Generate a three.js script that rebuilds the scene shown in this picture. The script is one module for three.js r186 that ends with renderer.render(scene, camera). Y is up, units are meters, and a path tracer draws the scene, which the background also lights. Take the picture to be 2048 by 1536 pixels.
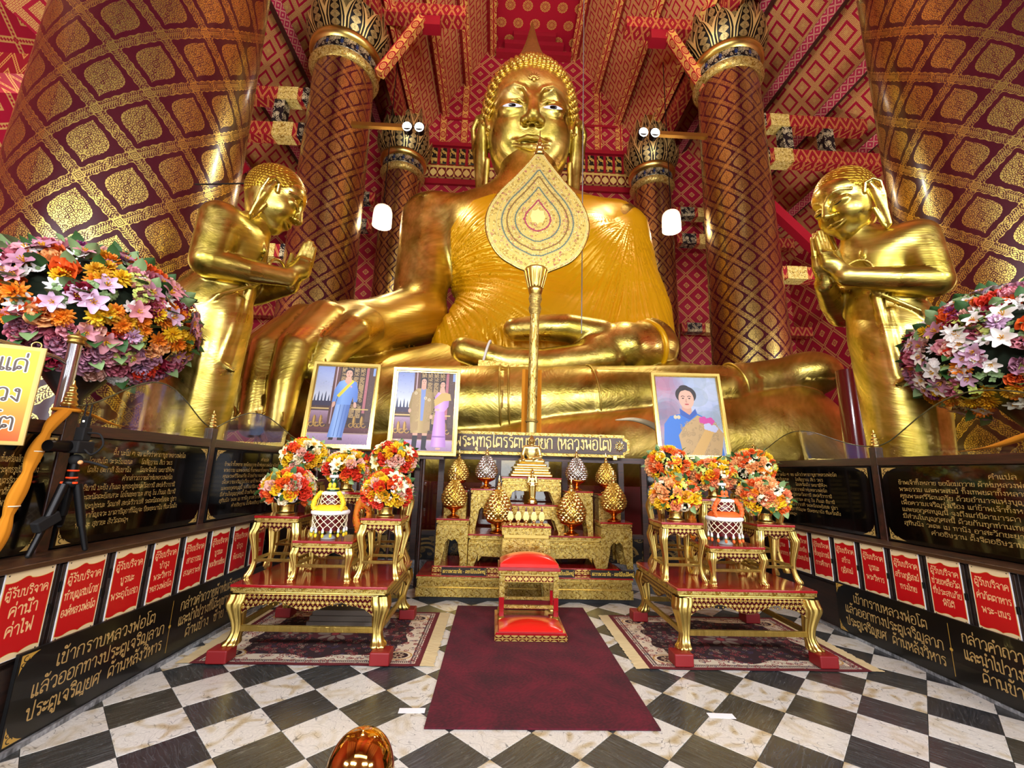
import * as THREE from 'three';
import { mergeGeometries } from 'three/addons/utils/BufferGeometryUtils.js';
import { RoundedBoxGeometry } from 'three/addons/geometries/RoundedBoxGeometry.js';
import { RectAreaLightUniformsLib } from 'three/addons/lights/RectAreaLightUniformsLib.js';
import { ImprovedNoise } from 'three/addons/math/ImprovedNoise.js';

// ------------------------------------------------------------------ camera, light, exposure
const scene = new THREE.Scene();
scene.background = new THREE.Color(0x000000);
const rad = Math.PI / 180;
const camera = new THREE.PerspectiveCamera(2 * Math.atan(768 / 860) / rad, 4 / 3, 0.05, 200);
camera.rotation.order = 'YXZ';
camera.position.set(0, 1.55, 0);
camera.rotation.set(11.48 * rad, -1.9 * rad, 1.55 * rad);
const renderer = new THREE.WebGLRenderer();
renderer.toneMapping = THREE.LinearToneMapping;
renderer.toneMappingExposure = 1.0;
renderer.shadowMap.enabled = true;
RectAreaLightUniformsLib.init();
const UNSEEN_FLOOD = 98, SPOT = 45, PENDANT = 8, UNSEEN_UPLIGHT = 100, UNSEEN_AISLE = 120, UNSEEN_FRONT = 4.2, UNSEEN_DAY = 3.5;  // spot and pendant lamps show; all other sources stand out of view

// ------------------------------------------------------------------ helpers
const V = (x, y, z) => new THREE.Vector3(x, y, z);
function rng(a) { return () => { a = (a + 0x6d2b79f5) | 0; let t = Math.imul(a ^ (a >>> 15), 1 | a); t = (t + Math.imul(t ^ (t >>> 7), 61 | t)) ^ t; return ((t ^ (t >>> 14)) >>> 0) / 4294967296; }; }
const noise = new ImprovedNoise();
const nz = (x, y, z) => noise.noise(x, y, z);
const used = {};
function numbered(name) { const n = used[name] = (used[name] ?? -1) + 1; return n ? name + '_' + String(n).padStart(3, '0') : name; }
function thing(name, label, category, p = [0, 0, 0], turn = 0, group) {
  const o = new THREE.Group(); o.name = numbered(name); o.position.set(...p); o.rotation.y = turn; scene.add(o);
  o.userData = { label, category }; if (group) o.userData.group = group;
  return o;
}
function part(name, geo, mat, parent, label) {
  const m = new THREE.Mesh(Array.isArray(geo) ? merge(geo) : geo, mat); m.name = name; m.castShadow = m.receiveShadow = true;
  parent.add(m); if (label) m.userData.label = label; return m;
}
function struct(name, geo, mat, parent = scene) {
  const m = part(name, geo, mat, parent); if (parent === scene) { m.userData.kind = 'structure'; } return m;
}
function copyOf(o, p, turn, label, group) {
  const c = o.clone(); c.name = numbered(o.name.replace(/_\d{3}$/, '')); c.position.set(...p); c.rotation.y = turn; scene.add(c);
  c.userData = { ...o.userData, label }; if (group) c.userData.group = group; return c;
}
function merge(list) {
  const flat = list.map((g) => {
    let n = g.index ? g.toNonIndexed() : g.clone();
    for (const k of Object.keys(n.attributes)) if (!['position', 'normal', 'uv'].includes(k)) n.deleteAttribute(k);
    if (!n.attributes.normal) n.computeVertexNormals();
    if (!n.attributes.uv) n.setAttribute('uv', new THREE.BufferAttribute(new Float32Array(n.attributes.position.count * 2), 2));
    n.clearGroups(); n.morphAttributes = {};
    return n;
  });
  return mergeGeometries(flat);
}
const T = (g, x = 0, y = 0, z = 0) => g.translate(x, y, z);
// box by its centre; uv in metres
function box(w, h, d, x = 0, y = 0, z = 0) {
  const g = new THREE.BoxGeometry(w, h, d), uv = g.attributes.uv, s = [[d, h], [d, h], [w, d], [w, d], [w, h], [w, h]];
  for (let i = 0; i < 24; i++) { const q = s[i >> 2]; uv.setXY(i, uv.getX(i) * q[0] + x, uv.getY(i) * q[1] + y); }
  return g.translate(x, y, z);
}
const rbox = (w, h, d, r = 0.01, x = 0, y = 0, z = 0, s = 2) => new RoundedBoxGeometry(w, h, d, s, Math.min(r, w / 2.01, h / 2.01, d / 2.01)).translate(x, y, z);
const boxB = (x0, x1, y0, y1, z0, z1) => box(x1 - x0, y1 - y0, z1 - z0, (x0 + x1) / 2, (y0 + y1) / 2, (z0 + z1) / 2);
const lathe = (pts, seg = 24) => new THREE.LatheGeometry(pts.map((p) => new THREE.Vector2(Math.max(p[0], 1e-4), p[1])), seg);
function smoothPts(pts, n = 40) { const c = new THREE.SplineCurve(pts.map((p) => new THREE.Vector2(...p))); return c.getPoints(n).map((p) => [p.x, p.y]); }
function tube(pts, r, seg = 24, rs = 8, closed = false) { return new THREE.TubeGeometry(new THREE.CatmullRomCurve3(pts.map((p) => Array.isArray(p) ? V(...p) : p), closed), seg, r, rs, closed); }
function rod(a, b, r, r2 = r, seg = 10) {
  const A = V(...a), B = V(...b), d = B.clone().sub(A), g = new THREE.CylinderGeometry(r2, r, d.length(), seg);
  g.translate(0, d.length() / 2, 0); g.applyQuaternion(new THREE.Quaternion().setFromUnitVectors(V(0, 1, 0), d.normalize())); return g.translate(...a);
}
function extr(shape, depth, bevel = 0, curve = 12) {
  return new THREE.ExtrudeGeometry(shape, { depth, bevelEnabled: bevel > 0, bevelSize: bevel, bevelThickness: bevel, bevelSegments: 2, curveSegments: curve });
}
function shapeOf(pts) { const s = new THREE.Shape(); pts.forEach((p, i) => i ? s.lineTo(p[0], p[1]) : s.moveTo(p[0], p[1])); return s; }
// a grid surface from f(u, v) -> [x, y, z]
function grid(f, nu, nv, ru = 1, rv = 1) {
  const p = [], uv = [], ix = [];
  for (let j = 0; j <= nv; j++) for (let i = 0; i <= nu; i++) { p.push(...f(i / nu, j / nv)); uv.push(i / nu * ru, j / nv * rv); }
  for (let j = 0; j < nv; j++) for (let i = 0; i < nu; i++) { const a = j * (nu + 1) + i, b = a + 1, c = a + nu + 1, d = c + 1; ix.push(a, b, d, a, d, c); }
  const g = new THREE.BufferGeometry(); g.setAttribute('position', new THREE.Float32BufferAttribute(p, 3)); g.setAttribute('uv', new THREE.Float32BufferAttribute(uv, 2)); g.setIndex(ix); g.computeVertexNormals(); return g;
}
function tex(w, h, draw, srgb = true) {
  const c = document.createElement('canvas'); c.width = w; c.height = h; draw(c.getContext('2d'), w, h);
  const t = new THREE.CanvasTexture(c); if (srgb) t.colorSpace = THREE.SRGBColorSpace; t.wrapS = t.wrapT = THREE.RepeatWrapping; return t;
}
function dataTex(w, h, f, srgb = true) {
  const d = new Uint8Array(w * h * 4);
  for (let y = 0; y < h; y++) for (let x = 0; x < w; x++) { const c = f(x / w, y / h), o = (y * w + x) * 4; d[o] = c[0]; d[o + 1] = c[1]; d[o + 2] = c[2]; d[o + 3] = 255; }
  const t = new THREE.DataTexture(d, w, h); t.magFilter = THREE.LinearFilter; t.wrapS = t.wrapT = THREE.RepeatWrapping; if (srgb) t.colorSpace = THREE.SRGBColorSpace; t.needsUpdate = true; return t;
}
const rep = (t, x, y) => { const c = t.clone(); c.repeat.set(x, y); c.needsUpdate = true; return c; };
// periodic noise for tiling textures
function pn(u, v, fu, fv, s = 0) { const a = 2 * Math.PI * u, b = 2 * Math.PI * v; return nz(Math.cos(a) * fu / 6.28 + s, Math.sin(a) * fu / 6.28 + Math.cos(b) * fv / 6.28, Math.sin(b) * fv / 6.28 + s * 1.7); }
const S = (o) => new THREE.MeshStandardMaterial(o), P = (o) => new THREE.MeshPhysicalMaterial(o);
const lin = (r, g, b) => new THREE.Color().setRGB(r, g, b);

// ------------------------------------------------------------------ smooth bodies from distance fields
const smin = (a, b, k) => { const h = Math.max(k - Math.abs(a - b), 0) / k; return Math.min(a, b) - h * h * k * 0.25; };
function capD(x, y, z, c) { // c = [ax,ay,az,bx,by,bz,ra,rb]
  const px = x - c[0], py = y - c[1], pz = z - c[2], dx = c[3] - c[0], dy = c[4] - c[1], dz = c[5] - c[2];
  let t = (px * dx + py * dy + pz * dz) / (dx * dx + dy * dy + dz * dz); t = t < 0 ? 0 : t > 1 ? 1 : t;
  const qx = px - dx * t, qy = py - dy * t, qz = pz - dz * t; return Math.sqrt(qx * qx + qy * qy + qz * qz) - (c[6] + (c[7] - c[6]) * t);
}
function ellD(x, y, z, c, r) { const a = (x - c[0]) / r[0], b = (y - c[1]) / r[1], d = (z - c[2]) / r[2], k0 = Math.sqrt(a * a + b * b + d * d), k1 = Math.sqrt(a * a / r[0] / r[0] + b * b / r[1] / r[1] + d * d / r[2] / r[2]); return k1 < 1e-9 ? -Math.min(...r) : k0 * (k0 - 1) / k1; }
function sdfMesh(f, mn, mx, h, uvs = 1) {
  const n = [0, 1, 2].map((i) => Math.ceil((mx[i] - mn[i]) / h / 6) * 6 + 1), [nx, ny, nzz] = n, val = new Float32Array(nx * ny * nzz).fill(9);
  const id = (i, j, k) => (k * ny + j) * nx + i, B = 6, R = h * B * 1.25;
  const done = new Uint8Array(nx * ny * nzz);
  for (let k = 0; k < nzz - 1; k += B) for (let j = 0; j < ny - 1; j += B) for (let i = 0; i < nx - 1; i += B) {
    const d = f(mn[0] + (i + B / 2) * h, mn[1] + (j + B / 2) * h, mn[2] + (k + B / 2) * h), near = Math.abs(d) < R;
    for (let c = k; c <= k + B; c++) for (let b = j; b <= j + B; b++) for (let a = i; a <= i + B; a++) {
      const q = id(a, b, c); if (done[q]) continue;
      if (near) { val[q] = f(mn[0] + a * h, mn[1] + b * h, mn[2] + c * h); done[q] = 1; } else val[q] = d;
    }
  }
  const vid = new Int32Array(nx * ny * nzz).fill(-1), pos = [];
  const E = [[0, 1], [2, 3], [4, 5], [6, 7], [0, 2], [1, 3], [4, 6], [5, 7], [0, 4], [1, 5], [2, 6], [3, 7]], v8 = new Float32Array(8);
  for (let k = 0; k < nzz - 1; k++) for (let j = 0; j < ny - 1; j++) for (let i = 0; i < nx - 1; i++) {
    const o = id(i, j, k); let s = 0;
    for (let c = 0; c < 8; c++) { v8[c] = val[o + (c & 1) + ((c >> 1) & 1) * nx + (c >> 2) * nx * ny]; if (v8[c] < 0) s++; }
    if (s === 0 || s === 8) continue;
    let x = 0, y = 0, z = 0, m = 0;
    for (const [a, b] of E) if ((v8[a] < 0) !== (v8[b] < 0)) { const t = v8[a] / (v8[a] - v8[b]); x += (a & 1) + ((b & 1) - (a & 1)) * t; y += ((a >> 1) & 1) + (((b >> 1) & 1) - ((a >> 1) & 1)) * t; z += (a >> 2) + ((b >> 2) - (a >> 2)) * t; m++; }
    vid[o] = pos.length / 3; pos.push(mn[0] + (i + x / m) * h, mn[1] + (j + y / m) * h, mn[2] + (k + z / m) * h);
  }
  const nor = new Float32Array(pos.length), uv = new Float32Array(pos.length / 3 * 2), e = h * 0.35;
  for (let q = 0; q < pos.length; q += 3) {
    let g;
    for (let s = 0; s < 2; s++) {
      const x = pos[q], y = pos[q + 1], z = pos[q + 2];
      g = [f(x + e, y, z) - f(x - e, y, z), f(x, y + e, z) - f(x, y - e, z), f(x, y, z + e) - f(x, y, z - e)];
      const l = Math.hypot(...g) || 1, d = Math.max(-h, Math.min(h, f(x, y, z) / Math.max(l / (2 * e), 0.5)));
      g = g.map((w) => w / l); if (s === 0) for (let c = 0; c < 3; c++) pos[q + c] -= g[c] * d * 0.85;
    }
    nor.set(g, q); uv[q / 3 * 2] = (pos[q] * 0.8 + pos[q + 2] * 0.6) * uvs; uv[q / 3 * 2 + 1] = (pos[q + 1] + pos[q + 2] * 0.35) * uvs;
  }
  const ix = [], quad = (a, b, c, d, fl) => { if (a < 0 || b < 0 || c < 0 || d < 0) return; if (fl) ix.push(a, c, b, a, d, c); else ix.push(a, b, c, a, c, d); };
  const sy = nx, sz = nx * ny;
  for (let k = 1; k < nzz - 1; k++) for (let j = 1; j < ny - 1; j++) for (let i = 1; i < nx - 1; i++) {
    const o = id(i, j, k), a = val[o] < 0;
    if (a !== (val[o + 1] < 0)) quad(vid[o - sy - sz], vid[o - sz], vid[o], vid[o - sy], !a);
    if (a !== (val[o + sy] < 0)) quad(vid[o - 1 - sz], vid[o - 1], vid[o], vid[o - sz], !a);
    if (a !== (val[o + sz] < 0)) quad(vid[o - 1 - sy], vid[o - sy], vid[o], vid[o - 1], !a);
  }
  const g = new THREE.BufferGeometry(); g.setAttribute('position', new THREE.Float32BufferAttribute(pos, 3)); g.setAttribute('normal', new THREE.BufferAttribute(nor, 3)); g.setAttribute('uv', new THREE.BufferAttribute(uv, 2)); g.setIndex(ix); return g;
}
// ------------------------------------------------------------------ Thai lettering drawn as strokes (100 units = letter height, y down, base line at 100)
const ARCH = 'Q12 0 42 0 Q72 0 72 35 L72 100', TL = 'O14 12 M25 12 L25 ';
const GL = {
  'ก': [84, 'M14 100 L14 40 L25 30 L12 22 Q20 0 45 0 Q72 0 72 30 L72 100'],
  'ข': [74, 'O18 12 M29 12 Q30 34 18 44 L18 84 Q18 100 34 100 L60 100 L60 0'],
  'ค': [84, 'O44 42 M35 48 Q20 64 12 100 L12 36 ' + ARCH],
  'ฆ': [88, 'O14 12 M25 12 Q26 30 14 42 Q26 52 16 62 L16 100 M16 96 Q30 78 50 82 O60 88 M72 88 L72 0'],
  'ง': [62, 'O36 12 M47 12 L47 100 L12 66'],
  'จ': [76, 'M10 24 Q24 0 40 0 Q64 2 64 34 L64 100 L42 70 O36 58'],
  'ช': [80, 'O18 12 M29 12 Q30 34 18 44 L18 84 Q18 100 34 100 L58 100 L58 26 L46 16 Q64 18 72 -8'],
  'ซ': [80, 'O16 16 M24 8 L32 14 L36 6 Q38 34 20 44 L20 84 Q20 100 36 100 L58 100 L58 26 L46 16 Q64 18 72 -8'],
  'ญ': [104, 'O30 88 M12 100 L12 36 Q12 0 32 0 Q52 0 52 36 L52 100 L92 100 L92 0 M60 124 Q68 114 78 120 L92 128 L92 112'],
  'ฎ': [84, 'O32 62 M24 70 L12 100 L12 36 ' + ARCH + ' L72 124 M12 122 L30 112 L44 124 L72 118'],
  'ฏ': [84, 'O32 62 M24 70 L12 100 L12 36 Q12 2 28 0 L42 12 L56 0 Q72 4 72 36 L72 124 M12 122 L30 112 L44 124 L72 118'],
  'ฐ': [70, 'M60 8 Q40 -6 20 6 Q8 20 26 30 Q56 32 56 58 L56 76 O46 86 M14 122 L26 112 L38 126 L50 112 L60 124'],
  'ณ': [104, 'O12 12 M22 16 L22 100 M22 36 Q22 0 38 0 Q54 0 54 36 L54 98 Q62 78 82 80 M92 0 L92 78 O90 90'],
  'ด': [84, 'O36 72 M27 78 L12 100 L12 36 ' + ARCH],
  'ต': [84, 'O36 72 M27 78 L12 100 L12 36 Q12 2 28 0 L42 14 L56 0 Q72 4 72 36 L72 100'],
  'ถ': [84, 'O22 88 M14 80 L14 40 L25 30 L12 22 Q20 0 45 0 Q72 0 72 30 L72 100'],
  'ท': [80, TL + '100 M25 46 Q34 0 52 0 Q68 0 68 26 L68 100'],
  'ธ': [78, 'M66 4 Q20 -8 14 20 Q14 34 40 34 Q66 36 66 58 L66 84 Q66 100 50 100 L32 100 Q16 100 16 84 L16 56'],
  'น': [86, TL + '98 Q34 76 56 80 M70 0 L70 78 O68 90'],
  'บ': [80, TL + '84 Q25 100 40 100 L66 100 L66 0'],
  'ป': [80, TL + '84 Q25 100 40 100 L66 100 L66 -42'],
  'ผ': [84, 'O24 14 M14 18 L14 100 L42 52 L70 100 L70 0'],
  'ฝ': [84, 'O24 14 M14 18 L14 100 L42 52 L70 100 L70 -42'],
  'พ': [88, TL + '100 L48 36 L72 100 L72 0'],
  'ฟ': [88, TL + '100 L48 36 L72 100 L72 -42'],
  'ภ': [92, 'O12 88 M23 88 L23 40 L32 30 L20 22 Q28 0 52 0 Q80 0 80 30 L80 100'],
  'ม': [84, TL + '78 O18 90 M28 92 Q40 98 68 100 L68 0'],
  'ย': [76, 'O22 12 M11 12 Q10 40 32 44 Q12 48 12 72 Q12 100 36 100 L62 100 L62 0'],
  'ร': [68, 'M60 6 Q40 -6 20 6 Q8 20 26 30 Q56 32 56 58 L56 78 O46 90'],
  'ล': [84, 'M12 26 Q22 0 44 0 Q72 0 72 34 L72 100 M72 64 Q60 38 36 42 Q14 50 14 76 O24 88'],
  'ว': [74, 'M10 24 Q22 0 38 0 Q62 2 62 34 L62 78 O52 90'],
  'ศ': [88, 'O42 48 M33 54 Q20 64 12 100 L12 36 ' + ARCH + ' M66 20 Q80 10 86 -12'],
  'ษ': [88, TL + '84 Q25 100 40 100 L66 100 L66 0 M48 52 Q64 50 84 40'],
  'ส': [86, 'M12 26 Q22 0 44 0 Q72 0 72 34 L72 100 M72 64 Q60 38 36 42 Q14 50 14 76 O24 88 M60 14 Q76 6 82 -14'],
  'ห': [88, TL + '100 M25 66 Q56 54 58 22 O68 12 M62 22 Q76 40 76 60 L76 100'],
  'ฬ': [96, TL + '100 L48 40 L72 100 L72 0 L86 -12'],
  'อ': [80, 'O24 44 M14 52 L14 76 Q14 100 42 100 Q70 100 70 70 L70 34 Q70 0 42 0 Q20 0 12 20'],
  'ฮ': [84, 'O24 44 M14 52 L14 76 Q14 100 42 100 Q70 100 70 70 L70 34 Q66 10 40 16 Q70 10 80 -10'],
  'ะ': [54, 'O16 24 M16 36 Q36 40 46 18 M16 36 O16 72 M16 84 Q36 88 46 66'], 'า': [66, 'M10 24 Q20 0 36 0 Q54 2 54 30 L54 100'], 'ำ': [66, 'M10 24 Q20 0 36 0 Q54 2 54 30 L54 100 O-8 -30'],
  'เ': [40, 'M16 0 L16 78 O26 90'], 'แ': [74, 'M16 0 L16 78 O26 90 M50 0 L50 78 O60 90'], 'โ': [52, 'M54 -46 Q8 -56 10 -36 Q16 -26 24 -20 L24 78 O34 90'], 'ไ': [48, 'M6 -30 Q12 -58 22 -40 L22 78 O32 90 M6 -32 L2 -46'], 'ใ': [48, 'O14 -34 M25 -36 Q28 -52 14 -54 M24 -30 L24 78 O34 90'],
  '๓': [96, 'O20 50 M10 58 Q6 0 30 2 Q46 4 46 30 Q50 0 68 2 Q86 6 84 60 L78 100'], 'ฯ': [66, 'O20 40 M10 30 Q20 14 34 36 Q46 52 54 20 L54 100'], '-': [56, 'M12 52 L44 52'], '(': [38, 'M30 -14 Q6 40 30 112'], ')': [38, 'M8 -14 Q32 40 8 112'], ' ': [46, ''],
};
const UP = { 'ิ': 'M-64 -12 Q-56 -42 -36 -42 Q-12 -40 -8 -12 L-64 -12', 'ี': 'M-64 -12 Q-56 -42 -36 -42 Q-14 -40 -8 -12 L-64 -12 M-10 -14 L-10 -52', 'ึ': 'M-64 -12 Q-56 -42 -36 -42 Q-14 -40 -8 -12 L-64 -12 O-12 -40', 'ื': 'M-64 -12 Q-56 -42 -36 -42 Q-14 -40 -8 -12 L-64 -12 M-10 -14 L-10 -52 M-24 -30 L-24 -54', 'ั': 'O-50 -36 M-46 -25 Q-26 -8 -8 -46', '็': 'O-40 -22 M-50 -30 Q-40 -56 -14 -50' };
const TONE = { '่': 'M-14 -16 L-14 -44', '้': 'O-40 -36 M-36 -25 Q-20 -14 -6 -48', '๊': 'O-46 -30 M-40 -40 L-28 -22 L-8 -48', '๋': 'M-18 -14 L-18 -44 M-32 -30 L-4 -30', '์': 'M-14 -54 Q-42 -46 -30 -36 Q-12 -30 -20 -18 Q-34 -12 -38 -24' };
const LOW = { 'ุ': 'O-24 116 M-13 116 L-13 144', 'ู': 'O-42 116 M-31 114 L-31 142 L-12 142 L-12 110' };
function strokes(def, ox, oy, out) {
  const t = def.match(/[MLQO]|-?\d+/g) || []; let cur = null, x = 0, y = 0, c = '';
  for (let i = 0; i < t.length;) {
    if (/[MLQO]/.test(t[i])) c = t[i++];
    const n = () => +t[i++];
    if (c === 'M') { x = n(); y = n(); cur = [[ox + x, oy + y]]; out.push(cur); c = 'L'; }
    else if (c === 'L') { x = n(); y = n(); cur.push([ox + x, oy + y]); }
    else if (c === 'Q') { const a = n(), b = n(), d = n(), e = n(); for (let s = 1; s <= 6; s++) { const u = s / 6, w = 1 - u; cur.push([ox + w * w * x + 2 * w * u * a + u * u * d, oy + w * w * y + 2 * w * u * b + u * u * e]); } x = d; y = e; }
    else { const a = n(), b = n(), l = []; for (let s = 0; s <= 10; s++) l.push([ox + a + 10 * Math.cos(s * 0.6283), oy + b + 10 * Math.sin(s * 0.6283)]); out.push(l); }
  }
}
function thai(text) { // -> { w, lines }
  const lines = []; let x = 0, high = false;
  for (const ch of text) {
    if (UP[ch]) { strokes(UP[ch], x, 0, lines); high = true; }
    else if (LOW[ch]) strokes(LOW[ch], x, 0, lines);
    else if (TONE[ch]) strokes(TONE[ch], x - (high ? 0 : 4), high ? -40 : -2, lines);
    else { const g = GL[ch] ?? GL['ร']; strokes(g[1], x, 0, lines); x += g[0]; high = false; }
  }
  return { w: x, lines: lines.filter((l) => l.length > 1) };
}
// one line of text in a canvas: size = letter height in px, x by align (0 left, .5 centre, 1 right), y = base line
function write(g, text, x, y, size, color, align = 0.5, weight = 13, maxW = 1e9) {
  const t = thai(text), k = size / 100, kx = Math.min(k, maxW / t.w), x0 = x - t.w * kx * align;
  g.strokeStyle = color; g.lineWidth = weight * k; g.lineCap = g.lineJoin = 'round'; g.beginPath();
  for (const l of t.lines) l.forEach((p, i) => { const X = x0 + p[0] * kx, Y = y - size + p[1] * k; i ? g.lineTo(X, Y) : g.moveTo(X, Y); });
  g.stroke();
}

// ------------------------------------------------------------------ patterns
function scrolls(g, w, h, n, r0, r1, color, lw, seed) { // little curls that fill an area
  const R = rng(seed); g.strokeStyle = color; g.lineWidth = lw; g.lineCap = 'round';
  for (let i = 0; i < n; i++) {
    const x = R() * w, y = R() * h, r = r0 + R() * (r1 - r0), a = R() * 6.28, s = R() < 0.5 ? 1 : -1;
    for (const ox of [-w, 0, w]) for (const oy of [-h, 0, h]) {
      if (x + ox < -r * 2 || x + ox > w + r * 2 || y + oy < -r * 2 || y + oy > h + r * 2) continue;
      g.beginPath(); for (let t = 0; t <= 14; t++) { const q = r * (1 - t / 16), b = a + s * t * 0.55, X = x + ox + q * Math.cos(b), Y = y + oy + q * Math.sin(b); t ? g.lineTo(X, Y) : g.moveTo(X, Y); } g.stroke();
    }
  }
}
// flame-shaped lotus motif, drawn around 0,0 in a unit of s
function motif(g, s, gold, line, seed, detail = 1) {
  const R = rng(seed), path = () => { g.beginPath(); g.moveTo(0, -s); for (const m of [1, -1]) { if (m > 0) { g.bezierCurveTo(s * 0.22, -s * 0.7, s * 0.8, -s * 0.5, s * 0.78, s * 0.02); g.bezierCurveTo(s * 0.76, s * 0.48, s * 0.24, s * 0.56, 0, s); } else { g.bezierCurveTo(-s * 0.24, s * 0.56, -s * 0.76, s * 0.48, -s * 0.78, s * 0.02); g.bezierCurveTo(-s * 0.8, -s * 0.5, -s * 0.22, -s * 0.7, 0, -s); } } };
  g.fillStyle = gold; path(); g.fill();
  for (let a = 0; a < 26; a++) { const t = a / 26 * 6.283, x = Math.sin(t) * s * 0.74, y = -Math.cos(t) * s * 0.72; if (Math.abs(x) > s * 0.12) { g.beginPath(); g.arc(x, y * (0.55 + 0.25 * Math.abs(Math.cos(t))), s * 0.1, 0, 6.3); g.fill(); } }
  if (!detail) return;
  g.save(); path(); g.clip(); g.strokeStyle = line; g.lineWidth = s * 0.028; g.lineCap = 'round';
  const cells = []; for (let y = -5; y <= 5; y++) for (let x = 0; x <= 4; x++) cells.push([(x + (y & 1) * 0.5) * 0.21 * s + (R() - 0.5) * s * 0.05, y * 0.175 * s + (R() - 0.5) * s * 0.04, R() * 6.28]);
  for (const [x, y, a] of cells) for (const m of [1, -1]) {
    g.beginPath(); for (let t = 0; t <= 12; t++) { const q = s * (0.108 - t * 0.0062), b = a + t * 0.6, X = m * (x + q * Math.cos(b)), Y = y + q * Math.sin(b); t ? g.lineTo(X, Y) : g.moveTo(X, Y); } g.stroke();
  }
  g.restore();
  g.strokeStyle = line; g.lineWidth = s * 0.035; g.fillStyle = gold;
  for (const q of [0.2, 0.1]) { g.beginPath(); g.moveTo(0, -s * q); g.lineTo(s * q * 0.8, 0); g.lineTo(0, s * q); g.lineTo(-s * q * 0.8, 0); g.closePath(); g.fill(); g.stroke(); }
}
function columnPattern(g, w, h, gold, bg, detail) {
  g.fillStyle = bg; g.fillRect(0, 0, w, h);
  const bw = w * 0.15, L = Math.hypot(w, h) / 2, ang = Math.atan2(h, w);
  for (const [x, y, sx] of [[0, h / 2, 1], [w / 2, 0, 1], [0, h / 2, -1], [w / 2, h, -1], [w, h / 2, 1], [w / 2, h, 1]]) {
    g.save(); g.translate(x, y); g.rotate(sx > 0 ? -ang : ang); if (y === 0 && sx > 0) g.rotate(2 * ang);
    g.fillStyle = gold; g.beginPath(); g.moveTo(0, -bw * 0.42);
    for (let i = 0; i <= 12; i++) g.lineTo(L * i / 12, -bw * (0.42 + 0.1 * (i & 1)));
    for (let i = 12; i >= 0; i--) g.lineTo(L * i / 12, bw * (0.42 + 0.1 * (i & 1)));
    g.fill();
    if (detail) {
      g.strokeStyle = bg; g.lineWidth = w * 0.0075; g.lineCap = 'round';
      for (const side of [1, -1]) for (let i = 0; i < 9; i++) {
        const cx = L / 2 + side * (L * 0.06 + i * L * 0.045), d = side; if (Math.abs(cx - L / 2) > L * 0.42) continue;
        for (const m of [1, -1]) { g.beginPath(); g.moveTo(cx - d * L * 0.03, 0); g.quadraticCurveTo(cx, m * bw * 0.02, cx + d * L * 0.035, m * bw * 0.42); g.stroke(); g.beginPath(); g.arc(cx + d * L * 0.01, m * bw * 0.26, bw * 0.1, 0, 5); g.stroke(); }
      }
      for (const q of [0.34, 0.16]) { g.beginPath(); g.moveTo(L / 2 - bw * q * 1.5, 0); g.lineTo(L / 2, -bw * q); g.lineTo(L / 2 + bw * q * 1.5, 0); g.lineTo(L / 2, bw * q); g.closePath(); g.stroke(); }
      for (const e of [0.1, 0.9]) { g.lineWidth = w * 0.009; g.beginPath(); g.arc(L * e, 0, bw * 0.3, 0.6, 5.6); g.stroke(); }
    }
    g.restore();
  }
  for (const [x, y] of [[0, h / 2], [w, h / 2], [w / 2, 0], [w / 2, h]]) for (const [q, c] of [[0.085, gold], [0.062, bg], [0.05, gold], [0.03, bg], [0.02, gold]]) { g.save(); g.translate(x, y); g.fillStyle = c; g.beginPath(); const a = w * q; g.moveTo(0, -a * 0.95); g.lineTo(a * 0.95, 0); g.lineTo(0, a * 0.95); g.lineTo(-a * 0.95, 0); g.fill(); g.restore(); if (!detail) break; }
  for (const [x, y, s] of [[w / 2, h / 2, 5], [0, 0, 6], [w, 0, 6], [0, h, 6], [w, h, 6]]) { g.save(); g.translate(x, y); g.scale(0.86, 1); motif(g, h * 0.318, gold, bg, s, detail); g.restore(); }
}
function latticePattern(g, w, h, gold, bg, edge) { // square gold net with filled squares (roof boards)
  g.fillStyle = gold; g.fillRect(0, 0, w, h);
  const R = rng(9), n = 2, c = w / n;
  for (let j = 0; j < n; j++) for (let i = 0; i < n; i++) {
    const x = i * c, y = j * c; g.fillStyle = bg; g.fillRect(x + c * 0.13, y + c * 0.13, c * 0.74, c * 0.74);
    g.fillStyle = gold; g.fillRect(x + c * 0.25, y + c * 0.25, c * 0.5, c * 0.5);
  }
  g.fillStyle = bg; // leaf gaps in the gold
  const m = 18, q = w / (n * m);
  for (let j = 0; j < n * m; j++) for (let i = 0; i < n * m; i++) { g.beginPath(); g.ellipse((i + 0.5 + 0.25 * (R() - 0.5)) * q, (j + 0.5 + 0.25 * (R() - 0.5)) * q, q * 0.42, q * 0.22, (i + j) & 1 ? 0.78 : -0.78, 0, 6.3); g.fill(); }
  g.fillStyle = gold; for (let j = 0; j < n; j++) for (let i = 0; i < n; i++) for (let a = 0; a < 8; a++) { g.beginPath(); g.ellipse((i + 0.5) * c + Math.cos(a * 0.785) * c * 0.07, (j + 0.5) * c + Math.sin(a * 0.785) * c * 0.07, c * 0.045, c * 0.02, a * 0.785, 0, 6.3); g.fill(); }
}
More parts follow.
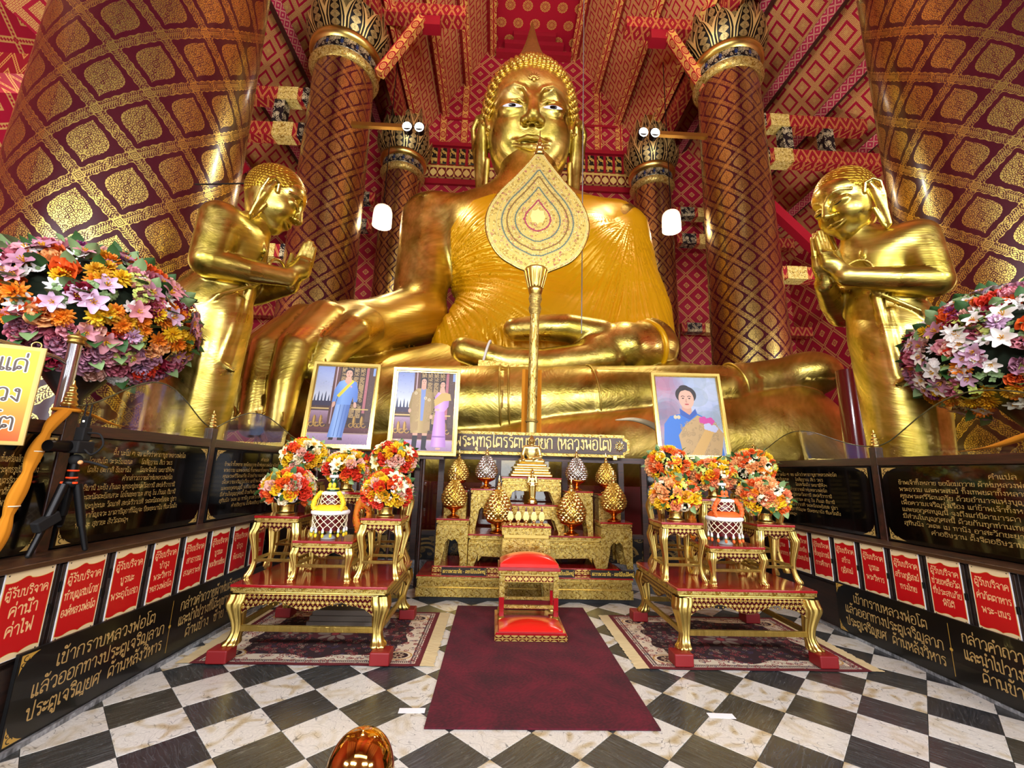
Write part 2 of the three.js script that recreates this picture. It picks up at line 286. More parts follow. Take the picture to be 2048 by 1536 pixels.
function diaperPattern(g, w, h, gold, bg) { // diagonal net with rosettes
  g.fillStyle = bg; g.fillRect(0, 0, w, h); g.lineCap = 'butt';
  for (const [lw, c] of [[0.11, gold], [0.012, bg]]) { g.strokeStyle = c; g.lineWidth = w * lw; for (const d of [-1, 0, 1]) { g.beginPath(); g.moveTo(-w / 2 + d * w, -h / 2); g.lineTo(w * 1.5 + d * w, h * 1.5); g.moveTo(w * 1.5 + d * w, -h / 2); g.lineTo(-w / 2 + d * w, h * 1.5); g.stroke(); } }
  g.setLineDash([w * 0.035, w * 0.03]); g.strokeStyle = bg; g.lineWidth = w * 0.05; for (const d of [-1, 0, 1]) { g.beginPath(); g.moveTo(-w / 2 + d * w, -h / 2); g.lineTo(w * 1.5 + d * w, h * 1.5); g.moveTo(w * 1.5 + d * w, -h / 2); g.lineTo(-w / 2 + d * w, h * 1.5); g.stroke(); } g.setLineDash([]);
  for (const [x, y] of [[w / 2, 0], [w / 2, h], [0, h / 2], [w, h / 2]]) { g.save(); g.translate(x, y); g.rotate(0.785); g.fillStyle = gold; const s = w * 0.2; g.fillRect(-s / 2, -s / 2, s, s); g.restore(); rosette(g, x, y, w * 0.085, bg, gold); }
}
function rosette(g, x, y, r, a, b) { g.fillStyle = a; for (let k = 0; k < 8; k++) { g.beginPath(); g.ellipse(x + Math.cos(k * 0.785) * r * 0.62, y + Math.sin(k * 0.785) * r * 0.62, r * 0.36, r * 0.17, k * 0.785, 0, 6.3); g.fill(); } g.fillStyle = b; g.beginPath(); g.arc(x, y, r * 0.2, 0, 6.3); g.fill(); }
function disc(g, x, y, r, gold, bg) { // round flower medallion
  g.fillStyle = gold; for (let k = 0; k < 12; k++) { g.beginPath(); g.arc(x + Math.cos(k * 0.5236) * r * 0.74, y + Math.sin(k * 0.5236) * r * 0.74, r * 0.25, 0, 6.3); g.fill(); }
  g.beginPath(); g.arc(x, y, r * 0.76, 0, 6.3); g.fill(); g.strokeStyle = bg; g.lineWidth = r * 0.07;
  for (let k = 0; k < 12; k++) { g.beginPath(); g.arc(x + Math.cos(k * 0.5236) * r * 0.66, y + Math.sin(k * 0.5236) * r * 0.66, r * 0.15, 0, 6.3); g.stroke(); }
  for (const q of [0.44, 0.2]) { g.beginPath(); g.arc(x, y, r * q, 0, 6.3); g.stroke(); } for (let k = 0; k < 8; k++) { g.beginPath(); g.moveTo(x + Math.cos(k * 0.785) * r * 0.2, y + Math.sin(k * 0.785) * r * 0.2); g.lineTo(x + Math.cos(k * 0.785) * r * 0.44, y + Math.sin(k * 0.785) * r * 0.44); g.stroke(); }
}
const MASK = ['#0050ff', '#004000'];   // green = roughness, blue = metal
const GOLDC = '#e8d070', MAROON = '#3d0714', RED = '#ad1030';
const colTex = tex(1024, 1024, (g, w, h) => columnPattern(g, w, h, GOLDC, MAROON, 1)), colMask = tex(1024, 1024, (g, w, h) => columnPattern(g, w, h, ...MASK, 1), false);
const latTex = tex(1024, 1024, (g, w, h) => latticePattern(g, w, h, '#d6a35a', RED)), diaTex = tex(512, 512, (g, w, h) => diaperPattern(g, w, h, '#cf9a56', '#a51030'));
const ceilTex = tex(1024, 1024, (g, w, h) => { g.fillStyle = '#b01228'; g.fillRect(0, 0, w, h); for (const [x, y] of [[0.25, 0.25], [0.75, 0.25], [0.5, 0.75], [0, 0.75], [1, 0.75]]) disc(g, x * w, y * h, w * 0.15, '#dca04a', '#a01024'); });
const rafterTex = tex(256, 512, (g, w, h) => { g.fillStyle = '#e0a850'; g.fillRect(0, 0, w, h); g.fillStyle = '#a81026'; g.fillRect(0, 0, w * 0.1, h); g.fillRect(w * 0.9, 0, w * 0.1, h); for (let k = 0; k < 2; k++) { g.fillStyle = '#a81026'; g.beginPath(); g.arc(w / 2, h * (0.25 + k * 0.5), w * 0.37, 0, 6.3); g.fill(); disc(g, w / 2, h * (0.25 + k * 0.5), w * 0.27, '#e8b45a', '#a81026'); for (const m of [0, 1]) rosette(g, w * (0.16 + m * 0.68), h * k * 0.5, w * 0.1, '#a81026', '#e0a850'); } });
const beamTex = tex(512, 256, (g, w, h) => { diaperPattern(g, w / 2, h, '#cf8f44', '#93101f'); g.translate(w / 2, 0); diaperPattern(g, w / 2, h, '#cf8f44', '#93101f'); });
const blackWhiteTex = tex(256, 256, (g, w, h) => { g.fillStyle = '#0d0d12'; g.fillRect(0, 0, w, h); scrolls(g, w, h, 60, 10, 26, '#c9b98c', 5, 3); g.fillStyle = '#243a66'; g.beginPath(); g.arc(w / 2, h / 2, 26, 0, 6.3); g.fill(); });
// carved and gilded wood: curls of gold over a dark red ground
const carveDraw = (gold, bg, hi) => (g, w, h) => { g.fillStyle = bg; g.fillRect(0, 0, w, h); scrolls(g, w, h, 330, 12, 30, gold, 9, 4); scrolls(g, w, h, 200, 6, 14, hi, 5, 7); };
const carveTex = tex(512, 512, carveDraw('#d8bb62', '#977226', '#f0dc90')), carveBump = tex(512, 512, carveDraw('#aaa', '#000', '#fff'), false);
const carveMask = tex(512, 512, carveDraw('#0050ff', '#0080a0', '#0048ff'), false);
const scaleTex = tex(256, 256, (g, w, h) => { g.fillStyle = '#4a0a12'; g.fillRect(0, 0, w, h); for (let j = -1; j < 5; j++) for (let i = -1; i < 5; i++) { const x = (i + (j & 1) * 0.5) * w / 4 + 32, y = j * h / 4 + 32; g.fillStyle = '#dcbc60'; g.beginPath(); g.moveTo(x, y - 30); g.lineTo(x + 30, y); g.lineTo(x, y + 30); g.lineTo(x - 30, y); g.fill(); g.fillStyle = '#5a1014'; g.beginPath(); g.moveTo(x, y - 21); g.lineTo(x + 21, y); g.lineTo(x, y + 21); g.lineTo(x - 21, y); g.fill(); g.fillStyle = '#f2da84'; g.beginPath(); g.arc(x, y, 12, 0, 6.3); g.fill(); } });
const zigTex = tex(512, 128, (g, w, h) => { g.fillStyle = '#6d1018'; g.fillRect(0, 0, w, h); g.fillStyle = '#dcbc60'; g.fillRect(0, 0, w, 12); g.fillRect(0, h - 12, w, 12); for (let i = 0; i < 8; i++) { g.save(); g.translate((i + 0.5) * w / 8, h / 2); g.scale(0.7, 1); motif(g, 46, '#e4c870', '#6d1018', i, 0); g.restore(); for (const q of [0, 1]) { g.beginPath(); g.moveTo(i * w / 8 - 12, q * h); g.lineTo(i * w / 8 + 12, q * h); g.lineTo(i * w / 8, h / 2 + (q ? 8 : -8)); g.fill(); } } });
const woodTex = (r, g, b, s) => dataTex(512, 128, (u, v) => { const q = 0.75 + 0.35 * pn(u, v, 3, 60, s) + 0.3 * pn(u, v, 10, 150, s + 3) + 0.2 * pn(u, v, 2, 9, s + 6); return [r * q, g * q, b * q]; });
const noiseBump = dataTex(256, 256, (u, v) => { const q = 128 + 70 * pn(u, v, 14, 14, 2) + 60 * pn(u, v, 40, 40, 5); return [q, q, q]; }, false);
const blotch = dataTex(512, 512, (u, v) => { const q = 0.5 + 0.55 * pn(u, v, 9, 9, 1) + 0.3 * pn(u, v, 30, 22, 4) + 0.16 * pn(u, v, 90, 60, 8); return [0, Math.max(0, Math.min(255, 60 + 62 * q)), 255]; }, false);
const goldTone = dataTex(512, 512, (u, v) => { const q = 0.9 + 0.22 * pn(u, v, 7, 7, 3) + 0.12 * pn(u, v, 26, 20, 6) + 0.07 * pn(u, v, 90, 60, 9); return [Math.min(255, 230 * q), Math.min(255, 205 * q), Math.min(255, 114 * q * q)]; });

// ------------------------------------------------------------------ materials
const M = {
  gold: P({ map: rep(goldTone, 0.16, 0.16), metalness: 1, roughness: 1, roughnessMap: rep(blotch, 0.2, 0.2), bumpMap: rep(noiseBump, 0.7, 0.7), bumpScale: 0.006 }),
  goldFig: P({ map: rep(goldTone, 0.4, 0.4), metalness: 1, roughness: 0.9, roughnessMap: rep(blotch, 0.5, 0.5), bumpMap: rep(noiseBump, 1.5, 1.5), bumpScale: 0.002 }),
  goldHair: S({ color: 0xd6bb5e, metalness: 1, roughness: 0.34 }), goldSpire: S({ color: 0x9a6a34, metalness: 0.9, roughness: 0.55, bumpMap: noiseBump, bumpScale: 0.03 }),
  brightGold: S({ color: 0xf0d684, metalness: 1, roughness: 0.18 }), leafGold: S({ color: 0xdcc06a, metalness: 1, roughness: 0.3 }), oldGold: S({ color: 0xc09c50, metalness: 1, roughness: 0.38, bumpMap: noiseBump, bumpScale: 0.002 }),
  satin: P({ color: 0xdca404, roughness: 0.36, metalness: 0.3, sheen: 0.25, sheenColor: new THREE.Color(0xffd040), sheenRoughness: 0.4 }),
  cloth: P({ color: 0xd98a10, roughness: 0.85, sheen: 0.2, sheenColor: new THREE.Color(0xffc040) }),
  carve: S({ map: carveTex, bumpMap: carveBump, bumpScale: 0.012, metalness: 0.95, roughness: 0.34 }),
  lattice: S({ map: scaleTex, metalness: 0.85, roughness: 0.32 }), zig: S({ map: zigTex, metalness: 0.75, roughness: 0.32 }),
  redLac: P({ color: 0x8e0710, roughness: 0.18, clearcoat: 0.7, clearcoatRoughness: 0.08 }), redDark: P({ color: 0x5a060c, roughness: 0.3, clearcoat: 0.3 }), redCushion: P({ color: 0xc81a10, roughness: 0.28, clearcoat: 0.35, clearcoatRoughness: 0.2 }),
  wood: P({ map: woodTex(70, 36, 24, 1), roughness: 0.42, clearcoat: 0.3, clearcoatRoughness: 0.3 }), woodDark: P({ map: woodTex(44, 25, 17, 4), roughness: 0.45, clearcoat: 0.25, clearcoatRoughness: 0.3 }), woodLedge: P({ map: woodTex(86, 54, 32, 8), roughness: 0.4, clearcoat: 0.3, clearcoatRoughness: 0.3 }),
  black: S({ color: 0x060606, roughness: 0.5 }), blackMetal: S({ color: 0x0b0b0c, roughness: 0.4, metalness: 0.4 }), rubber: S({ color: 0x0a0a0a, roughness: 0.8 }), orange: S({ color: 0xff4a10, roughness: 0.5 }),
  steel: S({ color: 0xc8c8cc, metalness: 1, roughness: 0.16 }), white: S({ color: 0xe8e6e0, roughness: 0.6 }), paper: S({ color: 0xf1eff2, roughness: 0.75 }), ivory: P({ color: 0xb9aa86, roughness: 0.35, clearcoat: 0.2 }),
  glass: P({ color: 0xf4f2e6, transmission: 1, thickness: 0, roughness: 0.02, ior: 1.5 }), lamp: S({ color: 0xffffff, emissive: 0xfff4e0, emissiveIntensity: 1.5 }), lens: S({ color: 0xffffff, emissive: 0xfff8ee, emissiveIntensity: 9 }),
  roofLat: S({ map: latTex, roughness: 0.5 }), roofDia: S({ map: diaTex, roughness: 0.5 }), ceiling: S({ map: ceilTex, roughness: 0.5 }), rafter: S({ map: rafterTex, roughness: 0.45 }), beam: S({ map: beamTex, roughness: 0.5 }), beamDark: S({ color: 0x3a1512, roughness: 0.6 }), bw: S({ map: blackWhiteTex, roughness: 0.5 }), redPaint: S({ color: 0x9c0f22, roughness: 0.42 }),
  plaster: S({ color: 0xcdbfa8, roughness: 0.7 }), granite: S({ map: dataTex(256, 128, (u, v) => { const q = 120 + 50 * pn(u, v, 20, 10, 1) + 50 * pn(u, v, 70, 40, 2); return [q, q * 1.02, q * 1.04]; }), roughness: 0.35 }),
  greenBottle: P({ color: 0x0d3a1c, roughness: 0.15, clearcoat: 0.6 }), yellow: S({ color: 0xe9c21c, roughness: 0.6 }), grass: S({ color: 0x3e7a2c, roughness: 0.7 }),
};
// ------------------------------------------------------------------ the hall: floor, walls, roof
const HX0 = -14.7, HX1 = 17.3, HZ0 = -23.5, HZ1 = 12, AX = 1.3;
const floor = struct('floor', box(HX1 - HX0 + 0.6, 0.3, HZ1 - HZ0 + 0.6, (HX0 + HX1) / 2, -0.162, (HZ0 + HZ1) / 2), S({ color: 0x55524a, roughness: 0.5 }));
{
  const marbleW = [0, 1, 2, 3].map((s) => dataTex(256, 256, (u, v) => {
    const w = pn(u, v, 5, 5, s * 3 + 1), n = pn(u + w * 0.08, v, 9, 6, s * 5 + 2), f = pn(u, v, 40, 40, s), vein = Math.max(0, 1 - Math.abs(n + 0.06) * 26) * (0.5 + w), stain = Math.max(0, pn(u, v, 5, 4, s + 9) - 0.05) * (s % 2 ? 1.6 : 0.8);
    return [208 + 14 * f - 112 * vein - 40 * stain, 208 + 14 * f - 108 * vein - 58 * stain, 200 + 12 * f - 100 * vein - 90 * stain].map((c) => Math.max(20, Math.min(250, c)));
  }));
  const marbleB = [0, 1, 2].map((s) => dataTex(256, 256, (u, v) => {
    const q = pn(u, v, 4, 40, s * 3 + 20), n = pn(u + q * 0.03, v, 3, 16, s + 30), f = pn(u, v, 50, 50, s), vein = Math.max(0, 1 - Math.abs(n) * 18), b = s === 1 ? [78, 78, 70] : s === 2 ? [62, 65, 68] : [70, 74, 74];
    return b.map((c) => Math.max(8, c * 0.8 + 20 * q + 8 * f + 26 * vein));
  }));
  const mw = marbleW.map((t) => P({ map: t, roughness: 0.24 })), mb = marbleB.map((t) => P({ map: t, roughness: 0.26 }));
  const s = 0.3522, th = 45 * rad, R = rng(21), x0 = -0.722, z0 = -3.469;   // one corner of the grid
  const variants = [0, 1, 2, 3].map((k) => { const g = rbox(s - 0.0025, 0.024, s - 0.0025, 0.002, 0, 0, 0, 1), p = g.attributes.position, uv = g.attributes.uv; for (let i = 0; i < p.count; i++) { const a = p.getX(i) / s + 0.5, b = p.getZ(i) / s + 0.5, q = [[a, b], [b, 1 - a], [1 - a, 1 - b], [1 - b, a]][k]; uv.setXY(i, q[0], q[1]); } return g; });
  let n = 0;
  for (let i = -14; i < 34; i++) for (let j = -26; j < 26; j++) {
    const u = i + 0.5, v = j + 0.5, x = x0 + s * (u * Math.cos(th) + v * Math.sin(th)), z = z0 + s * (u * Math.sin(th) - v * Math.cos(th));
    if (x < -2.9 || x > 4.0 || z > -1.15 || z < -6.5) continue;
    if (z > -2 && (x < 1.25 * z - 0.3 || x > -1.3 * z + 0.4)) continue;
    if (x > -0.55 && x < 1.35 && z < -5.85) continue;
    const white = ((i + j) & 1) === 0, t = part(n++ ? 'tile_' + String(n - 1).padStart(3, '0') : 'tile', variants[(R() * 4) | 0], white ? mw[(R() * 4) | 0] : mb[(R() * 3) | 0], floor);
    t.position.set(x, -0.012, z); t.rotation.y = -th + Math.PI / 2;
  }
}
const uvRect = (w, h) => new THREE.PlaneGeometry(w, h);
// outer walls
struct('wall_left', boxB(HX0 - 0.3, HX0, 0, 16, HZ0, HZ1), M.roofDia); struct('wall_right', boxB(HX1, HX1 + 0.3, 0, 16, HZ0, HZ1), M.roofDia);
M.roofDia.map.repeat.set(1 / 1.5, 1 / 1.5);
const wallBack = struct('wall_back', boxB(HX0, HX1, 0, 30, HZ0 - 0.4, HZ0), S({ map: rep(diaTex, 1 / 1.35, 1 / 1.35), roughness: 0.5 }));
{ const s = new THREE.Shape(); s.moveTo(HX0, 0); s.lineTo(HX0, 30); s.lineTo(HX1, 30); s.lineTo(HX1, 0); for (const c of [8.6, 1.2, -6.2]) { s.lineTo(c + 1.9, 0); s.lineTo(c + 1.9, 4.6); s.lineTo(c - 1.9, 4.6); s.lineTo(c - 1.9, 0); } struct('wall_front', T(extr(s, 0.4), 0, 0, HZ1), M.plaster);  // unseen front wall, kept pale so the gold picks up light
  for (const [i, c] of [[1, -6.2], [2, 1.2], [3, 8.6]]) { const d = struct('door_' + i, T(box(3.8, 4.6, 0.04), c, 2.3, HZ1 + 0.2), S({ color: 0xffffff, emissive: 0xeaf2ff, emissiveIntensity: 3 })); part('mullion', box(0.1, 4.6, 0.1, c, 2.3, HZ1 + 0.16), M.redPaint, d); const l = new THREE.RectAreaLight(0xeaf2ff, UNSEEN_DAY, 3.8, 4.6); l.name = 'unseen_daylight'; l.position.set(c, 2.3, HZ1 + 0.1); l.castShadow = true; scene.add(l); } }  // unseen doorways, glowing panes placed to light cushions and gold fronts
// nave ceiling: flat board in the middle, steep boards on both sides
const NX = 1.6, flatW = 2.75, eaveW = 7.2, flatH = 29, eaveH = 21.3, run = eaveW - flatW, fall = flatH - eaveH, slopeL = Math.hypot(run, fall);
const ceil = struct('ceiling', boxB(NX - flatW, NX + flatW, flatH, flatH + 0.2, HZ0, HZ1), M.ceiling);
M.ceiling.map.repeat.set(1 / 2.1, 1 / 2.1); M.ceiling.map.offset.set(0.2, 0.1);
M.roofLat.map.repeat.set(1 / 1.7, 1 / 1.7);
const naveMat = S({ map: rep(latTex, 1 / 1.3, 1 / 1.3), roughness: 0.45 });
const uvLen = (g, sx, sy) => g;
for (const sg of [-1, 1]) {
  const side = sg < 0 ? 'left' : 'right', cx = NX + sg * (flatW + run / 2), cy = (flatH + eaveH) / 2, ang = -sg * Math.atan2(fall, run);
  const board = box(slopeL, 0.16, HZ1 - HZ0); board.rotateZ(ang); board.translate(cx + sg * 0.08, cy + 0.05, (HZ0 + HZ1) / 2);
  const roof = struct('roof_' + side, board, naveMat);
  // long ribs that run front to back, each with a flowered face and red sides
  for (let i = 0; i < 4; i++) {
    const t = [0.03, 0.36, 0.66, 0.97][i], x = NX + sg * (flatW + run * t), y = flatH - fall * t;
    const r = box(0.42, 0.5, HZ1 - HZ0 - 0.02); r.rotateZ(ang * 0.55); r.translate(x - sg * 0.12, y - 0.22, (HZ0 + HZ1) / 2);
    part('rib', r, M.redPaint, roof);
    const f = box(0.44, 0.03, HZ1 - HZ0 - 0.04); f.rotateZ(ang * 0.55); f.translate(x - sg * 0.12 + Math.sin(ang * 0.55) * 0.265, y - 0.22 - Math.cos(ang * 0.55) * 0.265, (HZ0 + HZ1) / 2);
    part('rib_face', f, rafterM(), roof);
    // flowered posts that carry the ribs down the back wall
    if (i) { part('wall_post', boxB(x - sg * 0.12 - 0.22, x - sg * 0.12 + 0.22, 20.9, y - 0.3, HZ0, HZ0 + 0.1), rafterV(), wallBack); }
  }
  // beams along the eaves
  part('eaves_beam', boxB(...(sg < 0 ? [NX - eaveW - 0.5, NX - eaveW + 0.05] : [NX + eaveW - 0.05, NX + eaveW + 0.5]), eaveH - 0.9, eaveH + 0.25, HZ0, HZ1), M.beam, roof);
  // bracket over the middle column: short beam and slanting strut
  { const bx = NX + sg * 5.25, sx0 = NX + sg * 6.95, sx1 = NX + sg * 5.5, L = Math.hypot(1.45, 2.7); part('bracket_beam', box(3.6, 0.55, 0.6, bx + sg * 1.0 - sg * 0.9, 21.2, -15.55), M.beam, roof); part('bracket_block', box(0.8, 0.5, 0.5, bx - sg * 0.2, 20.7, -15.55), M.redPaint, roof); part('bracket_strut', T(box(0.34, L + 0.3, 0.34).rotateZ(sg * Math.atan2(1.45, 2.7)), (sx0 + sx1) / 2, 19.2, -15.3), M.rafterUp ?? rafterV(), roof); }
  // aisle roof
  const ar = 1.32, d0 = 6.4, d1 = 16.4, aH = (d) => 20.1 - ar * (d - 11.7), L = Math.hypot(d1 - d0, (d1 - d0) * ar), am = -sg * Math.atan(ar);
  const ab = box(L, 0.2, HZ1 - HZ0); ab.rotateZ(am); ab.translate(AX + sg * ((d0 + d1) / 2 + 0.08), aH((d0 + d1) / 2) + 0.07, (HZ0 + HZ1) / 2);
  const aisle = struct('roof_aisle_' + side, ab, M.roofLat);
  for (const d of sg < 0 ? [9.6, 11.3, 12.9, 14.5] : [10.1, 11.7, 13.2, 14.7]) {
    const b = box(0.42, 0.42, HZ1 - HZ0 - 0.1); b.rotateZ(am); b.translate(AX + sg * (d - 0.2), aH(d) - 0.3, (HZ0 + HZ1) / 2); part('purlin', b, M.beamDark, aisle);
    const f = box(0.38, 0.03, HZ1 - HZ0 - 0.12); f.rotateZ(am); f.translate(AX + sg * (d - 0.2) + Math.sin(am) * 0.222, aH(d) - 0.3 - Math.cos(am) * 0.222, (HZ0 + HZ1) / 2); part('purlin_face', f, purlinM(), aisle);
  }
  // tie beams from the columns to the outer wall with black and white bands, struts between
  for (const z of [-22.2, -15.5, -8]) {
    const near = z === -8 ? 8.4 : 8.6;
    for (const [h, t] of [[16.5, 0.55], [14.8, 0.6], [9.5, 0.5]]) {
      const far = Math.min(15.9, 11.7 + (20.1 - h - 0.4) / ar); if (far - near < 0.6) continue;
      const x = AX + sg * (near + far) / 2; part('tie_beam', box(far - near, t, 0.5, x, h, z), M.beam, aisle);
      for (const e of [0.7, 1.7]) part('painted_band', box(0.8, t + 0.03, 0.54, AX + sg * (near + e), h, z), e > 1 ? (M.bandGold ??= S({ map: carveTex, roughness: 0.5 })) : M.bw, aisle);
    }
    for (const d of [10.6, 12.4]) part('strut', box(0.42, 1.2, 0.42, AX + sg * d, 15.65, z), M.bw, aisle);
    if (z === -15.5) for (const d of [10.2, 13]) { part('brace', T(box(0.36, 3.6, 0.36).rotateZ(sg * 0.75), AX + sg * d, 12.1, z - 0.1), M.redPaint, aisle); }
  }
}
function rafterM() { const t = rep(rafterTex, 1 / 0.44, 1 / 1.25); t.offset.set(0.5, 0); return M.rafterL ??= S({ map: t, roughness: 0.42 }); }
function rafterV() { return M.rafterUp ??= S({ map: rep(rafterTex, 1 / 0.44, 1 / 1.25), roughness: 0.42 }); }
function purlinM() { return M.purlin ??= S({ map: rep(tex(256, 256, (g, w, h) => diaperPattern(g, w, h, '#e0b088', '#b02a48')), 1 / 0.38, 1 / 0.38), roughness: 0.4 }); }
// frieze of the back wall: baluster band, mouldings, stepped cornice under the ceiling
{
  const fr = (n, g, m) => part(n, g, m, wallBack);
  fr('frieze_board', boxB(NX - 7.6, NX + 7.6, 19.7, 21, HZ0, HZ0 + 0.25), M.redPaint);
  for (let i = 0; i < 26; i++) { const x = NX - 7.1 + i * 0.568; if (x > -1.2 && x < 3.2) continue; fr('baluster', T(rbox(0.4, 1.1, 0.14, 0.05), x, 20.35, HZ0 + 0.3), M.goldBlack ??= S({ map: tex(64, 128, (g, w, h) => { g.fillStyle = '#15120a'; g.fillRect(0, 0, w, h); scrolls(g, w, h, 16, 8, 16, '#d8b050', 6, 5); }), roughness: 0.45 })); }
  fr('moulding', boxB(NX - 7.6, NX + 7.6, 21, 21.25, HZ0, HZ0 + 0.45), M.redPaint); fr('moulding', boxB(NX - 7.6, NX + 7.6, 18.9, 19.7, HZ0, HZ0 + 0.35), M.zigRed ??= S({ map: rep(zigTex, 0.25, 1.25), roughness: 0.45 }));
  fr('moulding', boxB(NX - 7.6, NX + 7.6, 18.55, 18.9, HZ0, HZ0 + 0.2), M.redPaint); fr('moulding', boxB(NX - 5.5, NX + 5.5, 23.2, 23.35, HZ0, HZ0 + 0.12), M.redPaint);
  for (let k = 0; k < 3; k++) fr('cornice_step', boxB(NX - flatW + 0.3 + k * 0.55, NX + flatW - 0.3 - k * 0.55, flatH - 0.9 + k * 0.3, flatH - 0.6 + k * 0.3, HZ0, HZ0 + 0.5 + k * 0.35), M.redPaint);
  for (const z of [-3, -8]) part('unseen_lamp_beam', boxB(NX - 7.3, NX + 7.3, 15.4, 15.8, z - 0.2, z + 0.2), M.beam, ceil);  // beams out of view, put in to carry the unseen uplights
  part('ceiling_rim', boxB(NX - flatW, NX + flatW, flatH - 0.25, flatH, -19.3, -18.7), M.beam, ceil);
}

// ------------------------------------------------------------------ columns
const colMat = (n, h) => { const a = rep(colTex, n, 1 / h), b = rep(colMask, n, 1 / h); return P({ map: a, roughness: 1, metalness: 1, roughnessMap: b, metalnessMap: b, clearcoat: 0.45, clearcoatRoughness: 0.12 }); };
const colA = colMat(9, 1.07), colB = colMat(8, 1.0);
const ringMat = S({ map: rep(carveTex, 8, 1), bumpMap: rep(carveBump, 8, 1), bumpScale: 0.05, metalness: 0.7, roughness: 0.4 });
const petalTex = tex(256, 512, (g, w, h) => { g.fillStyle = '#e0c074'; g.fillRect(0, 0, w, h); g.fillStyle = '#17110a'; g.fillRect(34, 0, w - 68, h); g.fillStyle = '#d8b86c'; g.fillRect(52, 0, 12, h); g.fillRect(w - 64, 0, 12, h); for (let i = 0; i < 5; i++) { g.save(); g.translate(w / 2, 70 + i * 92); motif(g, 58, '#dcbc70', '#17110a', i, 1); g.restore(); } });
const petalMat = S({ map: petalTex, metalness: 0.6, roughness: 0.4 });
function column(x, z, r0, r1, top, mat, label, capital) {
  const t = thing('temple_column', label, 'column', [x, 0, z], 0, 'lacquered columns of the hall');
  const H = capital ? top : 24;
  part('shaft', grid((u, v) => { const a = u * 2 * Math.PI, y = v * H, r = r0 + (r1 - r0) * Math.min(1, y / 20); return [Math.sin(a) * r, y, Math.cos(a) * r]; }, 72, 24, 1, H), mat, t);
  part('base', lathe([[0, 0], [r0 + 0.25, 0], [r0 + 0.25, 0.35], [r0 + 0.12, 0.45], [r0 + 0.12, 0.7], [r0 + 0.02, 0.8]], 40), M.redDark, t);
  if (!capital) return t;
  const r = r0 + (r1 - r0) * Math.min(1, top / 20);
  const ring = part('collar', lathe([[r, top - 1.25], [r + 0.1, top - 1.2], [r + 0.22, top - 1.0], [r + 0.1, top - 0.85], [r + 0.06, top - 0.82]], 48), ringMat, t);
  part('collar_band', lathe([[r + 0.06, top - 0.85], [r + 0.12, top - 0.8], [r + 0.12, top - 0.42], [r + 0.06, top - 0.38]], 48), S({ map: rep(blackWhiteTex, 14, 1), metalness: 0.4, roughness: 0.4 }), t);
  part('collar_rim', lathe([[r + 0.02, top - 0.42], [r + 0.2, top - 0.36], [r + 0.28, top - 0.22], [r + 0.26, top - 0.06], [r + 0.1, top]], 48), M.leafGold, t);
  // two tiers of pointed lotus petals
  const pet = (w, h, lean) => { const n = 8, m = 10; return grid((u, v) => { const s = (u - 0.5) * 2, ww = w * (v < 0.3 ? 0.8 + 0.66 * v : 1) * Math.pow(Math.max(0, 1 - Math.pow(Math.max(0, (v - 0.25) / 0.75), 1.6)), 0.75), b = Math.sin(v * 2.4) * lean + v * v * lean * 0.5; return [s * ww / 2, v * h, b - s * s * w * 0.14 * (1 - v)]; }, n, m, 1, 1); };
  for (const [n, w, h, rr, y, lean, off] of [[12, 1.0, 1.35, r + 0.1, top - 0.05, 0.34, 0], [12, 1.05, 2.3, r - 0.02, top, 0.26, 0.5], [11, 0.95, 3.3, r - 0.22, top, 0.12, 0]]) {
    const g = pet(w, h, lean); for (let i = 0; i < n; i++) { const a = (i + off) / n * 2 * Math.PI; const p = part('petal', g, petalMat, t); p.position.set(Math.sin(a) * rr, y, Math.cos(a) * rr); p.rotation.y = a; }
  }
  part('capital_core', lathe([[r - 0.3, top], [r - 0.35, top + 3], [r - 0.6, top + 3.6], [0, top + 3.6]], 32), M.oldGold, t);
  return t;
}
column(-6.3, -6.77, 1.5, 1.36, 20, colA, 'huge near column on the left, maroon with a gold diamond net', false);
column(9.1, -6.8, 1.5, 1.36, 20, colA, 'huge near column on the right, maroon with a gold diamond net', false);
column(-7.0, -15.7, 1.42, 1.18, 18.9, colB, 'tall column with lotus capital behind the left praying figure', true);
column(9.53, -15.4, 1.42, 1.18, 19.2, colB, 'tall column with lotus capital left of the right praying figure', true);
column(-5.75, -21.6, 1.14, 1.0, 18.6, colB, 'rear column with lotus capital beside the seated statue’s bare arm', true);
column(8.35, -21.4, 1.14, 1.0, 18.4, colB, 'rear column with lotus capital beside the seated statue’s robed shoulder', true);

// ------------------------------------------------------------------ barrier round the statue: posts, rails, plaques, glass
const BX0 = -2.9, BX1 = 4.0, BZ = -6.6, railH = 1.76;
const finial = lathe(smoothPts([[0.052, 0], [0.06, 0.02], [0.05, 0.035], [0.045, 0.045], [0.052, 0.06], [0.04, 0.075], [0.036, 0.085], [0.042, 0.1], [0.028, 0.115], [0.025, 0.13], [0.03, 0.145], [0.014, 0.165], [0.005, 0.2]], 40), 20);
const fence = thing('barrier_wall', 'dark wooden barrier with rail round the giant statue', 'barrier', [0, 0, 0]);
for (const [x, z] of [[BX0, -3.0], [BX0, -4.5], [BX0, -6.6], [BX1, -4.43], [BX1, -6.6], [BX1, -2.9]]) { const p = part('post', rbox(0.085, 1.9, 0.085, 0.008, x, 0.95, z), M.wood, fence); part('finial', finial.clone().scale(0.75, 0.9, 0.75).translate(x, 1.9, z), M.leafGold, p, 'gold stepped finial'); }
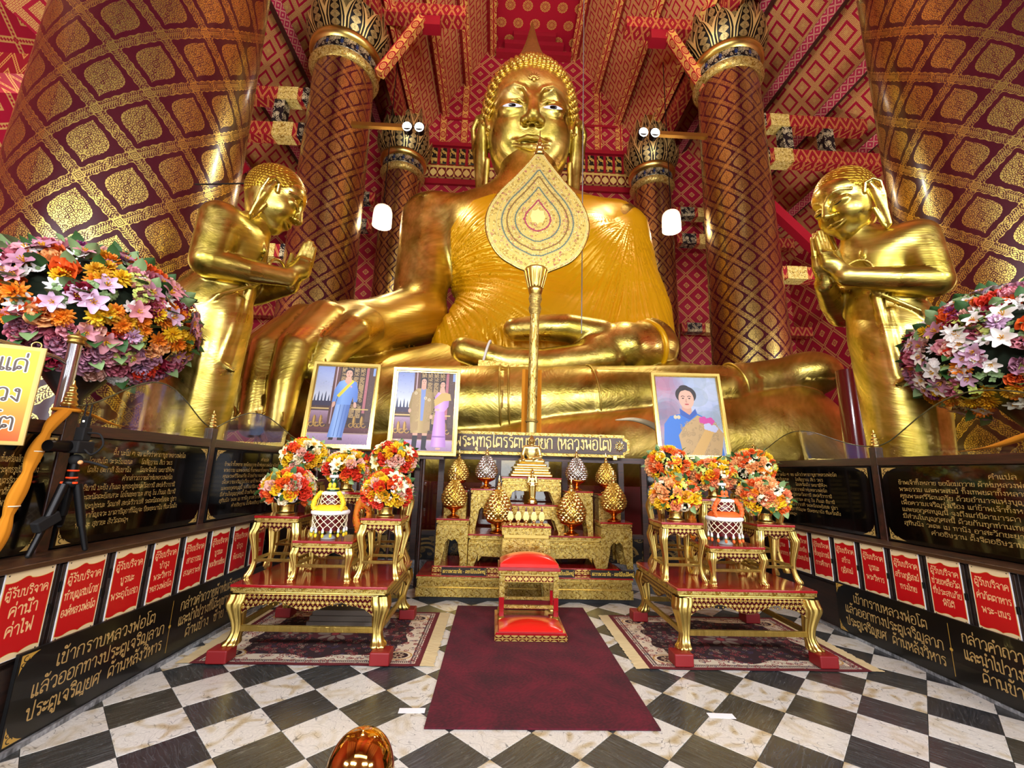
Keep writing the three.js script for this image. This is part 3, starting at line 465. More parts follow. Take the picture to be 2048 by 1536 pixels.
for (const [x, s] of [[BX0, -1], [BX1, 1]]) { part('rail', boxB(x - 0.04, x + 0.04, railH - 0.05, railH + 0.03, -6.56, -2.0), M.wood, fence); part('rail', boxB(x - 0.035, x + 0.035, 0.93, 0.97, -6.56, -2.0), M.woodDark, fence); part('panel', boxB(Math.min(x, x + s * 0.06) + s * 0.02, Math.max(x, x + s * 0.06) + s * 0.02, 0.0, railH - 0.05, -6.56, -2.0), M.woodDark, fence); }
part('rail', boxB(BX0 + 0.05, BX1 - 0.05, railH - 0.05, railH + 0.03, BZ - 0.04, BZ + 0.04), M.wood, fence);
for (const x of [-1.9, -1.15, -0.8, 0.05, 1.05, 1.9, 2.25, 3.1]) part('stile', boxB(x - 0.04, x + 0.04, 0.25, railH - 0.05, BZ - 0.04, BZ + 0.04), M.wood, fence);
part('rail', boxB(BX0 + 0.05, BX1 - 0.05, 0.62, 0.68, BZ - 0.035, BZ + 0.035), M.wood, fence);
part('plinth', boxB(BX0, BX1, 0, 0.28, BZ - 0.08, BZ + 0.06), M.granite, fence);
{ // carved black grilles between the stiles
  const gr = tex(256, 256, (g, w, h) => { g.fillStyle = '#0a0806'; g.fillRect(0, 0, w, h); g.strokeStyle = '#8a7038'; for (let i = 0; i < 3; i++) { g.lineWidth = 9; for (const r of [40, 70, 100]) { g.beginPath(); g.arc(128, 240, r + i * 3, 3.3, 6.1); g.stroke(); } } scrolls(g, w, h, 30, 12, 26, '#6a5428', 7, 2); });
  const gm = S({ map: rep(gr, 1 / 0.7, 1 / 0.5), roughness: 0.4, metalness: 0.3 });
  part('grille', boxB(BX0 + 0.05, BX1 - 0.05, 0.28, 0.62, BZ - 0.02, BZ + 0.005), gm, fence);
}
const wavyGlass = (w, h0, hump, skew = 0.5) => { const s = new THREE.Shape(); s.moveTo(0, 0); s.lineTo(0, h0); const n = 24; for (let i = 1; i <= n; i++) { const u = i / n; s.lineTo(u * w, h0 + hump * Math.pow(Math.sin(Math.PI * Math.pow(u, Math.log(0.5) / Math.log(skew))), 1.5)); } s.lineTo(w, 0); return extr(s, 0.008, 0.001); };
function glassPane(x, z0, z1, hump, label, skew) { const t = thing('glass_screen', label, 'glass', [x, railH + 0.03, z0], Math.PI / 2, 'wavy glass screens on the barrier'); part('pane', wavyGlass(z0 - z1, 0.12, hump, skew), M.glass, t); part('edge', tube(Array.from({ length: 25 }, (_, i) => { const u = i / 24; return [u * (z0 - z1), 0.125 + hump * Math.pow(Math.sin(Math.PI * Math.pow(u, Math.log(0.5) / Math.log(skew ?? 0.5))), 1.5), 0.004]; }), 0.006, 40, 6), M.glassEdge ??= P({ color: 0x6a6a48, roughness: 0.2, transmission: 0.5, thickness: 0 }), t); }
glassPane(BX0, -3.06, -4.45, 0.3, 'wavy glass screen on the rail in front of the left praying figure'); glassPane(BX0, -4.56, -6.5, 0.24, 'wavy glass screen in front of the giant fingertips', 0.4);
glassPane(BX1, -2.0, -4.38, 0.4, 'wavy glass screen at the right praying figure’s feet', 0.6); glassPane(BX1, -4.5, -6.5, 0.26, 'wavy glass screen in front of the statue’s right-hand knee', 0.55);
{ const t = thing('glass_screen', 'plain glass panels in the barrier behind the altar', 'glass', [0, 0, 0]); for (const [a, b] of [[-2.8, -1.94], [-1.11, -0.84], [-0.76, 0.01], [0.09, 1.01], [1.09, 1.86], [2.29, 3.06], [3.14, 3.9]]) part('pane', boxB(a, b, 0.68, railH - 0.05, BZ - 0.005, BZ + 0.005), M.glass, t); }

// plaques with gilded prayers
const GOLDTXT = '#b99a55';
function corners(g, w, h, c, s = 1) { for (const [x, y, a, b] of [[0, 0, 1, 1], [w, 0, -1, 1], [0, h, 1, -1], [w, h, -1, -1]]) { g.save(); g.translate(x, y); g.scale(a * s, b * s); g.fillStyle = c; g.beginPath(); g.moveTo(10, 10); g.lineTo(90, 10); g.quadraticCurveTo(60, 22, 50, 36); g.quadraticCurveTo(30, 40, 26, 60); g.quadraticCurveTo(14, 70, 10, 100); g.fill(); g.strokeStyle = '#0a0806'; g.lineWidth = 4; g.beginPath(); g.arc(34, 30, 12, 0, 5); g.moveTo(30, 52); g.arc(24, 56, 8, 0, 5); g.stroke(); g.restore(); } }
const PRAYER = ['ตั้ง นะโม ๓ จบ แล้วว่าคาถาบูชาหลวงพ่อโต', 'โตเสนโต วะระธัมเมนะ      โตสัฏฐาเน สิเว วะเร', 'โตสัง อะกาสิ ธัมมานัง      โตสะจิตตัง นะมามิหังฯ', 'คำกล่าวถวายผ้าห่มหลวงพ่อโต', 'อิมานิ มะยัง ภันเต พุทธะปูชะนะวัตถานิ สะปะริวารานิ', 'ระตะนัตตะยัสเสวะ โอโณชะยามะ สาธุ โน ภันเต อิมานิ', 'พุทธะปูชะนะ วัตเถหิ สะปะริวาเรหิ ระตะนัตตะยัสสะ ปูชา', 'อัมหากัญเจวะ มาตาปิตุอาทีนัญจะ ปิยะชะนานัง ทีฆะรัตตัง', 'หิตายะ สุขายะ สังวัตตะตุฯ'];
const MEANING = ['คำแปล', 'ข้าพเจ้าทั้งหลาย ขอน้อมถวาย ผ้าห่มหลวงพ่อโต พร้อมทั้งเครื่องสักการะบูชานี้', 'พระธรรม และพระสงฆ์ ทั้งเทพยดาทั้งหลาย ผู้รักษาพระพุทธรูปนี้ พร้อมทั้ง', 'คุณพระศรีรัตนตรัย ด้วยอำนาจแห่งบุญ พร้อมด้วยบุตรธิดาภรรยา', 'เพื่อความเจริญรุ่งเรือง แก่ข้าพเจ้าทั้งหลาย และแก่ญาติทั้งหลาย', 'และขอกุศลบุญนี้ จงถึงแก่บิดามารดา ครูอาจารย์ ผู้มีพระคุณ', 'มีส่วนในบุญกุศลนี้ ด้วยกันทุกท่านเทอญ', 'สุทินนัง วะตะ เม ทานัง อาสะวักขะยาวะหัง โหตุ', 'คำอธิษฐาน ตั้งจิตอธิษฐานได้ตามความปรารถนา'];
function plaqueTex(lines, center) { return tex(1024, 560, (g, w, h) => { g.fillStyle = '#050403'; g.fillRect(0, 0, w, h); corners(g, w, h, GOLDTXT, 1); lines.forEach((l, i) => { const mid = center || i === 0 || l.startsWith('คำ'); write(g, l, mid ? w / 2 : 90, 84 + i * 49, i === 0 && !center ? 24 : 23, GOLDTXT, mid ? 0.5 : 0, 12, w - 180); }); }); }
const pt1 = plaqueTex(PRAYER, false), pt2 = plaqueTex(MEANING, false), pm = (t) => P({ map: t, roughness: 0.1, clearcoat: 0.4, clearcoatRoughness: 0.03 }), PM1 = pm(pt1), PM2 = pm(pt2);
function board(name, label, category, x, z0, z1, y0, y1, mat, face, group) { // a flat panel on a side wall, face = +1 looks to +x
  const t = thing(name, label, category, [x, 0, (z0 + z1) / 2], face > 0 ? Math.PI / 2 : -Math.PI / 2, group), w = Math.abs(z1 - z0);
  part('board', box(w, y1 - y0, 0.02, 0, (y0 + y1) / 2, -0.011), M.black, t); part('face', T(uvRect(w - 0.004, y1 - y0 - 0.004), 0, (y0 + y1) / 2, 0.0005), mat, t); return t;
}
board('prayer_plaque', 'black prayer plaque behind the camera tripod', 'plaque', BX0 + 0.045, -3.06, -4.44, 0.98, 1.7, PM1, 1, 'black plaques with gold prayers'); board('prayer_plaque', 'black prayer plaque below the giant fingertips', 'plaque', BX0 + 0.045, -4.56, -6.5, 0.98, 1.7, PM2, 1, 'black plaques with gold prayers'); board('prayer_plaque', 'black prayer plaque at the left edge under the orange sign', 'plaque', BX0 + 0.045, -2.02, -2.94, 0.98, 1.7, PM2, 1, 'black plaques with gold prayers');
board('prayer_plaque', 'black prayer plaque between right flower table and right post', 'plaque', BX1 - 0.045, -4.5, -6.5, 0.98, 1.7, PM1, -1, 'black plaques with gold prayers'); board('prayer_plaque', 'large black prayer plaque at the right edge', 'plaque', BX1 - 0.045, -2.2, -4.37, 0.98, 1.7, PM2, -1, 'black plaques with gold prayers');
function smallPlaque(x0, x1, tex, label) { const t = thing('prayer_plaque', label, 'plaque', [(x0 + x1) / 2, 0, BZ + 0.06], 0, 'black plaques with gold prayers'); part('board', box(x1 - x0, 0.72, 0.02, 0, 1.34, -0.012), M.black, t); part('face', T(uvRect(x1 - x0 - 0.005, 0.715), 0, 1.34, 0.0005), tex, t); }
smallPlaque(-1.86, -1.19, PM1, 'narrow black plaque behind the left flower table'); smallPlaque(2.29, 3.06, PM1, 'narrow black plaque behind the right flower table');

// ------------------------------------------------------------------ donation boxes along both sides
const signTex = (lines, big) => tex(256, 448, (g, w, h) => {
  g.fillStyle = '#f0d9a8'; g.fillRect(0, 0, w, h); g.fillStyle = '#c20a14';
  g.beginPath(); g.moveTo(6, 52); g.quadraticCurveTo(50, 62, 92, 40); g.quadraticCurveTo(120, 26, 134, 44); g.quadraticCurveTo(180, 58, w - 6, 38); g.lineTo(w - 6, h - 34); g.quadraticCurveTo(200, h - 48, 150, h - 22); g.quadraticCurveTo(110, h - 44, 60, h - 24); g.quadraticCurveTo(30, h - 20, 6, h - 30); g.closePath(); g.fill();
  g.strokeStyle = '#d8a848'; g.lineWidth = 5; g.stroke(); g.fillStyle = '#c20a14'; g.fill();
  g.fillStyle = '#222'; for (const x of [16, w - 16]) for (const y of [14, h - 14]) { g.beginPath(); g.arc(x, y, 4, 0, 6.3); g.fill(); }
  const n = lines.length, y0 = n > 3 ? 122 : 132, dy = n > 3 ? 78 : big ? 98 : 94;
  lines.forEach((l, i) => write(g, l, w / 2, y0 + i * dy, i && big ? 50 : n > 3 ? 36 : 38, '#efc98e', 0.5, 14, w - 34));
});
function donation(side, z0, z1, lines, label, big) {
  const x = side < 0 ? -2.6 : 3.7, t = thing('donation_box', label, 'donation box', [x, 0, (z0 + z1) / 2], side < 0 ? Math.PI / 2 : -Math.PI / 2, side < 0 ? 'donation boxes on the left' : 'donation boxes on the right');
  const w = 0.334; part('body', rbox(w, 0.5, 0.24, 0.006, 0, 0.69, -0.125), M.woodDark, t);
  const d = part('door', rbox(w - 0.02, 0.47, 0.018, 0.004, 0, 0.695, 0.002), M.woodDark, t);
  part('latch', rbox(0.018, 0.05, 0.016, 0.003, w / 2 - 0.02, 0.69, 0.016), M.blackMetal, d); part('hinge', rbox(0.012, 0.06, 0.012, 0.003, -w / 2 + 0.016, 0.8, 0.014), M.blackMetal, d);
  const sg = part('sign', box(0.268, 0.462, 0.005, 0, 0.712, 0.0145), M.paper, t, 'red sign with gold Thai lettering'); part('print', T(uvRect(0.262, 0.456), 0, 0.712, 0.0175), S({ map: signTex(lines, big), roughness: 0.35 }), sg);
}
const TU = 'ตู้รับบริจาค';
[[['ค่าน้ำ', 'ค่าไฟ'], 1], [['ทำบุญสมโภช', 'องค์หลวงพ่อโต']], [['บูรณะ', 'พระอุโบสถ']], [['บำรุง', 'พระวิหาร', 'หลวงพ่อโต']], [['สาธารณ', 'สงเคราะห์']], [['บูรณะ', 'พระวิหารเซียน']], [['บำรุง', 'ห้องสมุด']], [['ถวาย', 'ค่าธรรม']]].forEach(([l, b], i) => donation(-1, -2.547 - i * 0.3435, -2.82 - i * 0.3435, [TU, ...l], ['nearest the camera on the left, reading water and electricity', 'second from the camera on the left', 'third from the camera on the left', 'with four lines of text, on the left', 'fifth from the camera on the left', 'sixth from the camera on the left', 'seventh from the camera, beside the left flower table', 'hidden half behind the left flower table'][i].replace(/^/, 'donation box with red sign, '), b));
[['ค่าภัตตาหาร', 'พระ-เณร'], ['ช่วยเหลือวัด', 'ที่ประสบภัย', 'พิบัติ'], ['สร้างกุฏิสงฆ์', 'ทรงไทย'], ['บูรณะ', 'พระวิหาร'], ['สร้าง', 'กุฏิสงฆ์'], ['ซื้ออุปกรณ์', 'การศึกษา'], ['ช่วยเหลือ', 'ผู้ประสบภัย'], ['บูรณะ', 'ศาลาการ']].forEach((l, i) => donation(1, -3.13 - i * 0.3385, -3.4 - i * 0.3385, [TU, ...l], ['nearest the camera on the right', 'with four lines of text, on the right', 'third from the camera on the right', 'fourth from the camera on the right', 'fifth from the camera on the right', 'sixth from the camera, beside the right flower table', 'seventh from the camera, half behind the right flower table', 'seen through the legs of the right flower table'][i].replace(/^/, 'donation box with red sign, ')));
for (const [x0, x1, z0, z1, n] of [[-2.85, -2.56, -5.5, -2.0, 'left'], [3.66, 3.95, -5.9, -2.2, 'right']]) { const t = thing('cabinet_ledge', 'brown wooden ledge on top of the ' + n + ' row of donation boxes', 'ledge', [0, 0, 0]); part('board', rbox(x1 - x0, 0.03, z1 - z0, 0.005, (x0 + x1) / 2, 0.957, (z0 + z1) / 2), M.woodLedge, t); const b = thing('cabinet_base', 'dark wooden base under the ' + n + ' row of donation boxes', 'cabinet', [0, 0, 0]); part('plinth', boxB(x0 + 0.02, x1 - 0.02, 0.0, 0.44, z0, z1), M.woodDark, b); part('side', boxB(x0 + 0.02, x1 - 0.02, 0.44, 0.94, z0, z0 + 0.09), M.woodDark, b); part('kerb', boxB(x0 - 0.01, x1 + 0.03, 0, 0.028, z0, z1), M.granite, b); }  // ledge above, and the wooden base that carries the row of boxes
const LOWTXT = [['เข้ากราบหลวงพ่อโต', 'แล้วออกทางประตูเจริญลาภ', 'ประตูเจริญยศ  ด้านหลังวิหาร'], ['กล่าวคำถวายผ้าห่มด้วยตนเอง', 'และนำไปวางที่โต๊ะบูชาหลวงพ่อโต', 'ด้านข้าง  ซ้าย - ขวา']];
const lowTex = tex(2048, 450, (g, w, h) => { g.fillStyle = '#040404'; g.fillRect(0, 0, w, h); corners(g, w, h, '#c2983e', 1.1); LOWTXT.forEach((b, k) => b.forEach((l, i) => write(g, l, w * (k ? 0.755 : 0.26), 140 + i * 112, 62, '#bb9a5c', 0.5, 12, w * 0.43))); g.fillStyle = '#c2983e'; g.fillRect(w / 2 - 2, 40, 4, h - 80); g.beginPath(); g.arc(w / 2, h / 2, 12, 0, 6.3); g.fill(); });
const lowMat = P({ map: lowTex, roughness: 0.3, clearcoat: 0.2 });
board('notice_board', 'long black notice board below the left donation boxes', 'sign', -2.55, -2.69, -5.0, 0.03, 0.5, lowMat, 1, 'black boards near the floor'); board('notice_board', 'long black notice board below the right donation boxes', 'sign', 3.645, -2.45, -4.76, 0.03, 0.5, lowMat, -1, 'black boards near the floor');
// ------------------------------------------------------------------ the giant seated statue
// head in its own frame: half the face width = 1, +z to the front
const chain = (pts, r0, r1) => pts.slice(1).map((p, i) => [...pts[i], ...p, r0 + (r1 - r0) * i / (pts.length - 1), r0 + (r1 - r0) * (i + 1) / (pts.length - 1)]);
const BROW = chain([[0.1, 0.3, 0.97], [0.2, 0.46, 0.95], [0.4, 0.56, 0.88], [0.62, 0.52, 0.73], [0.82, 0.36, 0.5]], 0.045, 0.03), LID = chain([[0.16, 0.14, 0.92], [0.3, 0.235, 0.93], [0.48, 0.24, 0.86], [0.68, 0.13, 0.68]], 0.03, 0.025);
const LIPU = chain([[0, -0.6, 1.0], [0.1, -0.575, 0.99], [0.26, -0.6, 0.93], [0.44, -0.57, 0.8]], 0.07, 0.03), LIPL = chain([[0, -0.75, 0.95], [0.16, -0.73, 0.92], [0.36, -0.66, 0.82]], 0.085, 0.03);
const EAR = chain([[0.95, 0.02, 0.18], [1.04, 0.34, 0.08], [1.22, 0.36, -0.1], [1.33, 0.15, -0.2], [1.28, -0.35, -0.18], [1.2, -0.85, -0.08], [1.14, -1.5, 0.02], [1.02, -1.58, 0.06], [0.98, -1.4, 0.1], [0.96, -0.7, 0.14]], 0.065, 0.065);
const chD = (x, y, z, ch) => { let d = 9; for (const c of ch) { const e = capD(x, y, z, c); if (e < d) d = e; } return d; };
function headF(x, y, z) {
  const a = Math.abs(x);
  let d = ellD(a, y, z, [0, 0.38, -0.2], [0.97, 1.15, 1.1]);
  d = smin(d, ellD(a, y, z, [0, -0.38, 0], [0.9, 0.98, 0.86]), 0.35);
  if (z > -0.2) {
    d = smin(d, ellD(a, y, z, [0, -1.0, 0.48], [0.4, 0.36, 0.36]), 0.25); d = smin(d, ellD(a, y, z, [0.42, -0.35, 0.5], [0.42, 0.45, 0.38]), 0.25); d = smin(d, ellD(a, y, z, [0, 0.6, 0.42], [0.75, 0.5, 0.5]), 0.3);
    const s = ellD(a, y, z, [0.42, 0.27, 1.0], [0.3, 0.2, 0.2]); d = -smin(-d, s, 0.1);                       // hollow under the brow
    d = smin(d, ellD(a, y, z, [0.42, 0.1, 0.7], [0.33, 0.2, 0.23]), 0.08); d = smin(d, chD(a, y, z, BROW), 0.05); d = smin(d, chD(a, y, z, LID), 0.03);
    d = smin(d, capD(a, y, z, [0, 0.36, 0.9, 0, -0.2, 1.16, 0.1, 0.15]), 0.12); d = smin(d, ellD(a, y, z, [0.15, -0.26, 1.04], [0.12, 0.1, 0.13]), 0.07); d = -smin(-d, capD(a, y, z, [0.085, -0.4, 1.1, 0.085, -0.3, 1.1, 0.04, 0.04]), 0.03);
    d = smin(d, chD(a, y, z, LIPU), 0.05); d = smin(d, chD(a, y, z, LIPL), 0.05); d = -smin(-d, ellD(a, y, z, [0, -0.66, 1.06], [0.4, 0.018, 0.14]), 0.03);
  }
  if (a > 0.75) { d = smin(d, chD(a, y, z, EAR), 0.05); d = smin(d, capD(a, y, z, [1.06, 0.15, -0.04, 1.03, -1.35, 0.06, 0.07, 0.055]), 0.05); d = smin(d, ellD(a, y, z, [1.1, -0.5, -0.03], [0.14, 0.85, 0.09]), 0.05); d = smin(d, capD(a, y, z, [1.1, 0.2, -0.06, 1.22, -0.35, -0.13, 0.1, 0.09]), 0.06); d = smin(d, capD(a, y, z, [1.18, -0.35, -0.12, 1.08, -1.4, 0.03, 0.085, 0.06]), 0.06); }
  return d;
}
// the hair line: local point on the skull is hair when above it
const hairy = (x, y, z) => y > 0.98 - 0.22 * x * x - (z < 0.55 ? (0.55 - z) * 1.05 : 0) - (Math.abs(x) > 0.7 ? (Math.abs(x) - 0.7) * 1.2 : 0);
const BASE = [0.93, 1.0, -11.6];
const buddha = thing('seated_statue', 'giant seated golden Buddha statue in a yellow satin robe', 'statue', BASE);
const bpart = (name, geo, mat, label, parent = buddha) => { const m = part(name, geo, mat, parent, label); if (parent === buddha) m.position.set(-BASE[0], -BASE[1], -BASE[2]); return m; };
const BODY = [[[-2.3, 10.9, -15.1, 4.2, 10.9, -15.1, 1.05, 1.05], 0.8], [[0.9, 11.2, -15, 0.92, 13.2, -14.9, 1.3, 1.12], 0.7], [[-0.6, 11.3, -15.1, 0.9, 11.8, -15, 0.9, 1.1], 0.6], [[2.6, 11.3, -15.1, 0.9, 11.8, -15, 0.9, 1.1], 0.6],
  [[-2.85, 10.85, -15, -2.8, 6.7, -14, 1.02, 0.9], 0.35], [[-2.8, 6.6, -13.9, -4.0, 5.25, -11.7, 0.98, 0.82], 0.3],                                     // bare right arm
  [[-4.0, 5.2, -11.7, -4.75, 4.85, -10.5, 0.85, 0.66], 0.35], [[-4.0, 5.15, -11.2, -4.15, 4.95, -10.3, 0.7, 0.55], 0.35],                                    // back of the hand on the knee
  [[4.55, 10.65, -15, 4.75, 7.2, -14.4, 1.0, 0.9], 0.4], [[4.75, 7.2, -14.4, 4.6, 5.4, -12.6, 0.9, 0.74], 0.3], [[4.7, 5.4, -12.6, 3.6, 5.15, -12, 0.76, 0.72], 0.3], [[3.6, 5.15, -12, 2.7, 4.9, -11.8, 0.72, 0.62], 0.3],
  [[-1.2, 4.0, -14.2, -4.5, 2.9, -11.3, 1.8, 1.4], 0.5], [[3.4, 4.0, -14.2, 7.5, 2.6, -11.2, 1.8, 1.5], 0.5], [[-1, 3.6, -14, 3.2, 3.6, -14, 2, 2], 0.6]];
const SHIN1 = [[-4.3, 2.8, -11.1, 0, 3.08, -10.4, 1.22, 0.98], [0, 3.08, -10.4, 5.6, 3.65, -10.7, 0.98, 0.74], [5.6, 3.65, -10.7, 6.3, 3.95, -10.7, 0.68, 0.54], [6.3, 3.95, -10.7, 8.2, 4.3, -10.75, 0.5, 0.5]];
const SHIN2 = [[7.5, 2.5, -11, 1.5, 1.9, -10.1, 1.46, 1.0], [1.5, 1.9, -10.1, -3, 1.6, -10.4, 1.0, 0.85]];
const FING = [ // chains: knuckle, middle, tip with radii
  [[-5.2, 4.75, -10.15], [-5.55, 3.95, -9.45], [-5.5, 3.2, -9.15], [-5.42, 2.4, -8.95], 0.36, 0.23], [[-4.75, 4.98, -10.0], [-5.02, 4.05, -9.2], [-4.98, 3.2, -8.95], [-4.9, 2.3, -8.8], 0.38, 0.24], [[-4.2, 5.02, -9.95], [-4.38, 4.05, -9.1], [-4.42, 3.2, -8.9], [-4.4, 2.32, -8.8], 0.44, 0.26], [[-3.55, 5.2, -10.9], [-3.55, 4.75, -10.05], [-3.75, 4.2, -9.55], [-3.95, 3.6, -9.4], 0.5, 0.34],
  [[2.9, 5.5, -11.85], [1.9, 5.62, -11.7], [1.2, 5.58, -11.65], [0.42, 5.5, -11.65], 0.45, 0.33], [[3.0, 4.75, -11.65], [1.2, 4.42, -11.4], [0.2, 4.45, -11.35], [-0.98, 4.76, -11.35], 0.52, 0.35], [[3.0, 4.85, -12.2], [1.0, 4.55, -12], [0.2, 4.5, -11.95], [-0.7, 4.8, -11.95], 0.5, 0.33]];
const FCH = FING.map((f) => chain(f.slice(0, 4), f[4], f[5]));
const torsoF = (x, y, z) => { let d = ellD(x, y, z, [1.1, 9.4, -15], [3.35, 2.7, 1.65]); d = smin(d, ellD(x, y, z, [1.25, 6.3, -14.7], [2.55, 2.9, 1.6]), 0.9); d = smin(d, ellD(x, y, z, [-0.35, 9.5, -14.2], [1.5, 1.2, 1.0]), 0.6); return smin(d, ellD(x, y, z, [2.65, 9.5, -14.2], [1.5, 1.2, 1.0]), 0.6); };
function bodyF(x, y, z) {
  let d = torsoF(x, y, z);
  for (let i = 0; i < 12; i++) d = smin(d, capD(x, y, z, BODY[i][0]), BODY[i][1]);
  let lg = capD(x, y, z, BODY[12][0]); lg = smin(lg, capD(x, y, z, BODY[13][0]), 0.5); lg = smin(lg, capD(x, y, z, BODY[14][0]), 0.6);
  { let h = 9; for (let i = 0; i < 4; i++) h = smin(h, chD(x, y, z, FCH[i]), 0.025); d = smin(d, h, 0.16); }
  let s = chD(x, y, z, SHIN1); s = smin(s, ellD(x, y, z, [8.2, 4.28, -10.75], [0.72, 0.5, 0.75]), 0.3); if (x < 0.1) s -= 0.035; else if (x > 2.3 && y < 4) s -= 0.03; lg = smin(lg, s, 0.05);
  lg = smin(lg, chD(x, y, z, SHIN2), 0.12); d = smin(d, lg, 0.06);
  for (let i = 4; i < FCH.length; i++) d = smin(d, chD(x, y, z, FCH[i]), 0.1);
  return d;
}
const HC = V(0.93, 14.86, -14.95), HU = 1.72, HP = 14 * rad, hc = Math.cos(HP), hs = Math.sin(HP);
const toHead = (x, y, z) => { const a = x - HC.x, b = y - HC.y, c = z - HC.z; return [a / HU, (b * hc + c * hs) / HU, (-b * hs + c * hc) / HU]; };
const fromHead = (x, y, z) => V(HC.x + x * HU, HC.y + (y * hc - z * hs) * HU, HC.z + (y * hs + z * hc) * HU);
const bodyGeo = sdfMesh(bodyF, [-7.2, 0.6, -16.9], [9.9, 13.2, -8.4], 0.085, 1);
const headGeo = sdfMesh((x, y, z) => HU * headF(...toHead(x, y, z)), [HC.x - 2.6, HC.y - 3.4, HC.z - 2.6], [HC.x + 2.6, HC.y + 3.2, HC.z + 2.6], 0.042, 1);
bpart('body', mergeGeometries([bodyGeo, headGeo]), M.gold);
// eyes, jewel, curls, flame
const faceZ = (x, y) => { let z = 1.4; for (let i = 0; i < 60; i++) { const d = headF(x, y, z); if (d < 0.002) break; z -= d * 0.8; } return z; };
const patch = (cx, cy, w, h, lift, curve = 1, n = 14) => grid((u, v) => { const s = u * 2 - 1, t = v * 2 - 1, x = cx + s * w, y = cy + t * h * Math.pow(Math.max(0, 1 - s * s), curve); const p = fromHead(x, y, faceZ(x, y) + lift); return [p.x, p.y, p.z]; }, n, 8);
for (const s of [-1, 1]) { const e = bpart('eye', patch(s * 0.43, 0.1, 0.215, 0.042, 0.012, 0.75), S({ color: 0xe4e6ee, roughness: 0.25 }), 'white inlaid eye with black pupil'); const p = part('pupil', patch(s * 0.44, 0.097, 0.08, 0.034, 0.02, 0.35), S({ color: 0x08080a, roughness: 0.15 }), e); }
{
  const p = fromHead(0, 0.62, faceZ(0, 0.62) + 0.02), j = []; for (let k = 0; k < 7; k++) { const a = (k - 3) * 0.42; j.push(lathe(smoothPts([[0, 0], [0.09, 0.06], [0.05, 0.22], [0, 0.36]], 8), 6).rotateZ(-a).translate(Math.sin(a) * 0.12, Math.cos(a) * 0.1, 0)); } j.push(new THREE.SphereGeometry(0.13, 12, 8).translate(0, 0, 0.03));
  const m = bpart('forehead_jewel', merge(j).scale(0.58, 0.66, 0.35).rotateX(10 * rad).translate(p.x, p.y, p.z), M.oldGold);
  const curl = lathe(smoothPts([[0.0, -0.08], [0.17, 0], [0.18, 0.06], [0.1, 0.11], [0.125, 0.15], [0.12, 0.19], [0.075, 0.23], [0.09, 0.26], [0.08, 0.29], [0.045, 0.34], [0.0, 0.37]], 22), 9);
  const N = 900, q = new THREE.Quaternion(), up = V(0, 1, 0); let n = 0;
  for (let i = 0; i < N && n < 300; i++) {
    const y = 1 - 2 * (i + 0.5) / N, r = Math.sqrt(1 - y * y), a = i * 2.399963, lx = Math.cos(a) * r * 0.98, ly = 0.38 + y * 1.16, lz = -0.2 + Math.sin(a) * r * 1.11;
    if (lz < -0.42 || !hairy(lx, ly, lz) || ly > 1.44) continue;
    const w = fromHead(lx, ly, lz), o = fromHead(lx * 1.05, ly + (ly - 0.38) * 0.05, lz + (lz + 0.2) * 0.05).sub(w).normalize(); o.lerp(up, 0.35).normalize();
    const c = bpart(n ? 'hair_curl_' + String(n).padStart(3, '0') : 'hair_curl', curl, M.goldHair); c.position.add(w); c.quaternion.setFromUnitVectors(up, o); n++;
  }
  const cr = fromHead(0, 1.3, -0.15);
  bpart('crown_knob', T(lathe(smoothPts([[1.0, -0.5], [0.95, 0.1], [0.75, 0.5], [0.62, 0.65]], 12), 28), cr.x, cr.y, cr.z), M.goldHair);
  bpart('flame', T(lathe(smoothPts([[0.9, 0.3], [0.74, 0.7], [0.5, 1.15], [0.3, 1.75], [0.17, 2.3], [0.03, 2.95]], 24), 16), cr.x, cr.y, cr.z), M.goldSpire, 'weathered brown-gold flame on the crown');
}
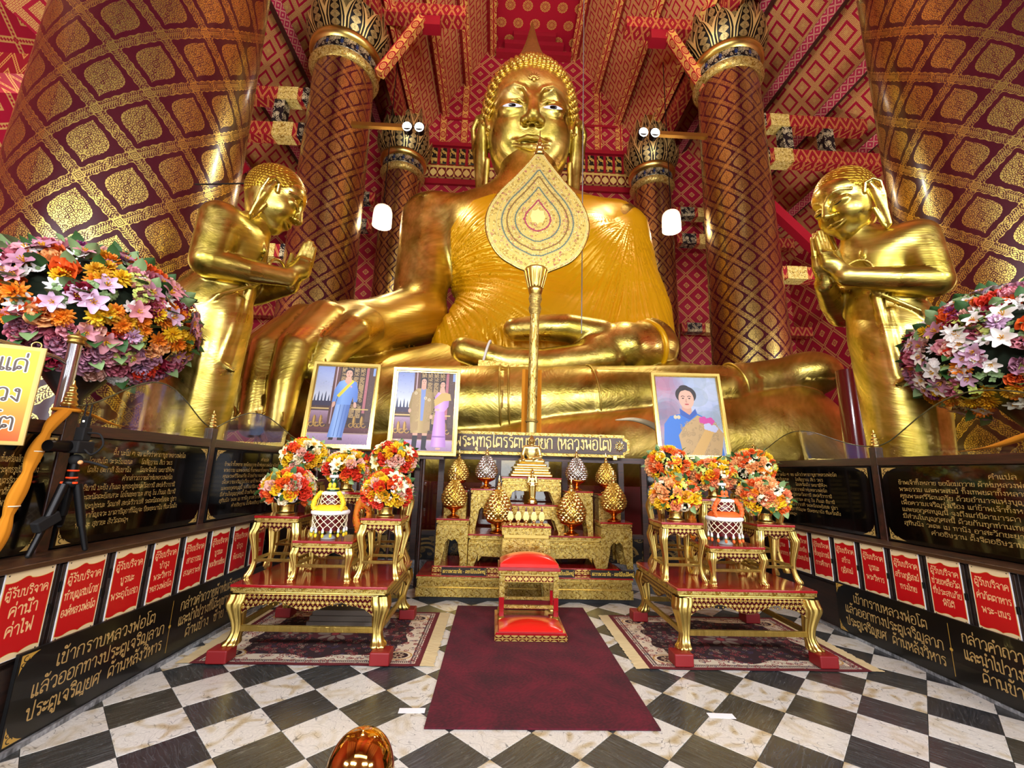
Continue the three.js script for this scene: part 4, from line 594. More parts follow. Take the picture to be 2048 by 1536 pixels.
// robe: thin satin over chest and left arm, gathered in folds
const EDGE = [[13, 1.2], [11.9, 0.6], [11.35, -0.3], [11, -1.1], [9.9, -1.85], [8.6, -1.75], [7.7, -1.9], [6, -2.1], [4.2, -2.5]];
const edgeX = (y) => { for (let i = 1; i < EDGE.length; i++) if (y > EDGE[i][0]) { const [a, b] = EDGE[i - 1], [c, d] = EDGE[i]; return d + (b - d) * Math.max(0, Math.min(1, (y - c) / (a - c))); } return -2.5; };
const SLEEVE = [[4.2, 10.9, -15.1, 4.55, 10.65, -15, 1.05, 1.0], [4.55, 10.65, -15, 4.75, 7.2, -14.4, 1.0, 1.0], [4.75, 7.2, -14.4, 4.7, 5.75, -13.2, 1.0, 0.9], [-1.4, 11, -15.1, 4.2, 10.9, -15.1, 1.03, 1.05]];
function robeF(x, y, z) {
  let d = torsoF(x, y, z); d = smin(d, chD(x, y, z, SLEEVE), 0.8); d = smin(d, capD(x, y, z, [2.4, 9.4, -14.3, 4.5, 7.2, -14.1, 1.0, 0.9]), 1.2); d = smin(d, ellD(x, y, z, [1.3, 5.6, -14], [3.3, 2.2, 1.6]), 1.2); d = smin(d, capD(x, y, z, [-1.2, 5.2, -13.6, -0.9, 4.4, -12.6, 0.8, 0.5]), 1.0);
  // folds fan out from the armpit and down the sleeve
  const ax = x + 2.5, ay = y - 8.3, r = Math.hypot(ax, ay), th = Math.atan2(ay, ax), w = Math.exp(-Math.pow((r - 1.6) / 2.2, 2)) * (ay < 1.2 ? 1 : Math.exp(-(ay - 1.2) * 1.5));
  const n1 = nz(x * 0.7, y * 0.7, 3), f1 = Math.min(1, 2.6 * Math.abs(nz(th * 13 + n1, r * 0.3, 1) + 0.45 * nz(th * 31, r * 0.6, 4))), bx = x - 4.7, by = y - 10.9, th2 = Math.atan2(by, bx), r2 = Math.hypot(bx, by), w2 = Math.exp(-Math.pow((x - 3.9) / 1.5, 2)) * Math.min(1, Math.max(0, (10.6 - y) / 2)), f2 = Math.min(1, 2.6 * Math.abs(nz(th2 * 15, r2 * 0.25, 8) + 0.45 * nz(th2 * 36, r2 * 0.5, 2))), w3 = Math.exp(-Math.pow((y - 5.2) / 0.9, 2)) * Math.exp(-Math.pow((x - 0.4) / 2.4, 2)), f3 = Math.min(1, 2.6 * Math.abs(nz(x * 3.2, y * 0.5, 5) + 0.4 * nz(x * 7, y * 0.8, 3)));
  d -= 0.07 - 0.065 * w * (0.6 - f1) - 0.06 * w2 * (0.6 - f2) - 0.05 * w3 * (0.6 - f3) + 0.012 * nz(x * 2.2, y * 2.2, z);
  const e = edgeX(y) - x, shell = Math.max(d, -(d + 0.22)); return Math.max(shell, e, 4.25 - y, -15.6 - z);
}
bpart('robe', sdfMesh(robeF, [-3.2, 4, -15.7], [6.9, 12.4, -12], 0.052, 1), M.satin, 'shiny yellow satin robe over one shoulder');
// bracelet cloth at the wrist, thread on the finger, brocade strip, nails
{
  const ring = (p, d, r, t, n, m, sq = 1) => { const g = new THREE.TorusGeometry(r, t, 8, 40); g.scale(1, sq, 1); g.applyQuaternion(new THREE.Quaternion().setFromUnitVectors(V(0, 0, 1), V(...d).normalize())); return bpart(n, g.translate(...p), m); };
  ring([4.45, 5.34, -12.45], [1, 0.25, -0.5], 0.78, 0.085, 'wrist_band', M.satin); ring([-0.35, 4.6, -11.35], [1, -0.25, 0], 0.43, 0.035, 'white_thread', M.white);
  ring([0.1, 3.08, -10.4], [1, 0.05, 0.05], 1.02, 0.025, 'hem_ring', M.gold); ring([0.3, 3.1, -10.4], [1, 0.05, 0.05], 1.0, 0.02, 'hem_ring', M.gold); ring([2.3, 3.3, -10.55], [1, 0.1, -0.05], 0.93, 0.025, 'hem_ring', M.gold); ring([6.1, 3.87, -10.7], [1, 0.3, 0], 0.6, 0.03, 'ankle_ring', M.gold);
  const bs = box(2.6, 0.42, 0.12); bs.rotateZ(-0.09); bpart('brocade_strip', bs.translate(0.75, 4.06, -10.95), M.carve);
  for (const [f, w] of [[0, 0.2], [1, 0.21], [2, 0.22], [3, 0.24]]) { const a = FING[f][2], b = FING[f][3], dz = 0.2, g = new THREE.TorusGeometry(w, 0.02, 6, 24, Math.PI); g.scale(1, 1.25, 1); g.rotateX(-0.38); bpart('nail_line', g.translate(b[0], b[1] + 0.08, b[2] + FING[f][5] * 0.93), M.gold); }
  bpart('pedestal', boxB(-6.5, 8.9, 0, 1.3, -16.5, -9.2), M.redDark);
}
// ------------------------------------------------------------------ two praying disciples (built facing +x, one mirrored)
function praying() {
  const U = 0.355, hcx = 0.33, hcy = 4.3, tilt = 20 * rad, yaw = -4 * rad;
  const cy = Math.cos(yaw), sy = Math.sin(yaw), ct = Math.cos(tilt), st = Math.sin(tilt);
  const toH = (x, y, z) => { const a = x - hcx, b = y - hcy, fz = a * cy + z * sy, fx = a * sy - z * cy; return [fx / U, (b * ct + fz * st) / U, (-b * st + fz * ct) / U]; };
  const fromH = (lx, ly, lz) => { const b = (ly * ct - lz * st) * U, fz = (ly * st + lz * ct) * U, fx = lx * U; return V(hcx + fz * cy + fx * sy, hcy + b, fz * sy - fx * cy); };
  const C = [[[-0.1, 2.3, 0, 0.0, 0.1, 0, 0.46, 0.36], 0.2], [[0.02, 2.3, 0.1, 0.12, 0.1, 0.08, 0.36, 0.3], 0.2], [[-0.18, 2.5, 0, -0.14, 0.3, 0, 0.42, 0.34], 0.2], [[0.08, 3.55, 0, 0.28, 4.1, 0, 0.2, 0.18], 0.15]];
  const ARM = [1, -1].map((s) => chain([[-0.1, 3.56, s * 0.5], [-0.08, 2.92, s * 0.6], [0.3, 2.98, s * 0.42], [0.74, 3.1, s * 0.15]], 0.25, 0.125));
  const HAND = [1, -1].map((s) => [[[0.74, 3.14, s * 0.13, 0.84, 3.3, s * 0.075, 0.125, 0.09], 0.06], [[0.84, 3.3, s * 0.07, 0.86, 3.44, s * 0.06, 0.1, 0.075], 0.06], [[0.92, 3.32, s * 0.06, 0.94, 3.44, s * 0.055, 0.075, 0.06], 0.05], [[0.72, 3.3, s * 0.09, 0.72, 3.5, s * 0.07, 0.045, 0.034], 0.03], ...[0, 1, 2, 3].map((i) => [[0.8 + i * 0.058, 3.46, s * 0.045, 0.85 + i * 0.047, 3.46 + [0.28, 0.34, 0.33, 0.26][i], s * 0.034, 0.036, 0.026], 0.012])]);
  const FOLD = [chain([[-0.2, 3.95, -0.2], [0.22, 3.75, 0.1], [0.42, 3.4, 0.16], [0.4, 3.0, 0.3]], 0.025, 0.02), chain([[0.42, 2.9, 0.22], [0.1, 2.55, 0.5], [-0.32, 1.95, 0.38]], 0.03, 0.02), chain([[0.34, 2.85, 0.2], [0.34, 2.3, 0.24], [0.32, 1.75, 0.26], [0.3, 1.6, 0.3]], 0.06, 0.04), chain([[0.28, 2.6, 0.3], [0.28, 2.1, 0.34], [0.24, 1.7, 0.36]], 0.045, 0.04), chain([[0.06, 1.9, 0.46], [0.08, 1.0, 0.42], [0.1, 0.1, 0.38]], 0.028, 0.028), chain([[-0.3, 1.95, 0.36], [0.02, 1.82, 0.47], [0.4, 1.62, 0.3]], 0.025, 0.025)];
  const f = (x, y, z) => {
    let d = ellD(x, y, z, [0.04, 3.3, 0], [0.36, 0.66, 0.46]); d = smin(d, ellD(x, y, z, [-0.04, 2.7, 0], [0.36, 0.6, 0.42]), 0.25); d = smin(d, capD(x, y, z, [-0.06, 3.56, 0.42, -0.06, 3.56, -0.42, 0.24, 0.24]), 0.25);
    for (const [c, k] of C) d = smin(d, capD(x, y, z, c), k);
    for (const a of ARM) d = smin(d, chD(x, y, z, a), 0.07); for (const h of FOLD) d = smin(d, chD(x, y, z, h), 0.03);
    for (const H of HAND) { let e = 9; for (const [c, k] of H) e = smin(e, capD(x, y, z, c), k); d = smin(d, e, 0.03); }
    d = smin(d, capD(x, y, z, [0.12, 0.05, 0.12, 0.42, 0.05, 0.14, 0.1, 0.07]), 0.05); d = smin(d, capD(x, y, z, [0.12, 0.05, -0.12, 0.42, 0.05, -0.14, 0.1, 0.07]), 0.05);
    return d;
  };
  const body = sdfMesh(f, [-0.8, -0.08, -1.0], [1.2, 4.2, 1.0], 0.026, 1), head = sdfMesh((x, y, z) => U * headF(...toH(x, y, z)), [hcx - 0.6, hcy - 0.75, -0.6], [hcx + 0.62, hcy + 0.66, 0.6], 0.0125, 1);
  const hair = sdfMesh((x, y, z) => { const l = toH(x, y, z); return U * Math.max(ellD(...l, [0, 0.4, -0.2], [1.03, 1.2, 1.16]), 0.86 - 0.2 * l[0] * l[0] - (l[2] < 0.6 ? (0.6 - l[2]) * 0.95 : 0) - l[1]); }, [hcx - 0.6, hcy - 0.75, -0.6], [hcx + 0.62, hcy + 0.66, 0.6], 0.02, 1);
  const eyes = []; for (const s of [-1, 1]) eyes.push(grid((u, v) => { const a = u * 2 - 1, b = v * 2 - 1, x = s * 0.43 + a * 0.2, y = 0.1 - 0.05 * (1 - a * a) + b * 0.022 * (1 - a * a), p = fromH(x, y, faceZ(x, y) + 0.012); return [p.x, p.y, p.z]; }, 10, 4));
  return { body: mergeGeometries([body, head]), hair, eyes: merge(eyes), cuff: new THREE.TorusGeometry(0.15, 0.02, 8, 24).rotateY(1.0).translate(0.62, 3.15, 0.23) };
}
const PG = praying();
const mirror = (g) => { const m = g.clone(), p = m.attributes.position, n = m.attributes.normal; for (let i = 0; i < p.count; i++) { p.setX(i, -p.getX(i)); n.setX(i, -n.getX(i)); } if (m.index) { const a = m.index.array; for (let i = 0; i < a.length; i += 3) { const t = a[i]; a[i] = a[i + 1]; a[i + 1] = t; } } else { for (const k of ['position', 'normal', 'uv']) { const at = m.attributes[k], s = at.itemSize, a = at.array; for (let i = 0; i < at.count; i += 3) for (let c = 0; c < s; c++) { const t = a[i * s + c]; a[i * s + c] = a[(i + 1) * s + c]; a[(i + 1) * s + c] = t; } } } return m; };
const hairBump = tex(256, 256, (g, w, h) => { g.fillStyle = '#222'; g.fillRect(0, 0, w, h); const n = 13; for (let j = 0; j < n; j++) for (let i = 0; i < n; i++) for (const [r, c] of [[8, '#888'], [5, '#ddd'], [2, '#555']]) { g.fillStyle = c; g.beginPath(); g.arc((i + 0.5 + (j & 1) * 0.5) * w / n % w, (j + 0.5) * h / n, r, 0, 6.3); g.fill(); } }, false);
M.stipple = S({ color: 0xc9a437, metalness: 1, roughness: 0.36, bumpMap: rep(hairBump, 1.8, 1.8), bumpScale: 0.022 });
function disciple(p, turn, flip, label, sc, lean) {
  const t = thing('praying_statue', label, 'statue', p, turn, 'golden disciples at prayer'), m = flip ? mirror : (g) => g; t.scale.setScalar(sc); t.rotation.z = lean;
  part('body', m(PG.body), M.goldFig, t); part('hair', m(PG.hair), M.stipple, t); part('eye_lines', m(PG.eyes), M.black, t); part('cuff', m(PG.cuff), M.goldFig, t);
  part('pedestal', lathe([[0, -1.12], [0.75, -1.12], [0.75, -0.6], [0.62, -0.5], [0.7, -0.3], [0.6, -0.06], [0, -0.06]], 28), M.redDark, t);
}
disciple([-4.04, 1.15, -5.74], 0.3, false, 'golden praying disciple statue standing on the left', 1.0, -0.07);
disciple([5.3, 1.15, -5.4], 0.2, true, 'golden praying disciple statue standing on the right', 0.985, 0.03);
{ const t = thing('red_pillar', 'narrow dark red lacquer pillar behind the right praying statue', 'pillar', [5.68, 0, -6.6]); part('shaft', lathe([[0.2, 0], [0.17, 3.3], [0, 3.3]], 24), P({ color: 0x6a0c16, roughness: 0.2, clearcoat: 0.5 }), t); part('base', lathe([[0, 0], [0.3, 0], [0.3, 0.2], [0.21, 0.3]], 24), M.redDark, t); }

// ------------------------------------------------------------------ ceremonial fan in front of the statue
{
  const t = thing('ceremonial_fan', 'golden leaf-shaped ceremonial fan on a tall pole', 'fan', [0.555, 0, -7.2]);
  const LW = [[0, 0.03], [0.085, 0.18], [0.23, 0.47], [0.38, 0.8], [0.55, 1], [0.72, 0.97], [0.89, 0.69], [1, 0.14]], lw = new THREE.SplineCurve(LW.map((p) => new THREE.Vector2(...p))).getPoints(23), leaf = (s) => [...lw.map((p) => [p.y * 0.93 * s, 6.15 + (7.56 - p.x * 2.5 - 6.15) * s]), ...lw.slice().reverse().map((p) => [-p.y * 0.93 * s, 6.15 + (7.56 - p.x * 2.5 - 6.15) * s])];
  const fanTex = tex(1024, 1400, (g, w, h) => {
    g.fillStyle = '#d9bd62'; g.fillRect(0, 0, w, h); const P2 = (s) => { g.beginPath(); leaf(s).forEach(([x, y], i) => { const X = (x / 1.9 + 0.5) * w, Y = (7.6 - y) / 2.6 * h; i ? g.lineTo(X, Y) : g.moveTo(X, Y); }); g.closePath(); };
    scrolls(g, w, h, 1500, 6, 15, '#8f6a2a', 3, 12); scrolls(g, w, h, 260, 8, 18, '#a8435a', 4, 13); scrolls(g, w, h, 500, 4, 9, '#f4e6a0', 3, 14);
    [0.97, 0.8, 0.73, 0.66, 0.55, 0.48, 0.4, 0.3, 0.2].forEach((s, i) => { P2(s); g.lineWidth = i === 0 ? 16 : 9; g.strokeStyle = '#f1dd8c'; g.stroke(); g.lineWidth = 3; g.strokeStyle = '#6f5524'; g.stroke(); });
    g.save(); P2(0.73); g.clip(); for (const [s, c] of [[0.7, '#6a7a6a'], [0.6, '#8a6a3a'], [0.44, '#6a7a6a'], [0.25, '#a8435a']]) { P2(s); g.setLineDash([10, 14]); g.lineWidth = 16; g.strokeStyle = c; g.stroke(); } g.setLineDash([]); g.restore();
    g.save(); g.translate(w / 2, h * 0.55); g.fillStyle = '#efd98a'; for (const m of [-1, 0, 1]) { g.save(); g.rotate(m * 0.7); motif(g, 90, '#f1dd8c', '#7a5a26', 3, 0); g.restore(); } g.restore();
  });
  const lg = extr(shapeOf(leaf(1)), 0.05, 0.01); { const p = lg.attributes.position, uv = lg.attributes.uv; for (let i = 0; i < p.count; i++) uv.setXY(i, p.getX(i) / 1.9 + 0.5, (p.getY(i) - 5.0) / 2.6); }
  part('leaf', lg, S({ map: fanTex, metalness: 0.5, roughness: 0.42 }), t);
  part('rim', tube(leaf(1).filter((p, i) => i !== 24).map(([x, y]) => [x, y, 0.03]), 0.028, 120, 8, true), M.leafGold, t);
  part('spire', T(lathe(smoothPts([[0.09, 0], [0.1, 0.05], [0.06, 0.1], [0.075, 0.16], [0.045, 0.22], [0.05, 0.27], [0.02, 0.36], [0.006, 0.55]], 30), 16), 0, 7.48, 0.03), M.leafGold, t);
  part('collar', T(lathe(smoothPts([[0.1, 0], [0.13, 0.1], [0.12, 0.2], [0.2, 0.42], [0.21, 0.5], [0.14, 0.52]], 24), 12), 0, 4.62, 0.03), M.leafGold, t);
  for (let i = 0; i < 14; i++) { const a = i / 14 * 6.283; part('collar_leaf', T(rbox(0.035, 0.34, 0.02, 0.008).rotateX(0.25).translate(0, 0, 0.17), 0, 0, 0).rotateY(a).translate(0, 4.92, 0.03), M.leafGold, t); }
  part('upper_pole', T(lathe([[0.1, 0], [0.11, 0.02], [0.085, 0.06], [0.08, 1.9], [0.1, 1.95], [0.115, 2.02], [0.09, 2.1], [0.12, 2.2], [0.1, 2.3]], 20), 0, 2.36, 0.03), S({ map: rep(carveTex, 1, 6), bumpMap: rep(carveBump, 1, 6), bumpScale: 0.006, metalness: 0.7, roughness: 0.4 }), t);
  part('lower_pole', rod([0, 0.06, 0.03], [0, 2.4, 0.03], 0.09, 0.085, 16), M.fanGold ??= S({ color: 0xe4cc7c, metalness: 0.7, roughness: 0.42 }), t); part('foot', lathe([[0, 0], [0.35, 0], [0.35, 0.06], [0.1, 0.12]], 24), M.redDark, t);
  part('orange_cloth', grid((u, v) => [(u - 0.5) * 0.34 + Math.sin(v * 5) * 0.01, 1.4 + v * 1.9, -0.1 + Math.sin(u * 14) * 0.02], 14, 8), M.cloth, t);
  t.rotation.z = -0.012;
}
// ------------------------------------------------------------------ framed portraits on easels
function portrait(x, y, z, w, h, lean, turn, paint, label) {
  const t = thing('framed_portrait', label, 'picture frame', [x, y, z], turn, 'framed portraits on easels'), f = 0.038;
  const fr = new THREE.Shape(); fr.moveTo(-w / 2, 0); fr.lineTo(w / 2, 0); fr.lineTo(w / 2, h); fr.lineTo(-w / 2, h); const ho = new THREE.Path(); ho.moveTo(-w / 2 + f, f); ho.lineTo(-w / 2 + f, h - f); ho.lineTo(w / 2 - f, h - f); ho.lineTo(w / 2 - f, f); fr.holes.push(ho);
  const fi = new THREE.Shape(); const a = f - 0.004, b = f + 0.022; fi.moveTo(-w / 2 + a, a); fi.lineTo(w / 2 - a, a); fi.lineTo(w / 2 - a, h - a); fi.lineTo(-w / 2 + a, h - a); const hi = new THREE.Path(); hi.moveTo(-w / 2 + b, b); hi.lineTo(-w / 2 + b, h - b); hi.lineTo(w / 2 - b, h - b); hi.lineTo(w / 2 - b, b); fi.holes.push(hi);
  const R = (g) => g.rotateX(-lean);
  part('frame', R(extr(fr, 0.04, 0.006)), M.leafGold, t); part('inner_frame', R(extr(fi, 0.025, 0.003)), M.brightGold, t);
  part('picture', R(T(uvRect(w - 2 * f, h - 2 * f), 0, h / 2, 0.012)), P({ map: tex(512, Math.round(512 * h / w), paint), roughness: 0.5 }), t); part('back', R(box(w - 0.06, h - 0.06, 0.012, 0, h / 2, -0.002)), M.woodDark, t);
  const e = thing('easel', 'dark wooden easel under the ' + label.split(',')[0], 'easel', [x, 0, z - 0.06], turn, 'wooden easels'); for (const s of x > -1.5 && x < 0 ? [-0.32, 0.04] : [-0.22, 0.2]) part('leg', rod([s * 1.2, 0, 0.06], [s, y, 0.03], 0.022, 0.02, 8), M.wood, e); part('leg', rod([0, 0, -0.12], [0, y + 0.05, -0.02], 0.02, 0.02, 8), M.wood, e); part('crossbar', box(0.62, 0.035, 0.06, 0, y - 0.03, 0.04), M.wood, e);
}
const blob = (g, c, pts) => { g.fillStyle = c; g.beginPath(); pts.forEach(([x, y], i) => i ? g.lineTo(x, y) : g.moveTo(x, y)); g.closePath(); g.fill(); };
const ov = (g, c, x, y, a, b, r = 0) => { g.fillStyle = c; g.beginPath(); g.ellipse(x, y, a, b, r, 0, 6.3); g.fill(); };
function faceOn(g, x, y, s, hair, bun) { ov(g, hair, x, y - s * 0.42, s * 0.98, s * 0.86); if (bun) ov(g, hair, x - s * 0.1, y - s * 1.05, s * 0.5, s * 0.34); ov(g, '#d9a890', x, y, s * 0.72, s * 0.95); blob(g, hair, [[x - s * 0.74, y - s * 0.2], [x - s * 0.5, y - s * 0.75], [x, y - s * 0.9], [x + s * 0.5, y - s * 0.75], [x + s * 0.74, y - s * 0.2], [x + s * 0.62, y - s * 0.9], [x, y - s * 1.2], [x - s * 0.62, y - s * 0.9]]); for (const m of [-1, 1]) { g.strokeStyle = '#3a2420'; g.lineWidth = s * 0.06; g.beginPath(); g.arc(x + m * s * 0.3, y - s * 0.12, s * 0.18, 3.6, 5.8); g.stroke(); ov(g, '#2a1a18', x + m * s * 0.3, y - s * 0.06, s * 0.1, s * 0.06); } g.strokeStyle = '#a97763'; g.beginPath(); g.moveTo(x, y); g.lineTo(x - s * 0.06, y + s * 0.28); g.lineTo(x + s * 0.06, y + s * 0.3); g.stroke(); ov(g, '#b04a48', x, y + s * 0.52, s * 0.2, s * 0.07); }
function palace(g, w, h, seed) {
  const R = rng(seed), F = (c, x, y, a, b) => { g.fillStyle = c; g.fillRect(w * x, h * y, w * a, h * b); };
  const grad = (c0, c1, x, y, a, b) => { const q = g.createLinearGradient(0, h * y, 0, h * (y + b)); q.addColorStop(0, c0); q.addColorStop(1, c1); g.fillStyle = q; g.fillRect(w * x, h * y, w * a, h * b); };
  F('#4a332e', 0, 0, 1, 1); grad('#7f8fc4', '#dfe4ec', 0, 0, 0.33, 0.5); F('#5d3a34', 0.3, 0, 0.1, 0.78); F('#b9a0a8', 0.335, 0, 0.02, 0.74); F('#3a2a26', 0.4, 0, 0.42, 0.74); for (let i = 0; i < 4; i++) scrollsIn(g, w * (0.42 + i * 0.1), 0, w * 0.08, h * 0.66); F('#b06a72', 0.82, 0, 0.045, 0.6); F('#5a4440', 0.88, 0, 0.12, 0.7); F('#8aa2d8', 0.93, 0, 0.07, 0.12);
  for (let i = 0; i < 5; i++) { const x = w * (0.05 + i * 0.055), t = h * (0.33 + R() * 0.06); blob(g, '#3b4460', [[x - 9, h * 0.47], [x - 3, t + 20], [x, t], [x + 3, t + 20], [x + 9, h * 0.47]]); }
  F('#39324a', 0, 0.46, 0.32, 0.06); grad('#a98ea4', '#6d4a5c', 0, 0.58, 0.3, 0.16); F('#c9ad6a', 0, 0.545, 0.3, 0.018); F('#c9ad6a', 0.66, 0.545, 0.26, 0.016);
  for (const x of [0.1, 0.2, 0.72, 0.84]) { ov(g, '#7d5c26', w * x, h * 0.7, 15, 44); ov(g, '#c39a4a', w * x - 3, h * 0.69, 7, 38); for (const m of [-1, 1]) { g.strokeStyle = '#b38a40'; g.lineWidth = 7; g.beginPath(); g.arc(w * x + m * 20, h * 0.75, 16, 0, 5); g.stroke(); } }
  grad('#6a3a3c', '#4a2428', 0, 0.78, 1, 0.08); F('#b59a8a', 0, 0.845, 1, 0.012); grad('#b49ab8', '#8d7294', 0, 0.857, 1, 0.143);
  for (let i = 0; i < 500; i++) { g.globalAlpha = 0.1; ov(g, R() < 0.5 ? '#e8dccc' : '#1c1216', R() * w, R() * h, 2 + R() * 7, 1 + R() * 3, R() * 3); } g.globalAlpha = 1;
}
const shade = (g, x0, x1, c0, c1, c2) => { const q = g.createLinearGradient(x0, 0, x1, 0); q.addColorStop(0, c0); q.addColorStop(0.4, c1); q.addColorStop(1, c2); return q; };
function scrollsIn(g, x, y, w, h) { g.save(); g.translate(x, y); g.beginPath(); g.rect(0, 0, w, h); g.clip(); scrolls(g, w, h, 60, 8, 24, '#a58a5c', 5, 3); g.restore(); }
portrait(-2.30, 1.80, -6.33, 0.985, 1.33, 0.17, 0.07, (g, w, h) => {
  palace(g, w, h, 3); const C = (c, p) => blob(g, c, p.map(([x, y]) => [w * x, h * y]));
  C('#2a2024', [[0.37, 0.9], [0.44, 0.9], [0.43, 0.93], [0.36, 0.93]]); C('#2a2024', [[0.5, 0.9], [0.57, 0.9], [0.58, 0.93], [0.5, 0.93]]);
  C(shade(g, w * 0.32, w * 0.62, '#5a80cc', '#9cc0f2', '#5070b8'), [[0.4, 0.46], [0.63, 0.46], [0.62, 0.6], [0.57, 0.9], [0.34, 0.9], [0.37, 0.7]]); for (const x of [0.44, 0.5, 0.55]) C('#4f74be', [[x + 0.03, 0.5], [x + 0.04, 0.5], [x, 0.89], [x - 0.012, 0.89]]);
  C(shade(g, w * 0.32, w * 0.74, '#5f8ad6', '#86b0ee', '#5478c6'), [[0.33, 0.47], [0.34, 0.32], [0.4, 0.21], [0.48, 0.185], [0.6, 0.185], [0.68, 0.21], [0.72, 0.32], [0.73, 0.46], [0.67, 0.47], [0.65, 0.4], [0.63, 0.5], [0.4, 0.5], [0.41, 0.38], [0.39, 0.47]]);
  g.strokeStyle = '#e6d83a'; g.lineWidth = 26; g.beginPath(); g.moveTo(w * 0.62, h * 0.19); g.lineTo(w * 0.41, h * 0.4); g.stroke(); g.strokeStyle = '#c9b42a'; g.lineWidth = 3; g.stroke(); ov(g, '#d9ac96', w * 0.36, h * 0.5, 13, 26, 0.2); ov(g, '#d9ac96', w * 0.7, h * 0.5, 13, 26, -0.2); ov(g, '#e0a0a8', w * 0.6, h * 0.27, 8, 8); C('#d5a58e', [[0.5, 0.15], [0.58, 0.15], [0.6, 0.2], [0.54, 0.25], [0.48, 0.2]]); faceOn(g, w * 0.54, h * 0.105, 38, '#2b2326', true);
}, 'leftmost gilt-framed portrait of a person in blue with yellow sash');
portrait(-1.035, 1.735, -6.12, 0.955, 1.255, 0.06, 0.03, (g, w, h) => {
  palace(g, w, h, 8); const C = (c, p) => blob(g, c, p.map(([x, y]) => [w * x, h * y]));
  for (const x of [0.33, 0.48]) { C('#c69a80', [[x, 0.74], [x + 0.09, 0.74], [x + 0.08, 0.82], [x + 0.01, 0.82]]); C('#1c1a20', [[x + 0.005, 0.8], [x + 0.085, 0.8], [x + 0.075, 0.94], [x + 0.1, 0.97], [x, 0.97]]); }
  C(shade(g, w * 0.24, w * 0.66, '#8a7444', '#b9a06a', '#806a3e'), [[0.3, 0.77], [0.27, 0.56], [0.24, 0.44], [0.28, 0.28], [0.36, 0.22], [0.56, 0.22], [0.63, 0.28], [0.65, 0.46], [0.6, 0.56], [0.57, 0.77]]); C('#7e92c4', [[0.42, 0.21], [0.5, 0.21], [0.48, 0.62], [0.44, 0.62]]); scrollsIn(g, w * 0.29, h * 0.26, w * 0.12, h * 0.48); scrollsIn(g, w * 0.5, h * 0.26, w * 0.1, h * 0.48); ov(g, '#d3a48a', w * 0.26, h * 0.5, 12, 18); ov(g, '#d3a48a', w * 0.61, h * 0.57, 12, 18); for (const [x, y] of [[0.34, 0.28], [0.56, 0.36], [0.5, 0.34]]) rosette(g, w * x, h * y, 15, '#d8cfa8', '#8a3a3a');
  C(shade(g, w * 0.62, w * 0.88, '#a070b4', '#d6a6dc', '#9a6ab0'), [[0.63, 0.93], [0.66, 0.6], [0.68, 0.48], [0.82, 0.48], [0.84, 0.62], [0.87, 0.93]]); C(shade(g, w * 0.64, w * 0.9, '#b080be', '#d9aede', '#a878b8'), [[0.66, 0.5], [0.65, 0.32], [0.7, 0.26], [0.82, 0.26], [0.89, 0.32], [0.88, 0.44], [0.82, 0.5]]); C('#c6a862', [[0.66, 0.44], [0.64, 0.36], [0.78, 0.25], [0.9, 0.28], [0.92, 0.36], [0.8, 0.37]]); ov(g, '#dbb09a', w * 0.7, h * 0.48, 22, 11); g.fillStyle = '#8a5fa0'; g.fillRect(w * 0.645, h * 0.8, w * 0.215, 10); ov(g, '#d0a088', w * 0.75, h * 0.95, 22, 8);
  C('#cf9e86', [[0.42, 0.16], [0.5, 0.16], [0.5, 0.22], [0.46, 0.24], [0.42, 0.22]]); C('#d3a48c', [[0.74, 0.2], [0.8, 0.2], [0.82, 0.27], [0.72, 0.27]]); faceOn(g, w * 0.46, h * 0.135, 29, '#2b2326', false); faceOn(g, w * 0.77, h * 0.165, 27, '#1f191c', true);
}, 'gilt-framed portrait of a pair standing, one in tan and one in lilac');
